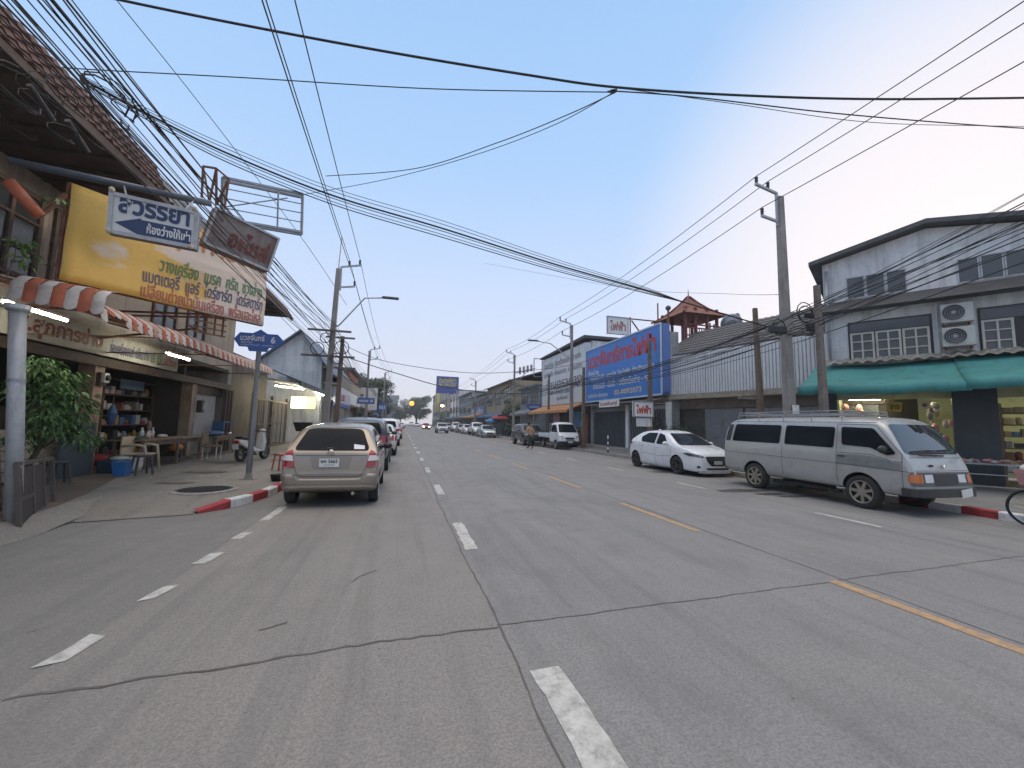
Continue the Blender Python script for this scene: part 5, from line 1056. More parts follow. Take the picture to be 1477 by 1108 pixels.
# gabled white house behind the poles
def gable(name, label, x0, x1, xr, y0, y1, he0, he1, hr, wallm, roofm, over=.7, group=None):
    t = thing(name, label, 'house', ((x0+x1)/2, (y0+y1)/2, .1)); b = MB()
    P = [(x0, .1), (x1, .1), (x1, he1), (xr, hr), (x0, he0)]; b.prism([(x, y0, z) for x, z in P], (0, y1-y0, 0)); b.build('wall', wallm, t, fixn=True)
    b = MB(); s1 = (he1-hr)/(x1-xr); s0 = (hr-he0)/(xr-x0)
    b.prism([(xr, y0-.35, hr+.14), (x1+over, y0-.35, he1+s1*over+.14), (x1+over, y0-.35, he1+s1*over+.02), (xr, y0-.35, hr+.02), (x0-over, y0-.35, he0-s0*over+.02), (x0-over, y0-.35, he0-s0*over+.14)], (0, y1-y0+.7, 0)); b.build('roof', roofm, t, fixn=True); return t
BLUEG = mat('blue_grey_roof', (.11, .14, .20), .6, .2, var=.2, dirt=.3)
H3 = gable('gabled_house', 'white gabled house with blue-grey roof rising behind the left power poles', -9.4, -5.0, -6.3, 28, 44, 4.3, 5.3, 7.05, WHITEWALL, BLUEG, .7)
b = MB(); b.bx(-4.98, -4.0, 28.2, 43.5, 3.9, 4.0); b.bx(-4.1, -4.04, 28.2, 43.5, 4.0, 4.75); b.build('balcony', PLASTER, H3); MB().bx(-4.96, -4.0, 29, 43, 2.9, 3.85).build('awning_board', WHITEP, H3)
for y in (29.5, 32.5, 36, 39.5): window(H3, (-4.97, y, 4.2), UY, UZ, 1.6, 1.0, 2, 2, OLDWOOD, WINGLASS)
for y in (28.3, 32.2, 36.1, 40.0): MB().bx(-4.99, -4.93, y, y+3.5, .15, 2.8).build('shutter', SHUT, H3)
t = thing('shop_fascia', 'white fascia sign with red and blue letters along the gabled house', 'sign', (-4.2, 31, 3.2)); MB().bx(-4.3, -3.95, 28.6, 34.5, 2.75, 3.45).build('board', mat('fascia_white', (.55, .55, .58), .5, var=.08), t)
b = MB(); text_into(b, 'LUIS', (-3.95, 29.0, 2.88), UY, UZ, 2.2, .45, .01, .04); b.build('lettering', mat('fascia_red', (.42, .03, .05), .5), t); MB().bx(-4.3, -3.94, 28.6, 34.5, 2.5, 2.74).build('band', mat('band_blue', (.06, .13, .35), .5, var=.1), t)
BRICK = mat('brick_wall', (.23, .09, .06), .85, var=.25, scale=9, dirt=.3); GLASSW = WINGLASS
def rowshop(name, label, side, xf, y0, y1, h, wallm, floors=2, canopy=None, ground=SHUT, roofm=GREYSH, bays=2, flat=True, depth=8, win='grid', sign=None, cat='shop building'):
    """a shophouse in the row: wall, roof, windows, shutters, canopy; side -1 = left row (front faces +x)"""
    s = 1 if side < 0 else -1; xb = xf-s*depth; t = thing(name, label, cat, (xf-s*depth/2, (y0+y1)/2, .1))
    MB().bx(min(xf, xb), max(xf, xb), y0+.02, y1-.02, .1, h).build('wall', wallm, t)
    if flat: MB().bx(min(xf+s*.5, xb), max(xf+s*.5, xb), y0, y1, h, h+.18).build('roof', roofm, t)
    else:
        b = MB(); b.prism([(xf+s*.7, y0, h-.1), (xf-s*depth/2, y0, h+1.4), (xb-s*.4, y0, h-.1), (xb-s*.4, y0, h-.22), (xf-s*depth/2, y0, h+1.25), (xf+s*.7, y0, h-.22)], (0, y1-y0, 0)); b.build('roof', roofm, t, fixn=True)
    u = UY if s > 0 else -UY; fh = (h-3.1)/max(1, floors-1); bw = (y1-y0)/bays
    for f in range(floors-1):
        z = 3.3+f*fh
        for k in range(bays):
            o = (xf+s*.0, (y0+bw*k+bw*.18) if s > 0 else (y0+bw*(k+1)-bw*.18), z+fh*.25); window(t, o, u, UZ, bw*.64, fh*.5, 3, 2 if win == 'grid' else 1, OLDWOOD if win == 'grid' else WHITEP, GLASSW, .07)
    for k in range(bays):
        a0, a1 = y0+bw*k+.18, y0+bw*(k+1)-.18; b = MB(); n = 9
        for i in range(n): z = .2+2.4*i/n; b.bx(min(xf+s*.02, xf+s*(.05+.01*(i % 2))), max(xf+s*.02, xf+s*(.05+.01*(i % 2))), a0, a1, z, z+2.4/n-.012)
        b.build('shutter', ground if not isinstance(ground, list) else ground[k % len(ground)], t)
    if canopy:
        m, out, zc = canopy; b = MB(); b.prism([(xf, y0+.1, zc+.5), (xf+s*out, y0+.1, zc), (xf+s*out, y0+.1, zc-.22), (xf+s*(out-.04), y0+.1, zc-.05), (xf, y0+.1, zc+.42)], (0, y1-y0-.2, 0)); b.build('canopy', m, t, fixn=True)
    if sign:
        txt, m, ink, zs, hs = sign; bo = MB().bx(min(xf+s*.06, xf+s*.14), max(xf+s*.06, xf+s*.14), y0+.5, y1-.5, zs, zs+hs).build('signboard', m, t)
        b = MB(); o = Vector((xf+s*.14, y0+.8 if s > 0 else y1-.8, zs+hs*.2)); text_into(b, txt, o, u, UZ, (y1-y0-1.6)*.9, hs*.6, .01, .02); b.build('lettering', ink, bo)
    return t
OCH = mat('ochre_wall', (.38, .31, .21), .85, var=.12, dirt=.4, streak=3); GREYW = mat('grey_wall', (.30, .31, .32), .85, var=.12, dirt=.45, streak=3); BLUEW = mat('blue_grey_wall', (.24, .29, .32), .85, var=.12, dirt=.45, streak=3); PINKW = mat('pinkish_wall', (.42, .34, .31), .85, var=.12, dirt=.4, streak=3)
CO = mat('canopy_orange', (.48, .22, .08), .7, var=.15, dirt=.25); CBL = mat('canopy_blue', (.06, .14, .26), .6, var=.2, dirt=.3); CGR = mat('canopy_grey', (.22, .23, .24), .6, .2, var=.2, dirt=.4)
DOORB = mat('dark_shopfront', (.05, .045, .045), .5, var=.4, scale=3)
rowshop('brick_shophouse', 'red brick upper floor shophouse just past the white gabled house', -1, -5.2, 44, 52, 6.6, BRICK, 2, (CO, 1.6, 2.9), [SHUT, DOORB])
rowshop('shophouse', 'low pale shophouse past the red brick one on the left', -1, -5.0, 52, 62, 4.6, WHITEWALL, 2, (CBL, 1.8, 2.8), [DOORB, SHUT])
t = thing('white_billboard', 'blank white billboard panel facing us beyond the red brick shophouse', 'billboard', (-4.3, 51.5, 4)); a = AY(518, 602, 52.3); c = AY(545, 560, 52.3)
MB().bx(a.x, c.x, 52.3, 52.45, a.z+.9, c.z).build('panel', WHITEP, t); b = MB(); b.bx(a.x+.3, a.x+.4, 52.46, 52.55, .1, c.z); b.bx(c.x-.4, c.x-.3, 52.46, 52.55, .1, c.z); b.build('frame', STEEL, t)
rowshop('shophouse', 'grey two storey shophouse behind the big left tree', -1, -6.0, 68, 82, 6.5, GREYW, 2, (CGR, 1.6, 2.9), [SHUT, DOORB]); rowshop('shophouse', 'pinkish two storey shophouse far along the left row', -1, -5.6, 82, 98, 7.2, PINKW, 2, (CBL, 1.6, 2.9), [DOORB, SHUT], flat=False)
rowshop('shophouse', 'long blue grey shophouse near the left end of the street', -1, -5.8, 98, 125, 6.2, BLUEW, 2, (CGR, 1.6, 2.8), [SHUT, DOORB], bays=4); rowshop('office_block', 'wide pale office block closing the view at the far junction', -1, -2.0, 195, 230, 13.5, BLUEW, 4, None, [SHUT], bays=6, depth=42, win='strip', cat='office building')
t = thing('blue_stall_tent', 'blue tarpaulin stall tent on the left pavement past the white billboard', 'tent', (-3.9, 57, .1)); b = MB(); b.add([(-5, 55, 2.9), (-3.0, 55, 2.5), (-3.0, 60, 2.5), (-5, 60, 2.9), (-3.0, 55, 2.2), (-3.0, 60, 2.2)], [(0, 1, 2, 3), (1, 4, 5, 2)]); b.build('cover', CBL, t)
for x, y in ((-3.05, 55.05), (-3.05, 59.95), (-4.9, 55.05), (-4.9, 59.95)): MB().tube([(x, y, .1), (x, y, 2.6)], .03, 6).build('pole', STEEL, t)
def roadside_sign(x, y, z0, w_, h, label, pole=True):
    t = thing('blue_road_sign', label, 'sign', (x, y, .1)); MB().tube([(x, y, .1), (x, y, z0+h)], .05, 8).build('pole', STEEL, t); pp = MB().bx(x-w_/2, x+w_/2, y-.09, y-.05, z0, z0+h).build('panel', SIGNB, t)
    b = MB(); text_into(b, 'ซอย 8', (x-w_*.4, y-.09, z0+h*.3), UX, UZ, w_*.8, h*.45, .006, .02); b.build('lettering', WHITEP, pp)
a = AY(528, 578, 40); roadside_sign(a.x, 40, a.z-.3, 1.5, .55, 'blue street name sign by the pole with the far left lamp'); a = AY(551, 589, 62); roadside_sign(a.x, 62, a.z-.5, 1.0, 1.3, 'squarish blue sign under the third left power pole')

# scooter and basket motorbike on the left pavement
def twowheel(name, label, cat, x, y, z, rz, bodym, basket=False):
    t = thing(name, label, cat, (0, 0, 0)); R = .26
    for yy in (-.62, .62):
        wv_ = MB().lathe([(R*.68, -.045), (R*.8, -.055), (R*.97, -.04), (R, 0), (R*.97, .04), (R*.8, .055), (R*.68, .045)], (0, yy, R), 'x', 20).build('wheel', TYRE, t, smooth=True, W=False); b = MB(); b.lathe([(R*.7, -.03), (R*.7, .03)], (0, yy, R), 'x', 16); b.lathe([(.05, -.06), (.05, .06)], (0, yy, R), 'x', 10)
        for k in range(5): a = k*2*math.pi/5; b.bar((0, yy, R), (0, yy+R*.7*math.cos(a), R+R*.7*math.sin(a)), .02, .03)
        b.build('rim', RIMS, wv_, W=False)
    b = MB(); b.add([(s*w_, yy, zz) for s in (-1, 1) for w_, yy, zz in ((.10, -.85, .62), (.13, -.45, .42), (.13, -.1, .30), (.12, .25, .28), (.12, .30, .36), (.13, -.05, .42), (.14, -.35, .66), (.11, -.85, .74))],
        [tuple(range(8))[::-1], tuple(range(8, 16))]+[(i, (i+1) % 8, 8+(i+1) % 8, 8+i) for i in range(8)])
    b.add([(s*w_, yy, zz) for s in (-1, 1) for w_, yy, zz in ((.17, .36, .30), (.19, .42, .62), (.12, .38, .92), (.10, .30, .95), (.14, .30, .60), (.13, .28, .30))], [tuple(range(6))[::-1], tuple(range(6, 12))]+[(i, (i+1) % 6, 6+(i+1) % 6, 6+i) for i in range(6)])
    o = b.build('body', bodym, t, W=False, fixn=True, bev=.03)
    MB().add([(s*w_, yy, zz) for s in (-1, 1) for w_, yy, zz in ((.11, -.80, .75), (.12, -.1, .69), (.10, 0, .72), (.12, -.4, .78), (.11, -.80, .83))], [tuple(range(5))[::-1], tuple(range(5, 10))]+[(i, (i+1) % 5, 5+(i+1) % 5, 5+i) for i in range(5)]).build('seat', BLACKPL, t, W=False, fixn=True, bev=.02)
    b = MB(); b.tube([(0, .62, R), (0, .50, .55), (0, .36, .95)], .03, 8); b.tube([(0, -.62, R), (.08, -.3, .35), (0, 0, .34)], .035, 8); b.build('fork', STEEL, t, W=False)
    b = MB(); b.tube([(-.32, .20, 1.0), (-.12, .34, .99), (.12, .34, .99), (.32, .20, 1.0)], .016, 8); b.build('handlebar', BLACKPL, t, W=False); b = MB(); b.ball((0, .42, .98), (.13, .09, .09), 10); b.build('headlamp_cowl', bodym, t, smooth=True, W=False)
    for s in (1, -1): b = MB(); b.tube([(s*.25, .24, 1.0), (s*.32, .26, 1.18)], .008, 5); b.ball((s*.34, .26, 1.2), (.06, .015, .04), 8); b.build('mirror', BLACKPL, t, W=False)
    MB().ball((0, -.87, .66), (.09, .03, .06), 8).build('tail_light', TAIL, t, smooth=True, W=False); q = Matrix.Rotation(.35, 3, 'X'); MB().box((0, -.92, .5), (.2, .01, .17), 0, q).build('number_plate', PLATE, t, W=False)
    b = MB(); b.tube([(.13, -.05, .22), (.15, -.75, .34)], [.035, .05], 8); b.build('exhaust', BLACKPL, t, W=False); b = MB(); b.bx(-.1, .1, -.45, .0, .2, .36); b.build('engine', CHASSIS, t, bev=.03, W=False); b = MB(); b.prism([(-.06, -.88, .40), (-.06, -.62, .57), (-.06, -.38, .48), (-.06, -.62, .53)], (.12, 0, 0)); b.build('mudguard', BLACKPL, t, W=False)
    if basket:
        b = MB(); b.lathe([(.24, .98), (.36, 1.32), (.38, 1.34), (.34, 1.32), (.22, 1.0), (0, .99)], (0, .62, 0), n=18); b.build('basket', BLACKPL, t, W=False)
    t.location = (x, y, z); t.rotation_euler = (0, 0, rz); return t
a = GZ(345, 667, .15); twowheel('scooter', 'white scooter with black seat parked on the pavement behind the sign post', 'scooter', a.x+.2, a.y+.6, pavez(a.x, a.y), -.28, mat('scooter_white', (.62, .60, .57), .3, coat=.6, var=.03))
a = GZ(424, 645, .13); twowheel('motorbike', 'dark motorbike with a big black basket, standing left of the dark tall car', 'motorbike', -3.75, 19.0, .13, math.pi-.15, mat('bike_dark', (.05, .045, .045), .4, coat=.3, var=.1), True)
bucket('plant_pot', 'small black pot on the kerb beside the beige hatchback', 'pot', -2.75, 10.9, .13, .11, .15, .16, BLACKPL)
t = thing('hoarding_board', 'pale fabric-covered board standing behind the basket motorbike', 'board', (-3.9, 21, .13)); MB().bx(-4.3, -3.3, 21.3, 21.36, .2, 1.5).build('panel', WHITEP, t); b = MB(); b.bx(-4.25, -4.2, 21.38, 21.5, .13, 1.4); b.bx(-3.4, -3.35, 21.38, 21.5, .13, 1.4); b.build('leg', STEEL, t)

# trees
def tree(name, label, x, y, z0, h, r, n, size, seed, mats=LEAFD, group=None, low=.35):
    t = thing(name, label, 'tree', (x, y, z0), group); rnd = random.Random(seed); cl = []
    for k in range(16):
        a = rnd.uniform(0, 6.28); rr = r*rnd.uniform(.1, .75); zz = z0+h*rnd.uniform(low, .9); cl.append(((x+rr*math.cos(a), y+rr*math.sin(a), zz), (r*rnd.uniform(.25, .45), r*rnd.uniform(.25, .45), h*rnd.uniform(.08, .16))))
    b = MB(); leafcloud(b, cl, n, size, seed, asp=.55); b.build('crown', mats, t); b = MB(); b.tube([(x, y, z0-.1), (x+.1, y, z0+h*.3), (x, y, z0+h*.6)], [h*.03, h*.024, h*.012], 8)
    for c, q in cl[:9]: b.tube([(x+.05, y, z0+h*.35), tuple((Vector(c)+Vector((x, y, z0+h*.45)))/2), c], [h*.014, h*.009, h*.004], 5)
    b.build('trunk', BARK, t, smooth=True); return t
tree('roadside_tree', 'big dark leafy tree over the left row beyond the brick shophouse', -5.6, 65, .1, 8.6, 4.2, 5200, .38, 21); tree('roadside_tree', 'second dark tree further along the left row', -4.6, 88, .1, 6.5, 2.8, 2400, .38, 22)
tree('roadside_tree', 'broad dark tree in the middle distance at the end of the street', 6.2, 182, 0, 14, 6.5, 5200, .7, 23); tree('roadside_tree', 'dark tree at the junction left of the broad far tree', -.5, 190, 0, 9.5, 5.5, 2800, .7, 24); tree('roadside_tree', 'small green tree on the right pavement before the far shops', 12.2, 118, .1, 5.2, 2.4, 1800, .4, 25, LEAF)

# ------------------------------------------------------------------ right side: shophouse with the teal awning (its front is turned towards us)
def rthing(name, label, cat, loc, ang):
    t = thing(name, label, cat, (0, 0, 0)); t.location = loc; t.rotation_euler = (0, 0, math.radians(ang)-math.pi/2); return t
def L2W(loc, ang, x, y, z):
    a = math.radians(ang)-math.pi/2; return Vector((loc[0]+x*math.cos(a)-y*math.sin(a), loc[1]+x*math.sin(a)+y*math.cos(a), z))
P0, A0 = (14.0, 10.7, 0), 33
SHP = rthing('white_shophouse', 'three-storey pale shophouse with dark ledge and white window frames, nearest on the right', 'shop building', P0, A0)
UNX, UNZ = UX, UZ
b = MB(); b.prism([(0, 0, 2.95), (8, 0, 2.95), (8, 0, 5.9), (5.2, 0, 7.35), (2.6, 0, 7.9), (0, 0, 7.35)], (0, .25, 0)); b.bx(0, .2, .25, 9, .1, 7.3); b.bx(.2, 8, 6.0, 6.2, .1, 7); b.bx(7.8, 8, .25, 6, .1, 6)
b.build('wall', WHITEWALL, SHP, W=False, fixn=True)
b = MB(); b.prism([(-.35, -.35, 7.30), (2.6, -.35, 7.95), (5.2, -.35, 7.42), (8.3, -.35, 5.95), (8.3, -.35, 6.07), (5.2, -.35, 7.56), (2.6, -.35, 8.09), (-.35, -.35, 7.44)], (0, 9.5, 0)); b.build('roof', mat('dark_roof_sheet', (.085, .085, .09), .6, .2, var=.2, dirt=.3), SHP, W=False, fixn=True)
DKL = mat('dark_ledge', (.07, .068, .07), .7, var=.25, dirt=.3)
b = MB(); b.prism([(-.25, -.55, 5.55), (-.25, 0, 5.97), (-.25, 0, 5.55)], (8.25, 0, 0)); b.build('ledge', DKL, SHP, W=False, fixn=True)
b = MB(); corrug(b, (-.05, -.48, 3.80), UX, (0, .42, .18), 8, .46, .28, .035); b.build('sheet_hood', mat('old_beige_sheet', (.30, .28, .24), .7, var=.2, dirt=.5), SHP, W=False)
# top storey: two bands of glass louvre windows; middle storey: framed casements under dark transoms
for x0, w_, n_ in ((.62, .48, 3), (3.18, .44, 3), (5.0, .5, 3)):
    for k in range(n_): window(SHP, (x0+k*(w_+.02), 0, 6.0), UX, UZ, w_, .74, 1, 1, GALV, WINGLASS, .03, .04, W=False)
DKF = mat('dark_window_frame', (.03, .03, .032), .6, var=.2); CRF = mat('cream_frame', (.52, .48, .42), .6, var=.1, dirt=.2)
for x0 in (.60, 3.5, 5.9):
    MB().bx(x0, x0+1.98, -.03, -.002, 3.88, 5.2).build('window_surround', DKF, SHP, W=False); MB().bx(x0+.05, x0+1.93, -.045, -.032, 4.85, 5.15).build('transom', WINGLASS, SHP, W=False)
    for k in range(3):
        if x0 > 3 and k == 1: continue
        window(SHP, (x0+.05+k*.63, -.032, 3.92), UX, UZ, .60, .90, 2, 3, CRF, WINGLASS, .055, .05, W=False)
for z, lab in ((4.80, 'upper air conditioner unit on the pale shophouse wall'), (4.10, 'lower air conditioner unit on the pale shophouse wall')):
    t = rthing('air_conditioner', lab, 'air conditioner', P0, A0); MB().bx(2.74, 3.40, -.36, -.04, z, z+.56).build('case', mat('ac_case', (.50, .49, .46), .5, var=.08, dirt=.3), t, bev=.02, W=False)
    MB().lathe([(.235, -.37), (.235, -.362)], (3.0, 0, z+.29), 'y', 24).lathe([(.235, -.368), (0, -.368)], (3.0, 0, z+.29), 'y', 24).build('grille', BLACKPL, t, W=False); b = MB()
    for r in (.07, .12, .17, .22): b.lathe([(r, -.378), (r+.012, -.385), (r+.012, -.372)], (3.0, 0, z+.29), 'y', 24)
    b.lathe([(.05, -.39), (0, -.392)], (3.0, 0, z+.29), 'y', 12); b.build('guard', STEEL, t, W=False); b = MB(); b.bx(2.8, 2.84, -.38, -.03, z-.06, z-.005); b.bx(3.3, 3.34, -.38, -.03, z-.06, z-.005); b.build('bracket', RUST, t, W=False)
# teal awning in two lengths
TEAL = mat('teal_canvas', (.045, .22, .21), .75, var=.15, scale=1.5, dirt=.35, dcol=(.04, .07, .07), streak=3)
for x0, x1, zz, lab in ((-.35, 3.05, 0, 'long teal green canvas awning, left length over the lit shop'), (2.95, 8.2, .06, 'shorter lapping teal green awning at the right edge of the photo')):
    t = rthing('teal_awning', lab, 'awning', P0, A0); b = MB(); n1, n2 = 18, 8
    for i in range(n1+1):
        for j in range(n2+1):
            s = i/n1; q = j/n2; b.v.append(Vector((x0+(x1-x0)*s-(.0 if x0 > 0 else .25*q*(1-s)), -.02-2.1*q, 3.76+zz-.86*q-.07*math.sin(math.pi*q)*(1+.4*math.sin(s*17))+.02*math.sin(s*9))))
    for i in range(n1+1): s = i/n1; p = b.v[i*(n2+1)+n2]; b.v.append(p+Vector((0, -.02, -.24-.02*math.sin(s*23))))
    m = (n1+1)*(n2+1); b.f = [[i*(n2+1)+j, (i+1)*(n2+1)+j, (i+1)*(n2+1)+j+1, i*(n2+1)+j+1] for i in range(n1) for j in range(n2)]+[[i*(n2+1)+n2, (i+1)*(n2+1)+n2, m+i+1, m+i] for i in range(n1)]; b.m = [0]*len(b.f)
    o = b.build('canvas', TEAL, t, smooth=True, W=False); sdm = o.modifiers.new('thick', 'SOLIDIFY'); sdm.thickness = .012
    b = MB(); b.tube([(x0-.2 if x0 < 0 else x0, -2.1, 2.86+zz), (x1, -2.1, 2.86+zz)], .018, 6)
    for k in range(3): xx = x0+.1+(x1-x0-.3)*k/2; b.tube([(xx, -2.1, 2.86+zz), (xx, -.02, 3.0)], .016, 6)
    b.build('frame', STEEL, t, W=False)
# open lit shop on the ground floor
LIME = mat('lime_wall', (.50, .52, .30), .8, var=.08, dirt=.15)
b = MB(); b.bx(.2, 7.8, 4.2, 4.3, .14, 2.9); b.bx(.2, .25, .25, 4.2, .14, 2.9); b.bx(.2, 7.8, .02, 4.3, 2.9, 2.95); b.bx(3.25, 3.32, 1.2, 4.2, .14, 2.9); b.build('shop_room', LIME, SHP, W=False)
SLATE = mat('slate_shutter', (.045, .058, .068), .6, .1, var=.12, dirt=.25, streak=3)
b = MB(); b.bx(-.02, .22, -.05, .22, .14, 2.95)
b.build('pillar', SLATE, SHP, W=False); MB().bx(2.85, 3.72, -.12, .2, .14, 2.93).build('pillar', SLATE, SHP, W=False); MB().bx(-.02, 8, .0, .06, 2.62, 2.95).build('lintel', LIME, SHP, W=False)
def rbatten(x0, x1, y, z, lab, P=P0, A=A0):
    batten('fluorescent_lamp', L2W(P, A, x0, y, z), L2W(P, A, x1, y, z), lab)
rbatten(.5, 1.3, .45, 2.66, 'first glowing tube lamp from the left under the teal awning'); rbatten(1.15, 1.95, .3, 2.76, 'second glowing tube lamp under the teal awning, set a little higher'); rbatten(1.9, 2.5, .5, 2.68, 'third glowing tube lamp under the teal awning beside the slate pillar'); rbatten(4.6, 6.2, 1.6, 2.72, 'tube lamp over the goods at the right edge of the lit shop')
t = rthing('yellow_notice', 'small yellow notice hanging in the lit shop doorway', 'sign', P0, A0); q = Matrix.Rotation(.12, 3, 'Y'); MB().box((1.62, -.1, 2.38), (.32, .02, .30), 0, q).build('card', mat('notice_yellow', (.55, .38, .03), .5, var=.05), t, W=False); b = MB(); text_into(b, 'ขาย', (1.51, -.11, 2.30), UX, UZ, .22, .15, .004, .03); b.build('lettering', INK, t, W=False); MB().tube([(1.62, -.1, 2.53), (1.62, -.08, 2.75)], .006, 4).build('string', INK, t, W=False)
t = rthing('paper_notice', 'pale square notice hanging right of the yellow notice', 'sign', P0, A0); MB().box((2.28, -.06, 2.42), (.24, .02, .24), 0, Matrix.Rotation(-.2, 3, 'Y')).build('card', CREAM, t, W=False); MB().lathe([(.06, -.075), (0, -.075)], (2.28, 0, 2.42), 'y', 12).build('emblem', OLDWOOD, t, W=False)
# hanging and shelved goods
random.seed(8); GD = STK+[mat('stock_straw', (.42, .33, .18), .8, var=.2), mat('stock_pink', (.5, .25, .22), .7, var=.2), mat('stock_brown', (.2, .11, .06), .8, var=.2)]
for k in range(34):
    x = random.uniform(2.35, 2.9) if k < 20 else random.uniform(.35, 1.0); z = random.uniform(1.25, 2.45); y = random.uniform(.15, .7); r = random.uniform(.04, .10)
    o = MB().ball(tuple(L2W(P0, A0, x, y, z)), (r, r, r*random.uniform(.8, 1.8)), 8).build('hanging_bundle', random.choice(GD[-3:]+GD[:4]), smooth=True); tag(o, 'small bundle of dried goods hung in the doorway of the lit shop', 'goods', 'goods hung in the lit shop')
sh = rthing('goods_shelf', 'packed wooden goods shelf glimpsed at the right edge of the lit shop', 'shelf', P0, A0)
for k in range(6): MB().bx(3.9, 7.2, 1.0, 1.45, .5+k*.34, .53+k*.34).build('shelf_board', OLDWOOD, sh, W=False)
for x in (3.88, 5.5, 7.2): MB().bx(x, x+.05, 1.0, 1.45, .14, 2.5).build('upright', OLDWOOD, sh, W=False)
for k in range(6):
    x = 3.95
    while x < 5.45:
        w_ = random.uniform(.10, .2); h = random.uniform(.12, .26); c = L2W(P0, A0, x+w_/2, 1.15, 0); zb = .532+k*.34
        o = MB().box((c.x, c.y, zb+h/2), (w_, .2, h), 0, Matrix.Rotation(math.radians(A0)-math.pi/2, 3, 'Z')).build('goods_box', random.choice(GD)) if random.random() < .6 else MB().lathe([(0, 0), (w_*.45, 0), (w_*.48, h*.75), (w_*.2, h), (0, h)], (c.x, c.y, zb), n=9).build('goods_jar', random.choice(GD), smooth=True)
        tag(o, 'small packet or jar on the packed wooden shelf of the lit shop', 'goods', 'goods on the wooden shelf'); x += w_+random.uniform(.01, .06)
t = rthing('shop_counter', 'low wooden counter and dark shelf backs inside the lit shop', 'counter', P0, A0); MB().bx(.6, 2.5, 2.6, 3.1, .14, 1.0).build('case', OLDWOOD, t, W=False); MB().bx(.55, 2.55, 2.55, 3.15, 1.0, 1.04).build('top', TBW, t, W=False)
t = rthing('wall_shelf', 'dark framed wall shelf on the lime wall of the lit shop', 'shelf', P0, A0); b = MB(); b.bx(.9, 1.9, 4.0, 4.18, 1.6, 2.2); b.build('case', DARKWOOD, t, W=False); b = MB(); b.bx(.95, 1.38, 3.98, 4.0, 1.65, 2.15); b.build('door', WINGLASS, t, W=False); b = MB(); b.bx(1.42, 1.85, 3.98, 4.0, 1.65, 2.15); b.build('door', WINGLASS, t, W=False)
# display table with pink goods
t = rthing('display_table', 'steel display table with pale top before the slate pillar', 'table', P0, A0)
MB().bx(.95, 4.6, -1.35, -.55, .80, .84).build('tabletop', mat('table_steel', (.30, .31, .31), .4, .4, var=.1, dirt=.2), t, W=False); b = MB()
for x in (1.2, 2.7, 4.4):
    for y in (-1.3, -.6): b.tube([(x, y, .14), (x+.05, y, .8)], .018, 6)
for z in (.25, .55): b.tube([(1.2, -1.3, z), (4.4, -1.3, z)], .014, 6)
b.build('frame', GALV, t, W=False)
for k in range(46):
    x = random.uniform(1.9, 4.3); y = random.uniform(-1.25, -.65); c = L2W(P0, A0, x, y, .86+random.uniform(0, .05)); r = random.uniform(.05, .08)
    tag(MB().ball(tuple(c), (r, r*1.1, r*.6), 8).build('packet', random.choice([GD[-2], GD[-2], GD[2], mat('stock_rose', (.45, .16, .15), .6, var=.2)]), smooth=True), 'small pink packet in the heap on the steel display table', 'packet', 'packets on the display table')

# --- long metal-clad building with shutters
P1, A1 = (13.4, 19.35, 0), 14.5
CLADM = mat('white_metal_cladding', (.60, .61, .62), .5, .15, var=.06, scale=1, dirt=.3, dcol=(.22, .22, .22), streak=4)
MC_ = rthing('clad_building', 'long low building clad in pale ribbed metal over grey roller shutters', 'shop building', P1, A1)
b = MB(); n_ = 66
for k in range(n_): x = .1+9.2*k/n_; b.bx(x, x+.10, -.33, -.28, 3.28, 5.22)
b.bx(0, 9.4, -.28, -.20, 3.25, 5.25); b.build('cladding', CLADM, MC_, W=False)
MB().bx(-.05, 9.5, -.36, .3, 3.02, 3.24).build('eave_board', mat('eave_beige', (.30, .26, .20), .7, var=.15, dirt=.4), MC_, W=False); MB().bx(0, 9.4, .2, .4, 2.55, 3.02).build('lintel', mat('lintel_brown', (.16, .13, .105), .8, var=.2, dirt=.4), MC_, W=False)
b = MB(); b.bx(0, 9.4, .4, 8, .14, 5.2); b.bx(2.3, 9.4, .33, .40, .14, 2.55); b.build('wall', mat('brown_dark_wall', (.09, .075, .065), .85, var=.3, dirt=.3), MC_, W=False)
b = MB(); tiles(b, (0, -.15, 5.30), (9.5, -.15, 5.30), (0, 3.4, 1.9), 9, .3); b.build('roof', mat('grey_roof_tile', (.075, .075, .08), .75, var=.3, scale=4, dirt=.35, bump=.2), MC_, W=False)
MB().bx(0, 9.5, -.2, -.12, 5.2, 5.36).build('gutter', DKL, MC_, W=False)
for x0, x1 in ((2.5, 4.4), (4.5, 6.4), (6.6, 9.2)):
    b = MB(); n_ = 28
    for k in range(n_): z = .16+2.38*k/n_; b.bx(x0, x1, .27+(.012 if k % 2 else 0), .325, z, z+2.38/n_-.004)
    b.build('shutter', mat('shutter_slate', (.22, .225, .23), .5, .3, var=.1, dirt=.3), MC_, W=False)
b = MB(); b.bx(.1, 2.2, .5, .6, .14, 2.5); b.build('doorway', DARKIN, MC_, W=False)
t = rthing('water_meter_box', 'small white round meter on the wall between the shutters and the van', 'meter', P1, A1); MB().bx(6.42, 6.58, .14, .26, 1.5, 2.0).build('board', WHITEP, t, W=False); MB().lathe([(.07, .12), (0, .10)], (6.5, 0, 1.8), 'y', 12).build('dial', INK, t, W=False)
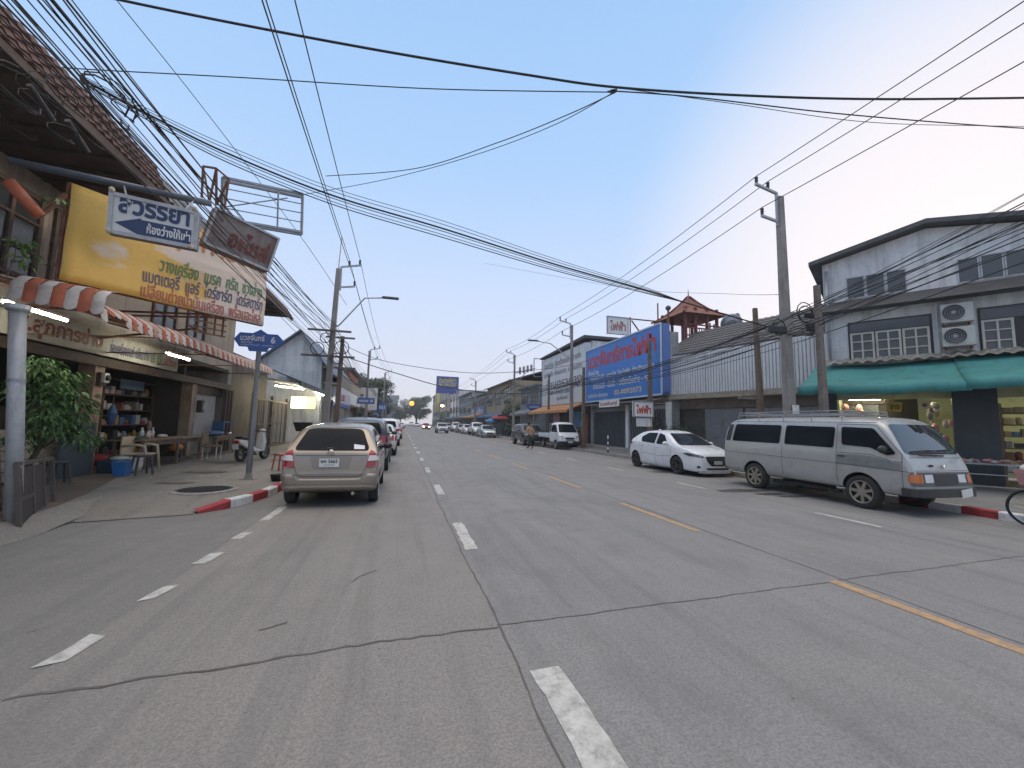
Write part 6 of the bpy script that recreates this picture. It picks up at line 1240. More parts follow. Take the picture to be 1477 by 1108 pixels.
for k, (dx, lab) in enumerate(((.5, 'dark leafy plant between the electrical shop and the shutters'), (1.3, 'paler spiky plant at the shutter foot behind the white hatchback'), (1.9, 'low dark bush beside the first grey roller shutter'))):
    c = L2W(P1, A1, dx, -.3, .14); t = thing('potted_plant', lab, 'plant', tuple(c)); b = MB(); leafcloud(b, [((c.x, c.y, .95+.35*(k == 0)), (.5, .5, .75+.4*(k == 0)))], 380, .2, 30+k, asp=.25, droop=.1); b.build('leaves', LEAF if k == 1 else LEAFD, t); b = MB(); b.lathe([(0, 0), (.15, 0), (.2, .3), (.17, .3)], (c.x, c.y, .14), n=12); b.build('pot', OLDWOOD, t)

# --- electrical shop with the big blue sign
XE = 13.35
ES = thing('electrical_shop', 'electrical shop with grey folding doors below the huge blue sign', 'shop building', (XE+4, 23, .14))
MB().bx(XE, XE+9, 21.2, 27.5, .1, 6.6).bx(XE, XE+.5, 18.3, 21.2, .1, 6.6).build('wall', GREYW, ES); MB().bx(XE-1.0, XE, 18.4, 27.4, .14, .32).build('step', CONC, ES)
FD = mat('folding_door_grey', (.10, .115, .125), .5, .3, var=.15, dirt=.3)
for y0, y1 in ((18.6, 22.2), (22.6, 26.9)):
    b = MB(); y = y0
    while y < y1-.05: b.bx(XE-.10+(.05 if int(y*9) % 2 else 0), XE-.02, y, y+.10, .34, 2.55); y += .11
    b.build('folding_door', FD, ES); MB().bx(XE-.12, XE-.01, y0, y1, 2.57, 2.75).build('door_header', STEEL, ES)
for y in (18.42, 22.4, 27.1): MB().bx(XE-.14, XE-.005, y-.16, y+.16, .33, 2.9).build('pillar', WHITEP if y < 27 else GREYW, ES)
b = MB(); corrug(b, (XE-.9, 18.4, 2.98), UY, (.9, 0, .22), 9.0, .92, .2, .015); b.build('hood', GREYSH, ES)
BS = thing('blue_shop_sign', 'huge blue signboard with red title and white lines of Thai, right side', 'sign', (13.0, 23, 5)); BLU = mat('signboard_blue', (.03, .18, .55), .45, var=.10, scale=1, dirt=.12)
MB().bx(12.85, 13.3, 18.35, 27.4, 3.30, 7.0).build('board', BLU, BS); b = MB()
for y0, y1, z0, z1 in ((18.33, 27.42, 3.24, 3.33), (18.33, 27.42, 6.97, 7.05), (18.31, 18.40, 3.33, 6.97), (27.36, 27.44, 3.33, 6.97)): b.bx(12.81, 12.86, y0, y1, z0, z1)
b.build('border', mat('border_pale', (.5, .58, .66), .5, var=.08), BS); MB().bx(12.88, 13.32, 18.28, 18.345, 3.4, 7.0).build('side', mat('side_violet', (.10, .17, .42), .5, var=.1), BS)
def bs_text(items, name, col):
    for s, y0, z, w_, h, bo in items: b = MB(); text_into(b, s, (12.85, y0, z), -UY, UZ, w_, h, .008, bo); b.build('lettering', mat('ink_'+name, col, .5, var=.1), BS)
bs_text([('นวลจันทร์การไฟฟ้า', 27.1, 5.62, 8.3, 1.15, .04)], 'sign_red', (.42, .03, .035))
bs_text([('จำหน่าย', 27.0, 5.12, 1.6, .36, .02), ('อุปกรณ์ไฟฟ้า  หลอดไฟ  โคมไฟฟ้า  ทั้งปลีกและส่ง', 26.6, 4.68, 7.6, .42, .02), ('ฮาร์ดแวร์ - ปั๊มน้ำ - เครื่องมือช่าง - ฯลฯ', 26.2, 4.12, 7.0, .48, .025), ('รับติดตั้ง-ซ่อมแซม', 27.0, 3.55, 2.9, .30, .02)], 'sign_white', (.62, .64, .66)); bs_text([('02-0092073', 23.3, 3.55, 3.1, .32, .03)], 'sign_cream', (.60, .50, .35))
t = thing('small_shop_sign', 'small red-lettered white name board under the huge blue sign', 'sign', (12.6, 25, 3)); a = AX(865, 588, 12.4); c = AX(893, 576, 12.4); MB().bx(12.36, 12.42, c.y, a.y, a.z, a.z+.42).build('board', WHITEP, t); b = MB(); text_into(b, 'นวลจันทร์', (12.36, a.y-.15, a.z+.1), -UY, UZ, a.y-c.y-.3, .24, .006, .03); b.build('lettering', mat('ink_small_red', (.4, .03, .03), .5), t); b = MB(); b.tube([(12.4, a.y-.1, a.z+.42), (12.9, a.y-.1, 3.4)], .015, 5); b.tube([(12.4, c.y+.1, a.z+.42), (12.9, c.y+.1, 3.4)], .015, 5); b.build('hanger', STEEL, t)
def facing_sign(name, label, px, Y, txt, ink, poles, cat='sign'):
    (x0, y0), (x1, y1) = px; a = AY(x0, y1, Y); c = AY(x1, y0, Y); t = thing(name, label, cat, ((a.x+c.x)/2, Y, .14)); MB().bx(a.x, c.x, Y, Y+.12, a.z, c.z).build('panel', WHITEP, t); b = MB()
    for p, q in (((a.x, a.z), (c.x, a.z)), ((a.x, c.z), (c.x, c.z)), ((a.x, a.z), (a.x, c.z)), ((c.x, a.z), (c.x, c.z))): b.bar((p[0], Y-.005, p[1]), (q[0], Y-.005, q[1]), .05, .05)
    b.build('frame', STEEL, t); b = MB(); text_into(b, txt, (a.x+.12*(c.x-a.x), Y-.008, a.z+.2*(c.z-a.z)), UX, UZ, .76*(c.x-a.x), .6*(c.z-a.z), .006, .03); b.build('lettering', ink, t)
    b = MB()
    for (p, q) in poles(a, c): b.tube([p, q], .045, 8)
    if b.v: b.build('support', RUST, t)
    return t
facing_sign('electricity_sign', 'white sign with red Thai letters on a post before the folding doors', [(914, 580), (942, 601)], 17.6, 'ไฟฟ้า', mat('ink_bright_red', (.45, .03, .02), .5), lambda a, c: [((c.x-.12, 17.68, .14), (c.x-.12, 17.68, a.z)), ((c.x-.12, 17.68, c.z-.05), (12.9, 18.3, c.z-.05))])
facing_sign('electricity_sign', 'faded white sign on a rusty frame above the huge blue sign', [(876, 459), (906, 481)], 22.5, 'ไฟฟ้า', mat('ink_faded_red', (.38, .16, .15), .6), lambda a, c: [((c.x+.2, 22.6, a.z-.6), (c.x+.2, 22.6, c.z+.1)), ((c.x+2.2, 22.6, a.z-.8), (c.x+2.2, 22.6, c.z+1.2)), ((a.x, 22.6, c.z), (c.x+2.2, 22.6, c.z)), ((c.x+.3, 22.6, c.z-.1), (c.x+1.2, 22.6, a.z-.1)), ((c.x+1.2, 22.6, a.z-.1), (c.x+2.1, 22.6, c.z))])
t = thing('paper_poster', 'small pale poster under the red-lettered post sign', 'poster', (12.6, 17.65, 1.5)); a = AY(918, 612, 17.65); c = AY(940, 602, 17.65); MB().bx(a.x, c.x, 17.64, 17.67, a.z-.1, c.z-.05).build('sheet', WHITEP, t)
# --- white sign building with orange awning
WB = thing('signwriter_shop', 'shop with a tall white signboard of dark Thai lines and an orange awning', 'shop building', (17, 32, .14)); b = MB(); b.prism([(13.4, 27.55, .1), (13.4, 37.3, .1), (13.4, 37.3, 7.6), (13.4, 32, 8.1), (13.4, 27.55, 7.9)], (9, 0, 0)); b.build('wall', WHITEWALL, WB, fixn=True)
b = MB(); b.prism([(12.7, 27.4, 8.05), (12.7, 37.4, 7.85), (12.7, 37.4, 8.0), (12.7, 27.4, 8.25)], (9.5, 0, 0)); b.build('roof', DKL, WB, fixn=True); MB().bx(12.9, 13.38, 27.6, 37.2, 3.35, 7.75).build('signboard', mat('signboard_white', (.56, .58, .60), .5, var=.08, scale=1, dirt=.2, streak=3), WB)
b = MB()
for s, y0, z, w_, h in (('รับทำป้าย  ตัดสติ๊กเกอร์  ตรายาง', 36.6, 6.75, 8.2, .55), ('สกรีนเสื้อ  ถ่ายเอกสาร  เคลือบบัตร', 36.6, 5.95, 8.4, .50), ('ร้านตรายาง', 36.0, 4.85, 7.8, .85), ('089-6900380', 35.5, 4.25, 5.2, .34), ('นวลจันทร์', 33.4, 3.75, 2.4, .32)): b = MB(); text_into(b, s, (12.9, y0, z), -UY, UZ, w_, h, .01, .02); b.build('lettering', mat('ink_slate', (.10, .12, .15), .5, var=.15), WB)
b = MB(); b.prism([(12.9, 27.7, 3.3), (11.5, 27.7, 2.75), (11.5, 27.7, 2.55), (11.54, 27.7, 2.68), (12.9, 27.7, 3.2)], (0, 9.4, 0)); b.build('awning', CO, WB, fixn=True); b = MB(); b.bx(13.3, 13.38, 27.7, 37.2, .14, 3.2); b.build('shopfront', DOORB, WB)
POST = [(mat('poster_blue', (.10, .28, .48), .4, var=.35, scale=3), 28.6, 31.0, 1.5, 2.7), (mat('poster_pink', (.5, .25, .32), .4, var=.4, scale=3), 33.4, 35.0, 1.1, 2.6), (mat('poster_orange', (.28, .10, .05), .5, var=.4, scale=3), 27.9, 28.5, .2, 2.4), (mat('poster_brown', (.16, .07, .045), .6, var=.4, scale=3), 29.0, 32.6, .2, 1.4)]
for (m, y0, y1, z0, z1), lab in zip(POST, ('big sky blue poster under the orange awning', 'pink and white poster stand at the far end under the orange awning', 'narrow orange poster by the folding doors', 'brown goods panel below the blue poster')):
    tag(MB().bx(13.22, 13.29, y0, y1, z0, z1).build('poster', m), lab, 'poster')
facing_frame = thing('empty_sign_frame', 'empty steel sign frame sticking out by the white signboard top', 'frame', (12.5, 37.5, 6)); b = MB(); a = AY(770, 543, 37.8); c = AY(782, 518, 37.8)
for p, q in (((a.x, a.z), (c.x, a.z)), ((a.x, c.z), (c.x, c.z)), ((a.x, a.z), (a.x, c.z)), ((c.x, a.z), (c.x, c.z))): b.bar((p[0], 37.8, p[1]), (q[0], 37.8, q[1]), .07, .07)
b.bar((c.x, 37.8, c.z), (13.2, 37.4, c.z), .05, .05); b.bar((c.x, 37.8, a.z), (13.2, 37.4, a.z), .05, .05); b.build('bars', STEEL, facing_frame)

# ------------------------------------------------------------------ roof pavilion, dish, far right row, billboard
PV = PD(994, 490, 25.5); px, py = PV.x, PV.y
B2 = thing('rear_block', 'beige building block rising behind the clad shop, under the red roof pavilion', 'building', (px+1, py+2, .1)); MB().bx(px-1.8, px+3.4, py-.5, py+6, .1, 6.3).build('wall', mat('beige_block', (.42, .36, .27), .85, var=.1, dirt=.35), B2)
MB().bx(px-2.0, px+3.6, py-.7, py+6.2, 6.3, 6.45).build('roof', GREYSH, B2)
RW = mat('red_timber', (.17, .035, .03), .6, var=.25, dirt=.2); pv = thing('roof_pavilion', 'red timber Thai pavilion with steep curved roof on the rear block rooftop', 'pavilion', (px, py, 6.45))
b = MB(); zb = 6.45; ze = AY(985, 455, py).z; zp = AY(988, 428, py).z; w0 = 1.55
for lo, hi, wa, wb_ in ((0, .35, 1.15, .62), (.35, 1, .62, .03)):
    z0_, z1_ = ze-.25+(zp+.2-ze)*lo, ze-.25+(zp+.2-ze)*hi
    for k in range(4): a0 = math.pi/4+k*math.pi/2; a1 = a0+math.pi/2; P = [(px+w0*q*1.2*math.cos(a), py+w0*q*1.2*math.sin(a), z) for a, q, z in ((a0, wa, z0_), (a1, wa, z0_), (a1, wb_, z1_), (a0, wb_, z1_))]; b.poly(P)
b.build('roof', mat('pavilion_tile', (.20, .075, .05), .8, var=.3, scale=6, dirt=.3), pv); b = MB()
for k in range(4):
    a0 = math.pi/4+k*math.pi/2; pts = [(px+w0*q*1.2*math.cos(a0), py+w0*q*1.2*math.sin(a0), ze-.25+(zp+.2-ze)*h+.05) for q, h in ((1.22, -.03), (.9, .14), (.62, .35), (.3, .68), (.03, 1.02))]; b.tube(pts, .06, 6)
b.tube([(px, py, zp-.1), (px, py, zp+.5)], [.05, .01], 6); b.build('ridge', RW, pv)
for x in (-1.1, -.4, .4, 1.1):
    for y in (-1.1, 1.1): MB().bx(px+x-.07, px+x+.07, py+y-.07, py+y+.07, zb, ze+.2).build('column', RW, pv)
b = MB()
for z in (.5, .95, 1.15): b.bx(px-1.25, px+1.25, py-1.34, py-1.28, zb+z, zb+z+.07)
for k in range(15): b.bx(px-1.2+k*.17, px-1.16+k*.17, py-1.33, py-1.29, zb, zb+.95)
b.build('railing', RW, pv); b = MB()
for x in (1.3, 1.6, 1.9, 2.2, 2.5, 2.8): b.tube([(px+x, py-.3, 6.45), (px+x, py-.3, 8.4-.2*x)], .05, 6)
for z in (6.9, 7.3, 7.7): b.tube([(px+1.2, py-.3, z), (px+2.9, py-.3, z-.1)], .035, 5)
b.build('side_railing', RW, pv)
for x, lab in ((-1.9, 'round-topped roof post left of the red pavilion'), (3.1, 'round-topped roof post at the right end of the red railing')): t = thing('roof_post', lab, 'post', (px+x, py-.6, 6.45)); MB().tube([(px+x, py-.6, 6.0), (px+x, py-.6, 8.6)], .06, 8).build('shaft', RUST, t); MB().ball((px+x, py-.6, 8.7), .16, 10).build('globe', DKL, t, smooth=True)
c = PD(1056, 468, 23); t = thing('satellite_dish', 'grey mesh satellite dish on the rooftop right of the pavilion', 'satellite dish', tuple(c)); b = MB(); b.lathe([(0, .0), (.4, .06), (.75, .2), (.95, .34), (.95, .32), (.4, .03)], (0, 0, 0), 'z', 20); rot = Matrix.Rotation(-1.0, 3, 'X') @ Matrix.Rotation(.5, 3, 'Y'); b.v = [rot @ (p*.6)+c for p in b.v]; b.build('dish', STEEL, t, smooth=True); MB().tube([c, c+Vector((0, .4, -1.6))], .05, 8).build('mount', STEEL, t); MB().tube([c, c+rot @ Vector((0, 0, .8))], .02, 5).build('arm', STEEL, t)
# far right row
rowshop('shophouse', 'blue white two storey corner shophouse past the white signboard shop', 1, 13.6, 40, 47, 5.6, BLUEW, 2, (CGR, 1.4, 2.8), [SHUT, SHUT]); rowshop('shophouse', 'ochre and brown boxed upper storey building rising over the corner shophouse', 1, 16.2, 38, 46, 9.3, OCH, 3, None, [SHUT, DOORB], depth=6)
rowshop('shophouse', 'wide grey roofed cream shophouse behind the transformer pole', 1, 13.4, 50, 66, 7.2, OCH, 2, (CBL, 1.8, 2.7), [DOORB, DOORB, SHUT], flat=False, bays=3); rowshop('shophouse', 'grey shophouse with a blue sign between two far right poles', 1, 13.2, 66, 80, 6.4, GREYW, 2, (CO, 1.8, 2.8), [DOORB, SHUT], sign=('ร้านค้า', SIGNB, WHITEP, 2.95, 1.6))
rowshop('shophouse', 'pale blue grey shophouse below the big blue billboard', 1, 13.2, 80, 98, 7.6, BLUEW, 3, (CGR, 2, 2.8), [DOORB, SHUT], bays=3); rowshop('shophouse', 'white three storey shophouse at the far end of the right row', 1, 13.0, 98, 116, 9.4, WHITEWALL, 3, (CBL, 2, 2.8), [DOORB, SHUT], bays=3)
rowshop('shophouse', 'last pinkish shophouse of the right row beyond the small green tree', 1, 13.0, 124, 150, 8.4, PINKW, 3, (CGR, 2, 2.8), [DOORB, SHUT], bays=4); rowshop('shophouse', 'grey block far right near the junction with yellow panel', 1, 12.5, 150, 175, 12, GREYW, 4, None, [DOORB], bays=4)
t = thing('yellow_panel_sign', 'tall narrow yellow sign on the far right block', 'sign', (11.8, 149, 8)); MB().bx(11.4, 13.0, 148.6, 148.9, 5.5, 13.5).build('panel', mat('panel_yellow', (.55, .45, .08), .5, var=.15, scale=.8), t)
Yb = 92; a = AY(629, 567, Yb); c = AY(662, 544, Yb); t = thing('blue_billboard', 'big blue billboard with yellow Thai letters on roof legs over the far right row', 'billboard', ((a.x+c.x)/2, Yb, 8)); MB().bx(a.x, c.x, Yb, Yb+.4, a.z, c.z).build('panel', mat('billboard_blue', (.03, .06, .27), .5, var=.1), t); b = MB(); w_ = c.x-a.x; h = c.z-a.z
text_into(b, 'ป้ายว่างให้เช่า', (a.x+w_*.1, Yb-.01, a.z+h*.66), UX, UZ, w_*.78, h*.25, .02, .03); b.build('lettering', mat('ink_yellow', (.6, .5, .08), .5), t); b = MB(); text_into(b, '081-994-6291', (a.x+w_*.1, Yb-.01, a.z+h*.42), UX, UZ, w_*.78, h*.16, .02, .03); b.build('lettering', mat('ink_yellow', (.6, .5, .08), .5), t); MB().bx(a.x+w_*.1, c.x-w_*.1, Yb-.03, Yb-.01, a.z+h*.61, a.z+h*.63).build('line', WHITEP, t)
b = MB()
for k in range(7): x = a.x+w_*(.04+.92*k/6); b.tube([(x, Yb+.2, 2.2 if x < 12.8 else 7.0), (x, Yb+.2, a.z+.1)], .09, 6)
b.build('leg', STEEL, t)
# market umbrella, stall shade, dark bushes by the transformer pole
t = thing('market_umbrella', 'red market umbrella on the right pavement by the dark shop mouth', 'umbrella', (12.2, 51, .14)); b = MB(); b.lathe([(1.3, 2.25), (1.2, 2.45), (.6, 2.75), (0, 2.9)], (12.2, 51, 0), n=10); b.build('canopy', mat('umbrella_red', (.38, .05, .04), .6, var=.15), t); MB().tube([(12.2, 51, .14), (12.2, 51, 2.9)], .03, 6).build('pole', STEEL, t)
t = thing('market_umbrella', 'blue market umbrella a little lower beside the red one', 'umbrella', (11.8, 54, .14)); b = MB(); b.lathe([(1.1, 1.9), (1.0, 2.05), (.5, 2.3), (0, 2.4)], (11.8, 54, 0), n=10); b.build('canopy', mat('umbrella_sky', (.05, .22, .42), .6, var=.15), t); MB().tube([(11.8, 54, .14), (11.8, 54, 2.4)], .03, 6).build('pole', STEEL, t)
tree('vine_bush', 'dark vine-covered mass under the transformer pole at the side lane', 13.2, 48.6, .1, 4.8, 1.6, 2200, .22, 41, low=.1)
a = AY(770, 590, 39); t = thing('blue_street_sign', 'blue diamond-shaped street sign on a post behind the minivan', 'sign', (a.x, 39, .14)); MB().tube([(a.x, 39, .14), (a.x, 39, a.z-.2)], .05, 8).build('post', STEEL, t); MB().prism([(a.x+x, 38.95, a.z+z) for x, z in ((-.85, .25), (-.6, .5), (.6, .5), (.85, .25), (.35, -.2), (0, -.45), (-.35, -.2))], (0, .05, 0)).build('panel', SIGNB, t, fixn=True); b = MB(); text_into(b, 'นวลจันทร์', (a.x-.5, 38.95, a.z+.1), UX, UZ, 1.0, .28, .006, .02); b.build('lettering', WHITEP, t)
# striped bollard on the right kerb
a = GZ(877, 657, 0); t = thing('striped_bollard', 'slim black and white striped post at the right road edge', 'bollard', (a.x, a.y, 0)); b = MB()
for k in range(7): b.lathe([(.045, k*.15), (.045, (k+1)*.15)], (a.x, a.y, 0), n=12, mi=k % 2)
b.lathe([(.045, 1.05), (.03, 1.08), (0, 1.085)], (a.x, a.y, 0), n=12); b.build('post', [KWHITE, BLACKPL], t, smooth=True); MB().lathe([(.12, 0), (.11, .03), (.05, .05)], (a.x, a.y, 0), n=14).build('base', BLACKRUB, t)
tag(MB().bx(11.1, 11.6, 24.2, 25.0, .14, .155).build('ramp_plate', DKL), 'dark metal ramp plate on the kerb in front of the mini truck', 'ramp')
# traffic lights glowing amber, a lit street lamp, far down the road
AMB = mat('amber_light', (1, .6, .1), emit=(1, .36, .03), estr=.6)
a = AY(594, 582, 150); t = thing('traffic_light', 'glowing amber traffic light on a long arm over the far junction', 'traffic light', (-8, 150, 0)); b = MB(); b.tube([(-5, 150, 0), (-5, 150, a.z+.4), (a.x, 150, a.z+.6)], .12, 8); b.build('arm', STEEL, t); MB().bx(a.x-.35, a.x+.35, 150.1, 150.4, a.z-.9, a.z+.9).build('housing', BLACKPL, t); MB().ball((a.x, 149.9, a.z), (.85, .3, .85), 14).build('lamp', AMB, t, smooth=True)
a = AY(638, 586, 110); t = thing('street_lamp', 'small lit warm street lamp over the far right pavement', 'street lamp', (11.2, 110, .1)); MB().tube([(11.2, 110, .1), (11.2, 110, a.z+.2), (a.x, 110, a.z+.3)], .08, 6).build('pole', STEEL, t); MB().ball((a.x, 110, a.z+.1), (.45, .25, .3), 10).build('lamp', mat('lamp_warm', (1, .8, .5), emit=(1, .72, .38), estr=9), t, smooth=True)

# ------------------------------------------------------------------ power poles
PG = 'concrete power poles along the street'
def insul(mb, p): mb.lathe([(.02, 0), (.055, .03), (.03, .06), (.06, .10), (.035, .14), (.06, .18), (.03, .23), (0, .25)], tuple(p), n=10)
def pole(name, label, x, y, h, side, top=True, lean=0., r=.13, lamp=None, arms=(), m=CONC, group=PG):
    """side +1: brackets reach towards +x. returns the wire points"""
    t = thing(name, label, 'power pole', (x, y, .1), group); tx = x+lean*h
    b = MB(); k = r*1.0; b.add([(x-k, y-k*.8, -.1), (x+k, y-k*.8, -.1), (x+k, y+k*.8, -.1), (x-k, y+k*.8, -.1), (tx-k*.62, y-k*.55, h), (tx+k*.62, y-k*.55, h), (tx+k*.62, y+k*.55, h), (tx-k*.62, y+k*.55, h)], [(0, 1, 5, 4), (1, 2, 6, 5), (2, 3, 7, 6), (3, 0, 4, 7), (4, 5, 6, 7)]); b.build('shaft', m, t, bev=.02); W_ = []
    if top:
        b = MB(); s = side; b.bar((tx+s*.12, y, h-1.0), (tx+s*.12, y, h+.12), .08, .06); b.bar((tx+s*.12, y, h+.10), (tx+s*.95, y, h+.28), .07, .07); b.bar((tx+s*.12, y, h-.85), (tx+s*.75, y, h-.75), .07, .07); b.build('bracket', GALV, t)
        for q in (Vector((tx+s*.90, y, h+.30)), Vector((tx+s*.45, y, h+.20)), Vector((tx+s*.72, y, h-.72))): b = MB(); insul(b, q); b.build('insulator', BLACKPL, t, smooth=True); W_.append(q+Vector((0, 0, .25)))
    for z, w_ in arms: b = MB(); b.bx(x-w_, x+w_, y-.16, y-.10, z, z+.09); b.build('crossarm', GREYWOOD, t)
    if lamp:
        z, out, zz = lamp; b = MB(); b.tube([(x+side*.1, y, z), (x+side*.35, y, z+.15), (x+side*out*.62, y, zz-.1), (x+side*out, y, zz)], .035, 8); b.build('lamp_arm', GALV, t, smooth=True); MB().box((x+side*(out+.3), y, zz+.02), (.75, .22, .09)).build('lamp_head', mat('lamp_dark', (.08, .085, .09), .5), t, bev=.03)
    return t, W_
RP = []
t, w_ = pole('power_pole', 'tall concrete pole behind the silver van, nearest on the right', 11.55, 10.05, 9.1, -1, lean=-.005, r=.16, arms=((4.55, .9),)); RP.append(w_)
MB().bx(11.43, 11.67, 9.84, 9.86, 2.05, 2.35).build('number_tag', WHITEP, t)
t, w_ = pole('power_pole', 'concrete pole with a street lamp before the white signboard shop', 11.5, 26.9, 8.75, -1, arms=((4.4, .5),), lamp=(6.3, 2.6, 7.4)); RP.append(w_)
t, w_ = pole('power_pole', 'concrete pole with transformer cables by the side lane behind the minivan', 11.3, 41.6, 8.9, -1, arms=((6.2, .6), (4.6, .8))); RP.append(w_); TP = t
b = MB()
for k in range(4): b.lathe([(.10, 0), (.13, .1), (.13, .7), (.08, .75)], (11.9+.42*k, 41.6, 6.9+.12*k), n=10)
b.bar((11.4, 41.6, 7.0), (13.6, 41.6, 7.6), .1, .1); b.bar((11.4, 41.6, 5.6), (12.6, 41.6, 7.2), .07, .07); b.build('switchgear', STEEL, TP)
for x, y, h, lab in ((11.3, 65, 8.4, 'slim dark pole left of the grey shophouse with the blue sign'), (11.3, 88, 8.6, 'far right pole below the big blue billboard'), (11.3, 112, 8.8, 'most distant right pole near the small green tree')): t, w_ = pole('power_pole', lab, x, y, h, -1, arms=((4.6, .6),)); RP.append(w_)
LP = []
t, w_ = pole('power_pole', 'tall left pole with the curved street lamp arm, nearest on the left', -3.25, 19.6, 8.45, 1, lean=.02, r=.15, lamp=(5.7, 2.2, 7.3), arms=((5.5, .9), (4.35, 1.1))); LP.append(w_)
MB().tube([(-3.08, 19.6, 8.3), (-3.02, 19.6, 10.0)], .03, 6).build('spike', GALV, t)
for x, y, h, lab in ((-3.2, 40.5, 8.2, 'second tall left pole, rising by the blue street name sign'), (-2.6, 62, 8.6, 'third left pole in front of the dark left tree'), (-3.0, 84, 8.6, 'fourth left pole in the far cluster'), (-3.0, 108, 8.8, 'fifth left pole in the far cluster')): t, w_ = pole('power_pole', lab, x, y, h, 1, arms=((4.8, .8),)); LP.append(w_)
a = AX(492, 485, -3.2); pole('cable_pole', 'short brown cable pole just behind the tall left lamp pole', -3.2, a.y, a.z, 1, False, lean=.015, r=.14, arms=((a.z-.15, .7), (4.2, .8)), m=OLDWOOD, group=None)
a = AX(1092, 445, 11.9); pole('cable_pole', 'leaning brown wooden pole left of the tall right pole', 11.95, a.y, a.z, -1, False, lean=-.025, r=.11, m=OLDWOOD, group=None)
a = AX(1180, 412, 12.1); pole('cable_pole', 'short brown pole at the corner of the pale shophouse', 12.1, a.y, a.z, -1, False, lean=-.01, r=.12, m=GREYWOOD, group=None)
a = AX(842, 530, 11.8); pole('cable_pole', 'dark wooden cable pole before the folding doors', 11.8, a.y, a.z, -1, False, r=.13, m=OLDWOOD, group=None); a = AX(792, 540, 11.8); pole('cable_pole', 'thin dark pole by the orange awning, left of the lamp pole', 11.8, a.y, a.z, -1, False, r=.1, m=OLDWOOD, group=None); a = AX(938, 490, 12.4); pole('cable_pole', 'brown post standing at the right end of the huge blue sign', 12.35, a.y, a.z, -1, False, r=.12, m=OLDWOOD, group=None)
t = thing('small_platform', 'small grey bracket shelf on the leaning brown pole', 'bracket', (11.7, 11.3, 2.5)); a = AX(1092, 575, 11.6); MB().bx(a.x-.7, a.x+.15, a.y-.05, a.y+.1, a.z-.03, a.z+.05).build('shelf', GREYWOOD, t)

# ------------------------------------------------------------------ overhead cables
def cable(name, pts, r, label, group, n=14):
    P = [Vector(p) for p in pts]
    out = []
    for i in range(len(P)-1):
        p0, p1, p2, p3 = P[max(0, i-1)], P[i], P[i+1], P[min(len(P)-1, i+2)]
        for k in range(n): t = k/n; out.append(.5*((2*p1)+(p2-p0)*t+(2*p0-5*p1+4*p2-p3)*t*t+(3*p1-p0-3*p2+p3)*t**3))
    out.append(P[-1]); return tag(MB().tube(out, r, 5, cap=False).build(name, CABLE, smooth=True), label, 'cable', group)
def span(name, a, b_, sag, r, label, group, n=24):
    a, b_ = Vector(a), Vector(b_); P = [a.lerp(b_, i/n)-Vector((0, 0, sag*4*(i/n)*(1-i/n))) for i in range(n+1)]; return tag(MB().tube(P, r, 5, cap=False).build(name, CABLE, smooth=True), label, 'cable', group)
GR = 'three power lines on the right poles'; LR = 'power line on the insulators of the right poles'
for k in range(3):
    span('power_line', RP[0][k]+Vector((0, -27, .2)), RP[0][k], .35, .013, LR, GR)
    for A, B_ in zip(RP, RP[1:]): span('power_line', A[k], B_[k], .25, .013, LR, GR)
GL = 'three power lines on the left poles'; LL = 'power line on the insulators of the left poles'
for k in range(3):
    span('power_line', LP[0][k]+Vector((.15, -30, .2)), LP[0][k], .3, .013, LL, GL)
    for A, B_ in zip(LP, LP[1:]): span('power_line', A[k], B_[k], .25, .013, LL, GL)
random.seed(17)
# thick bundle under the left eave, running to the near left pole and on down the street
GB_, LB_ = 'cable bundle along the left shophouses', 'black cable of the thick bundle strung before the left shophouse eaves'
for k in range(22):
    xo, zo = random.uniform(-.3, .3), random.uniform(-.4, .4); a = Vector((-3.85+xo, -3, 6.15+zo-(1.0 if k % 7 == 0 else 0))); m = Vector((-3.35+random.uniform(-.5, .5), 19.5, random.uniform(5.0, 6.0)-(1.0 if k % 5 == 0 else 0)))
    span('cable', a, m, random.uniform(.1, .4), random.choice([.005, .007, .009, .013]), LB_, GB_); span('cable', m, Vector((-3.2+random.uniform(-.5, .5), 40.4, random.uniform(4.7, 5.6))), random.uniform(.2, .7), random.choice([.006, .009, .013]), LB_, GB_)
    if k < 10: span('cable', Vector((-3.2+random.uniform(-.5, .5), 40.4, random.uniform(4.7, 5.6))), Vector((-2.8+random.uniform(-.5, .5), 84, random.uniform(4.6, 5.6))), random.uniform(.3, .8), .013, LB_, GB_)
GC, LC = 'cable bundle on the right poles', 'black cable of the low bundle strung along the right poles'
for k in range(16):
    m = Vector((11.55+random.uniform(-.7, .7), 10.0, random.uniform(4.3, 5.3))); a = Vector((12.4+random.uniform(-.5, .5), -5, random.uniform(6.6, 10.2)))
    span('cable', a, m, random.uniform(.05, .4), random.choice([.007, .01, .013]), LC, GC); e = Vector((11.6+random.uniform(-.4, .4), 26.8, random.uniform(4.2, 5.0))); span('cable', m, e, random.uniform(.15, .6), random.choice([.007, .01, .013, .018]), LC, GC)
    f = Vector((11.4+random.uniform(-.4, .4), 41.5, random.uniform(4.5, 6.0))); span('cable', e, f, random.uniform(.2, .7), random.choice([.01, .014]), LC, GC); span('cable', f, Vector((11.3+random.uniform(-.4, .4), 65+23*(k % 3), random.uniform(4.4, 5.0))), random.uniform(.3, .9), .016, LC, GC)
def sight(pts, d0, d1): return [PD(x, y, d0+(d1-d0)*i/(len(pts)-1)) for i, (x, y) in enumerate(pts)]
cable('cable', sight([(90, -22), (165, -2), (340, 34), (560, 75), (760, 108), (890, 126), (1080, 138), (1280, 143), (1560, 140)], 8.5, 10.5), .028, 'thickest twisted black cable crossing the whole sky near the top', None)
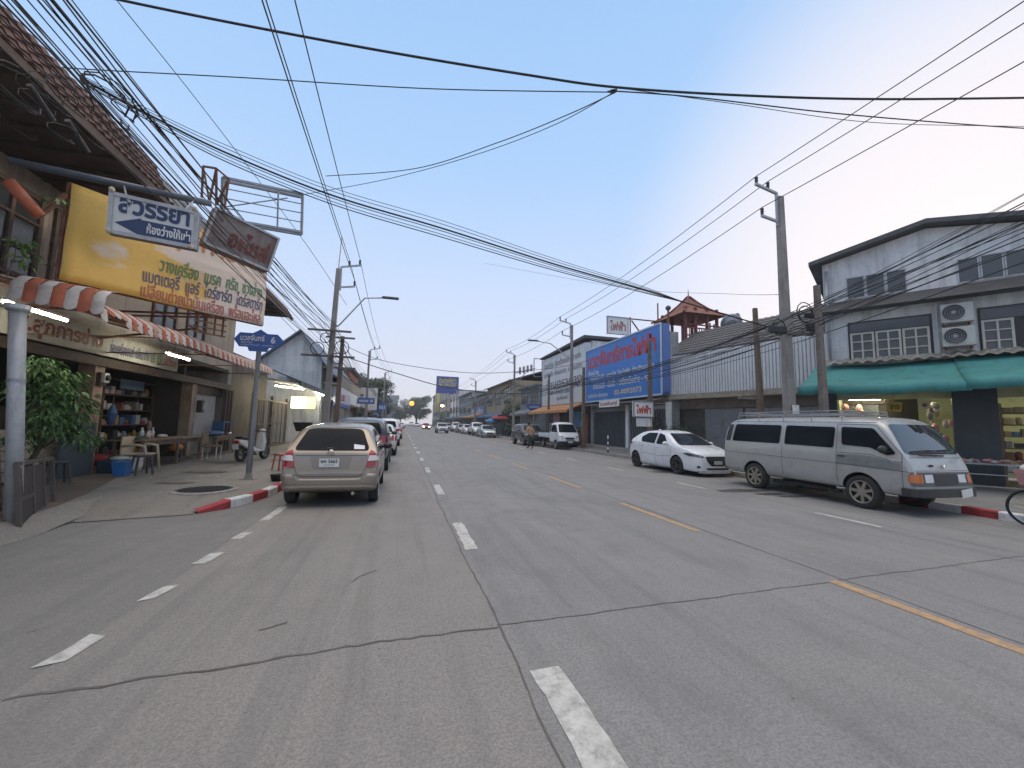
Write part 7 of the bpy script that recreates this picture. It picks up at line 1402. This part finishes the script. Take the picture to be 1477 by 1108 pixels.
cable('cable', sight([(60, 92), (110, 99), (350, 112), (620, 128), (880, 133)], 9, 9.4), .012, 'straight thin cable from the left eave to the knot on the thickest cable', None)
cable('cable', sight([(880, 131), (1000, 140), (1200, 163), (1400, 180), (1560, 190)], 9.4, 10.8), .015, 'lower black cable drooping right from the knot', None); cable('cable', sight([(900, 128), (1060, 150), (1250, 176), (1450, 182), (1560, 183)], 9.4, 10.8), .008, 'thin slack line under the drooping right cable', None)
cable('cable', sight([(888, 133), (820, 165), (720, 205), (600, 243), (470, 254)], 9.4, 14), .013, 'cable from the knot sweeping down left to the left pole side', None); cable('cable', sight([(884, 134), (800, 180), (690, 222), (560, 258), (430, 282)], 9.4, 14.5), .010, 'second slack cable from the knot, just under the other', None)
t = thing('cable_knot', 'small dark knot of wire hanging on the thickest sky cable', 'knot', tuple(PD(884, 131, 9.4))); b = MB(); b.tube([PD(876, 132, 9.4), PD(886, 134, 9.4), PD(890, 129, 9.4), PD(880, 131, 9.4)], .022, 6); b.ball(tuple(PD(888, 131, 9.4)), .04, 8); b.build('knot', CABLE, t)
for k, (o, r) in enumerate(((0, .022), (4, .010), (-6, .008), (9, .008), (13, .012), (-11, .007))):
    cable('cable', sight([(115, 112+o*.4), (220, 168+o*.7), (330, 222+o), (480, 282+o), (640, 330+o), (800, 381+o*.7), (920, 415+o*.4), (1000, 440), (1130, 478)], 7.6, 13.2), r, 'one of the slack cables crossing the street from the left eave to the right pole', 'cables crossing to the near right pole')
cable('cable', sight([(165, -4), (300, 165), (440, 350), (500, 440)], 8, 20), .010, 'lone thin cable running steeply down past the bare sign frame', None)
cable('cable', sight([(500, 500), (560, 522), (680, 538), (790, 532), (850, 520)], 27, 29), .018, 'cable sagging across the far street above the blue billboard', None); cable('cable', sight([(505, 517), (570, 538), (650, 560), (740, 568), (800, 561), (850, 545)], 27, 29), .028, 'thicker cable sagging across the street in front of the blue billboard', None); cable('cable', sight([(700, 380), (900, 415), (1050, 424), (1130, 425)], 40, 13.5), .010, 'faint high cable crossing toward the near right pole top', None)
t = thing('cable_coil', 'coils of spare black cable and closure boxes on the near right pole', 'cable coil', (11.5, 9.8, 4.6)); b = MB()
for k, (dx, dz, r) in enumerate(((.5, .55, .32), (.55, .5, .27), (-.5, .0, .25), (.9, .1, .2))): b.tube([(11.5+dx+r*math.cos(q*.5), 9.78+.02*k, 4.7+dz+r*math.sin(q*.5)) for q in range(14)], .016, 5)
b.build('coil', CABLE, t)
for q in ((12.0, 12.5, 9.65, 9.8, 4.65, 4.9), (11.9, 12.3, 9.6, 9.75, 5.05, 5.2), (10.6, 11.2, 9.7, 9.85, 4.5, 4.72)): MB().bx(*q).build('closure', BLACKPL, t, bev=.03)
t = thing('cable_coil', 'messy coils of cable on the near left pole', 'cable coil', (-3.2, 19.4, 5)); b = MB()
for k, (dx, dz, r) in enumerate(((.5, -.1, .3), (-.5, -.2, .28), (.3, -.6, .24), (-.2, .3, .22))): b.tube([(-3.2+dx+r*math.cos(q*.5), 19.38+.02*k, 4.9+dz+r*math.sin(q*.5)) for q in range(14)], .02, 5)
b.build('coil', CABLE, t)

# ------------------------------------------------------------------ people
SKIN = mat('skin', (.30, .17, .11), .55, var=.06); HAIR = mat('hair_black', (.012, .011, .011), .6, var=.1)
def person(label, J, shirt, pants, shoe, loc, rz, skin=SKIN, group=None):
    """one continuous skinned body; J overrides the standing pose (metres, facing +y)"""
    P = dict(pel=(0, 0, .92), spi=(0, .02, 1.10), che=(0, .02, 1.30), nec=(0, .03, 1.45), hb=(0, .045, 1.53), hd=(0, .06, 1.63))
    for s, q in ((1, 'R'), (-1, 'L')): P.update({'sh'+q: (s*.17, .01, 1.39), 'el'+q: (s*.23, -.03, 1.11), 'wr'+q: (s*.24, .08, .88), 'pa'+q: (s*.24, .11, .80), 'hip'+q: (s*.09, 0, .86), 'kn'+q: (s*.10, .04, .48), 'an'+q: (s*.10, 0, .09), 'to'+q: (s*.11, .17, .035)})
    P.update(J); R_ = dict(pel=.135, spi=.125, che=.15, nec=.055, hb=.07, hd=.098)
    for q in 'RL':
        R_.update({'sh'+q: .068, 'el'+q: .044, 'wr'+q: .030, 'pa'+q: .034, 'hip'+q: .088, 'kn'+q: .058, 'an'+q: .040, 'to'+q: .036})
        a = Vector(P['pa'+q]); d = (a-Vector(P['wr'+q])).normalized(); sd = d.cross(Vector((0, 1, 0))); sd = sd.normalized() if sd.length > .2 else Vector((1, 0, 0)); fw = sd.cross(d)
        for k in range(4): off = fw*((k-1.5)*.019); P['f%d%s' % (k, q)] = tuple(a+d*.045+off); P['g%d%s' % (k, q)] = tuple(a+d*(.085+.012*(k in (1, 2)))+off-sd*.012); R_['f%d%s' % (k, q)] = .0095; R_['g%d%s' % (k, q)] = .008
        P['t0'+q] = tuple(a+fw*.045-d*.01); P['t1'+q] = tuple(a+fw*.065+d*.03); R_['t0'+q] = .011; R_['t1'+q] = .009
    E_ = [('pel', 'spi'), ('spi', 'che'), ('che', 'nec'), ('nec', 'hb'), ('hb', 'hd')]
    for q in 'RL': E_ += [('che', 'sh'+q), ('sh'+q, 'el'+q), ('el'+q, 'wr'+q), ('wr'+q, 'pa'+q), ('pel', 'hip'+q), ('hip'+q, 'kn'+q), ('kn'+q, 'an'+q), ('an'+q, 'to'+q), ('pa'+q, 't0'+q), ('t0'+q, 't1'+q)]+[x for k in range(4) for x in (('pa'+q, 'f%d%s' % (k, q)), ('f%d%s' % (k, q), 'g%d%s' % (k, q)))]
    K = list(P); me = bpy.data.meshes.new('body'); me.from_pydata([P[k] for k in K], [(K.index(a), K.index(b)) for a, b in E_], [])
    def mods(o):
        o.modifiers.new('k', 'SKIN'); o.modifiers.new('s', 'SUBSURF').levels = 2
        for i, k in enumerate(K): o.data.skin_vertices[0].data[i].radius = (R_[k], R_[k]*(.72 if k in ('pel', 'spi', 'che') else 1))
        o.data.skin_vertices[0].data[0].use_root = True
    bm0 = bmesh.new(); bm0.from_mesh(me); bm0.verts.layers.skin.verify(); bm0.to_mesh(me); bm0.free()
    r = tmp_eval(me, mods); mb = MB(); mb.v = [v.co.copy() for v in r.vertices]; mb.f = [list(p.vertices) for p in r.polygons]; mb.m = []
    def seg(p, a, b): a, b = Vector(a), Vector(b); t = max(0, min(1, (p-a).dot(b-a)/max(1e-6, (b-a).length_squared))); return (p-a-(b-a)*t).length, t
    for p in r.polygons:
        c = p.center; best = min(((seg(c, P[a], P[b])[0]-.5*(R_[a]+R_[b]), a, b, seg(c, P[a], P[b])[1]) for a, b in E_)); a, b, t = best[1:]
        if b in ('hb', 'hd') or a in ('hb',): mi = 0
        elif a[:2] == 'sh' or (a == 'che' and b != 'nec') or a in ('spi', 'che') or (a == 'pel' and b == 'spi'): mi = 1 if not (a == 'che' and b == 'nec' and t > .75) else 0
        elif a[:3] == 'hip' or (a == 'pel') or a[:2] == 'kn': mi = 2
        elif a[:2] == 'an': mi = 3
        else: mi = 0
        mb.m.append(mi)
    t = thing('person', label, 'person', (0, 0, 0), group); mb.build('body', [skin, shirt, pants, shoe], t, smooth=True, W=False)
    h = Vector(P['hd']); b = MB(); b.ball(tuple(h+Vector((0, -.022, .035))), (.092, .105, .10), 14); b.build('hair', HAIR, t, smooth=True, W=False)
    b = MB(); b.ball(tuple(h+Vector((0, .100, -.01))), (.014, .02, .022), 8); b.build('nose', skin, t, smooth=True, W=False)
    for s in (1, -1): MB().ball(tuple(h+Vector((s*.034, .090, .018))), (.014, .008, .008), 8).build('eye', mat('eye_dark', (.03, .025, .02), .3, var=.02), t, smooth=True, W=False); MB().ball(tuple(h+Vector((s*.095, .0, -.005))), (.012, .022, .032), 8).build('ear', skin, t, smooth=True, W=False)
    MB().ball(tuple(h+Vector((0, .088, -.045))), (.026, .01, .007), 8).build('mouth', mat('lip', (.22, .09, .07), .5, var=.03), t, smooth=True, W=False)
    t.location = loc; t.rotation_euler = (0, 0, rz); return t
SHB = mat('shirt_tan', (.44, .27, .15), .85, var=.12, scale=8); PND = mat('trousers_dark', (.035, .033, .036), .85, var=.2); SHOE = mat('shoe_dark', (.03, .028, .026), .6, var=.1); SHBL = mat('shirt_blue', (.03, .12, .36), .8, var=.15, scale=8)
a = GZ(764, 648, 0)
person('person in a tan shirt and dark trousers striding along the road beside the minivan', dict(knR=(.10, .22, .52), anR=(.10, .20, .11), toR=(.11, .37, .07), knL=(-.10, -.05, .48), anL=(-.10, -.34, .15), toL=(-.11, -.24, .04), elR=(.25, -.14, 1.14), wrR=(.24, -.06, .92), paR=(.24, -.02, .84), elL=(-.25, .08, 1.12), wrL=(-.22, .26, 1.0), paL=(-.21, .33, .97), che=(0, .06, 1.30), nec=(0, .09, 1.44), hb=(0, .11, 1.52), hd=(0, .14, 1.62), shR=(.17, .04, 1.38), shL=(-.17, .06, 1.38)), SHB, PND, SHOE, (a.x, a.y, 0), .55)
c = L2W(P0, A0, 2.35, -.28, .14)
person('person in a blue shirt with dark hair bending behind the steel display table', dict(che=(0, .16, 1.26), nec=(0, .26, 1.38), hb=(0, .32, 1.43), hd=(0, .38, 1.51), spi=(0, .06, 1.09), shR=(.17, .19, 1.33), shL=(-.17, .19, 1.33), elR=(.24, .26, 1.06), elL=(-.24, .26, 1.06), wrR=(.18, .46, .95), paR=(.17, .53, .93), wrL=(-.18, .46, .95), paL=(-.17, .53, .93)), SHBL, PND, SHOE, tuple(c), math.radians(A0)-math.pi/2+math.pi)
# bicycle poking into the frame at the right edge
t = thing('bicycle', 'bicycle with a pink basket cut off by the right edge of the photo', 'bicycle', (0, 0, 0)); Rw = .33
for y, in ((.52,), (-.52,)):
    wv_ = MB().lathe([(Rw-.03, -.014), (Rw-.012, -.02), (Rw, 0), (Rw-.012, .02), (Rw-.03, .014)], (0, y, Rw), 'x', 36).build('wheel', TYRE, t, smooth=True, W=False); b = MB(); b.lathe([(Rw-.045, -.012), (Rw-.03, 0), (Rw-.045, .012)], (0, y, Rw), 'x', 36); b.lathe([(.025, -.05), (.025, .05)], (0, y, Rw), 'x', 10)
    for k in range(18): a = k*math.pi/9; b.tube([(.02*(-1)**k, y, Rw), (0, y+(Rw-.04)*math.cos(a), Rw+(Rw-.04)*math.sin(a))], .0018, 4)
    b.build('rim', CHROME, wv_, W=False)
b = MB()
for p, q, r in (((0, -.52, Rw), (0, -.1, .30), .012), ((0, -.52, Rw), (0, -.18, .74), .01), ((0, -.1, .30), (0, -.2, .82), .016), ((0, -.1, .30), (0, .34, .70), .018), ((0, -.18, .72), (0, .32, .80), .016), ((0, .34, .70), (0, .30, .98), .016), ((.03, .52, Rw), (.02, .34, .70), .011), ((-.03, .52, Rw), (-.02, .34, .70), .011)): b.tube([p, q], r, 8)
b.build('frame', mat('bike_red', (.12, .03, .035), .4, .2, var=.1), t, W=False); b = MB(); b.tube([(-.28, .18, 1.05), (-.1, .30, 1.0), (.1, .30, 1.0), (.28, .18, 1.05)], .012, 8); b.build('handlebar', CHROME, t, smooth=True, W=False); b = MB(); b.ball((0, -.22, .86), (.09, .14, .045), 10); b.build('saddle', BLACKPL, t, smooth=True, W=False)
b = MB(); b.add([(s*w_, .40+q, z) for z, w_, e in ((.72, .13, .0), (.98, .17, .05)) for s, q in ((-1, 0), (1, 0), (1, .24+e), (-1, .24+e))], [(0, 1, 5, 4), (1, 2, 6, 5), (2, 3, 7, 6), (3, 0, 4, 7), (3, 2, 1, 0)]); b.build('basket', mat('basket_pink', (.42, .20, .18), .6, var=.15), t, W=False)
b = MB(); b.tube([(.05, -.1, .30), (.12, -.03, .16)], .012, 6); b.bx(.08, .17, -.06, .0, .14, .165); b.tube([(-.05, -.1, .30), (-.12, -.17, .44)], .012, 6); b.bx(-.17, -.08, -.2, -.14, .43, .455); b.build('pedal', BLACKPL, t, W=False)
b = MB(); b.ball((0, .53, 1.0), (.14, .12, .09), 10); bag = b.build('bag', MC['white_bag'], t, smooth=True, W=False)
a = GZ(1489, 762, 0); t.location = (10.64, 4.13, 0); t.rotation_euler = (0, 0, .25)

# ------------------------------------------------------------------ dirt of the place: litter in the gutters, pavement joints
random.seed(23); b = MB()
def bit(x, y, z, s): 
    a = random.uniform(0, 6.28); c_, s_ = math.cos(a)*s, math.sin(a)*s; b.add([(x-c_, y-s_, z), (x+s_*.5, y-c_*.5, z+s*.25), (x+c_, y+s_, z+.003), (x-s_*.5, y+c_*.5, z+.002)], [(0, 1, 2), (0, 2, 3)], random.choice((0, 0, 0, 1, 2)))
for k in range(420):
    y = random.uniform(8.5, 45)
    if random.random() < .5: bit(kerbx(y)+abs(random.gauss(0, .12))+.02, y, .006, random.uniform(.008, .03))
    else: y = random.uniform(1.5, 40); bit(KXR-abs(random.gauss(0, .16))-.02, y, .006, random.uniform(.008, .03))
for k in range(260): bit(random.uniform(-5, 10.5), random.uniform(1.8, 16), .006, random.uniform(.005, .014))
for k in range(160):
    x = random.uniform(-6.1, -2.8); y = random.uniform(9.2, 24)
    if x > kerbx(y)-.3: continue
    bit(x, y, pavez(x, y)+.02, random.uniform(.008, .03))
struct(b.build('litter', [mat('dry_leaf', (.14, .085, .04), .8, var=.4, scale=20), mat('paper_scrap', (.45, .43, .40), .7, var=.2), mat('grit', (.08, .075, .07), .9, var=.3)]), 'stuff')
b = MB()
for y in (9.6, 11.2, 12.8, 14.4, 16, 17.6, 19.2, 20.8):
    P = []; xa = kerbx(y)-.16; xb = floorx(y)+.2; n = 14
    for i in range(n+1): x = xa+(xb-xa)*i/n; P.append((x, y+random.uniform(-.006, .006), pavez(x, y)+.012))
    b.add([(x, yy-.008, z) for x, yy, z in P]+[(x, yy+.008, z) for x, yy, z in P], [(i, i+1, n+2+i, n+1+i) for i in range(n)])
struct(b.build('pavement_joint', MC['joint_tar']))

# ------------------------------------------------------------------ evening haze of the street
hm = bpy.data.materials.new('haze'); hm.use_nodes = True; t = hm.node_tree; t.nodes.remove(t.nodes['Principled BSDF']); pv_ = t.nodes.new('ShaderNodeVolumePrincipled'); pv_.inputs['Color'].default_value = (.86, .88, .92, 1); pv_.inputs['Density'].default_value = .0011; pv_.inputs['Anisotropy'].default_value = .2
t.links.new(pv_.outputs[0], t.nodes['Material Output'].inputs['Volume'])
struct(MB().bx(-122, 122, -62, 422, -1.6, 17).build('haze', hm), 'stuff')

# tangle of cable loops and a splice closure below the left eave
t = thing('cable_tangle', 'tangled loops of black cable and a grey splice closure hanging under the left eave', 'cable tangle', tuple(PD(110, 160, 5.6))); random.seed(31); b = MB()
for k in range(12):
    c = PD(random.uniform(25, 190), random.uniform(120, 190), random.uniform(5.0, 6.4)); r0 = random.uniform(.10, .3); b.tube([c+Vector((.08*math.sin(q*.9), r0*1.5*math.cos(q*.55), r0*math.sin(q*.55)-.05*math.sin(q*.3))) for q in range(12)], random.choice([.006, .009, .012]), 5)
b.build('loop', CABLE, t)
for x, y, d in ((112, 198, 5.7), (60, 150, 5.4)): q = PD(x, y, d); b = MB(); b.tube([q+Vector((0, -.2, .10)), q+Vector((0, .2, -.08))], [.035, .035], 10); b.build('closure', mat('closure_grey', (.035, .035, .038), .5, var=.3, scale=9), t)
# downpipes and conduits on the pale shophouse
b = MB(); b.tube([(.10, -.06, 7.1), (.10, -.06, 4.0)], .045, 8); b.build('downpipe', GALV, SHP, smooth=True, W=False)
b = MB(); b.tube([(2.68, -.03, 5.5), (2.68, -.03, 3.95)], .02, 6); b.build('conduit', WHITEP, SHP, W=False)
b = MB(); b.tube([(3.05, -.05, 4.78), (3.1, -.08, 4.5), (2.72, -.05, 4.2), (2.70, -.04, 3.95)], .012, 5); b.build('hose', CREAM, SHP, W=False)
# stains on the pavement by the shop step
b = MB(); random.seed(6)
for cx, cy, rx, ry in ((-4.9, 12.6, .5, .3), (-5.3, 15.2, .7, .35), (-4.0, 16.2, .4, .5), (-4.6, 10.6, .35, .2), (-5.0, 18.5, .8, .4)):
    b.poly([(cx+rx*math.cos(a)*(q := random.uniform(.7, 1.15)), cy+ry*math.sin(a)*q, pavez(cx+rx*math.cos(a)*q, cy+ry*math.sin(a)*q)+.014) for a in [2*math.pi*i/22 for i in range(22)]])
struct(b.build('pavement_stain', mat('pavement_stain', (.14, .115, .09), .85, var=.25, scale=4)))
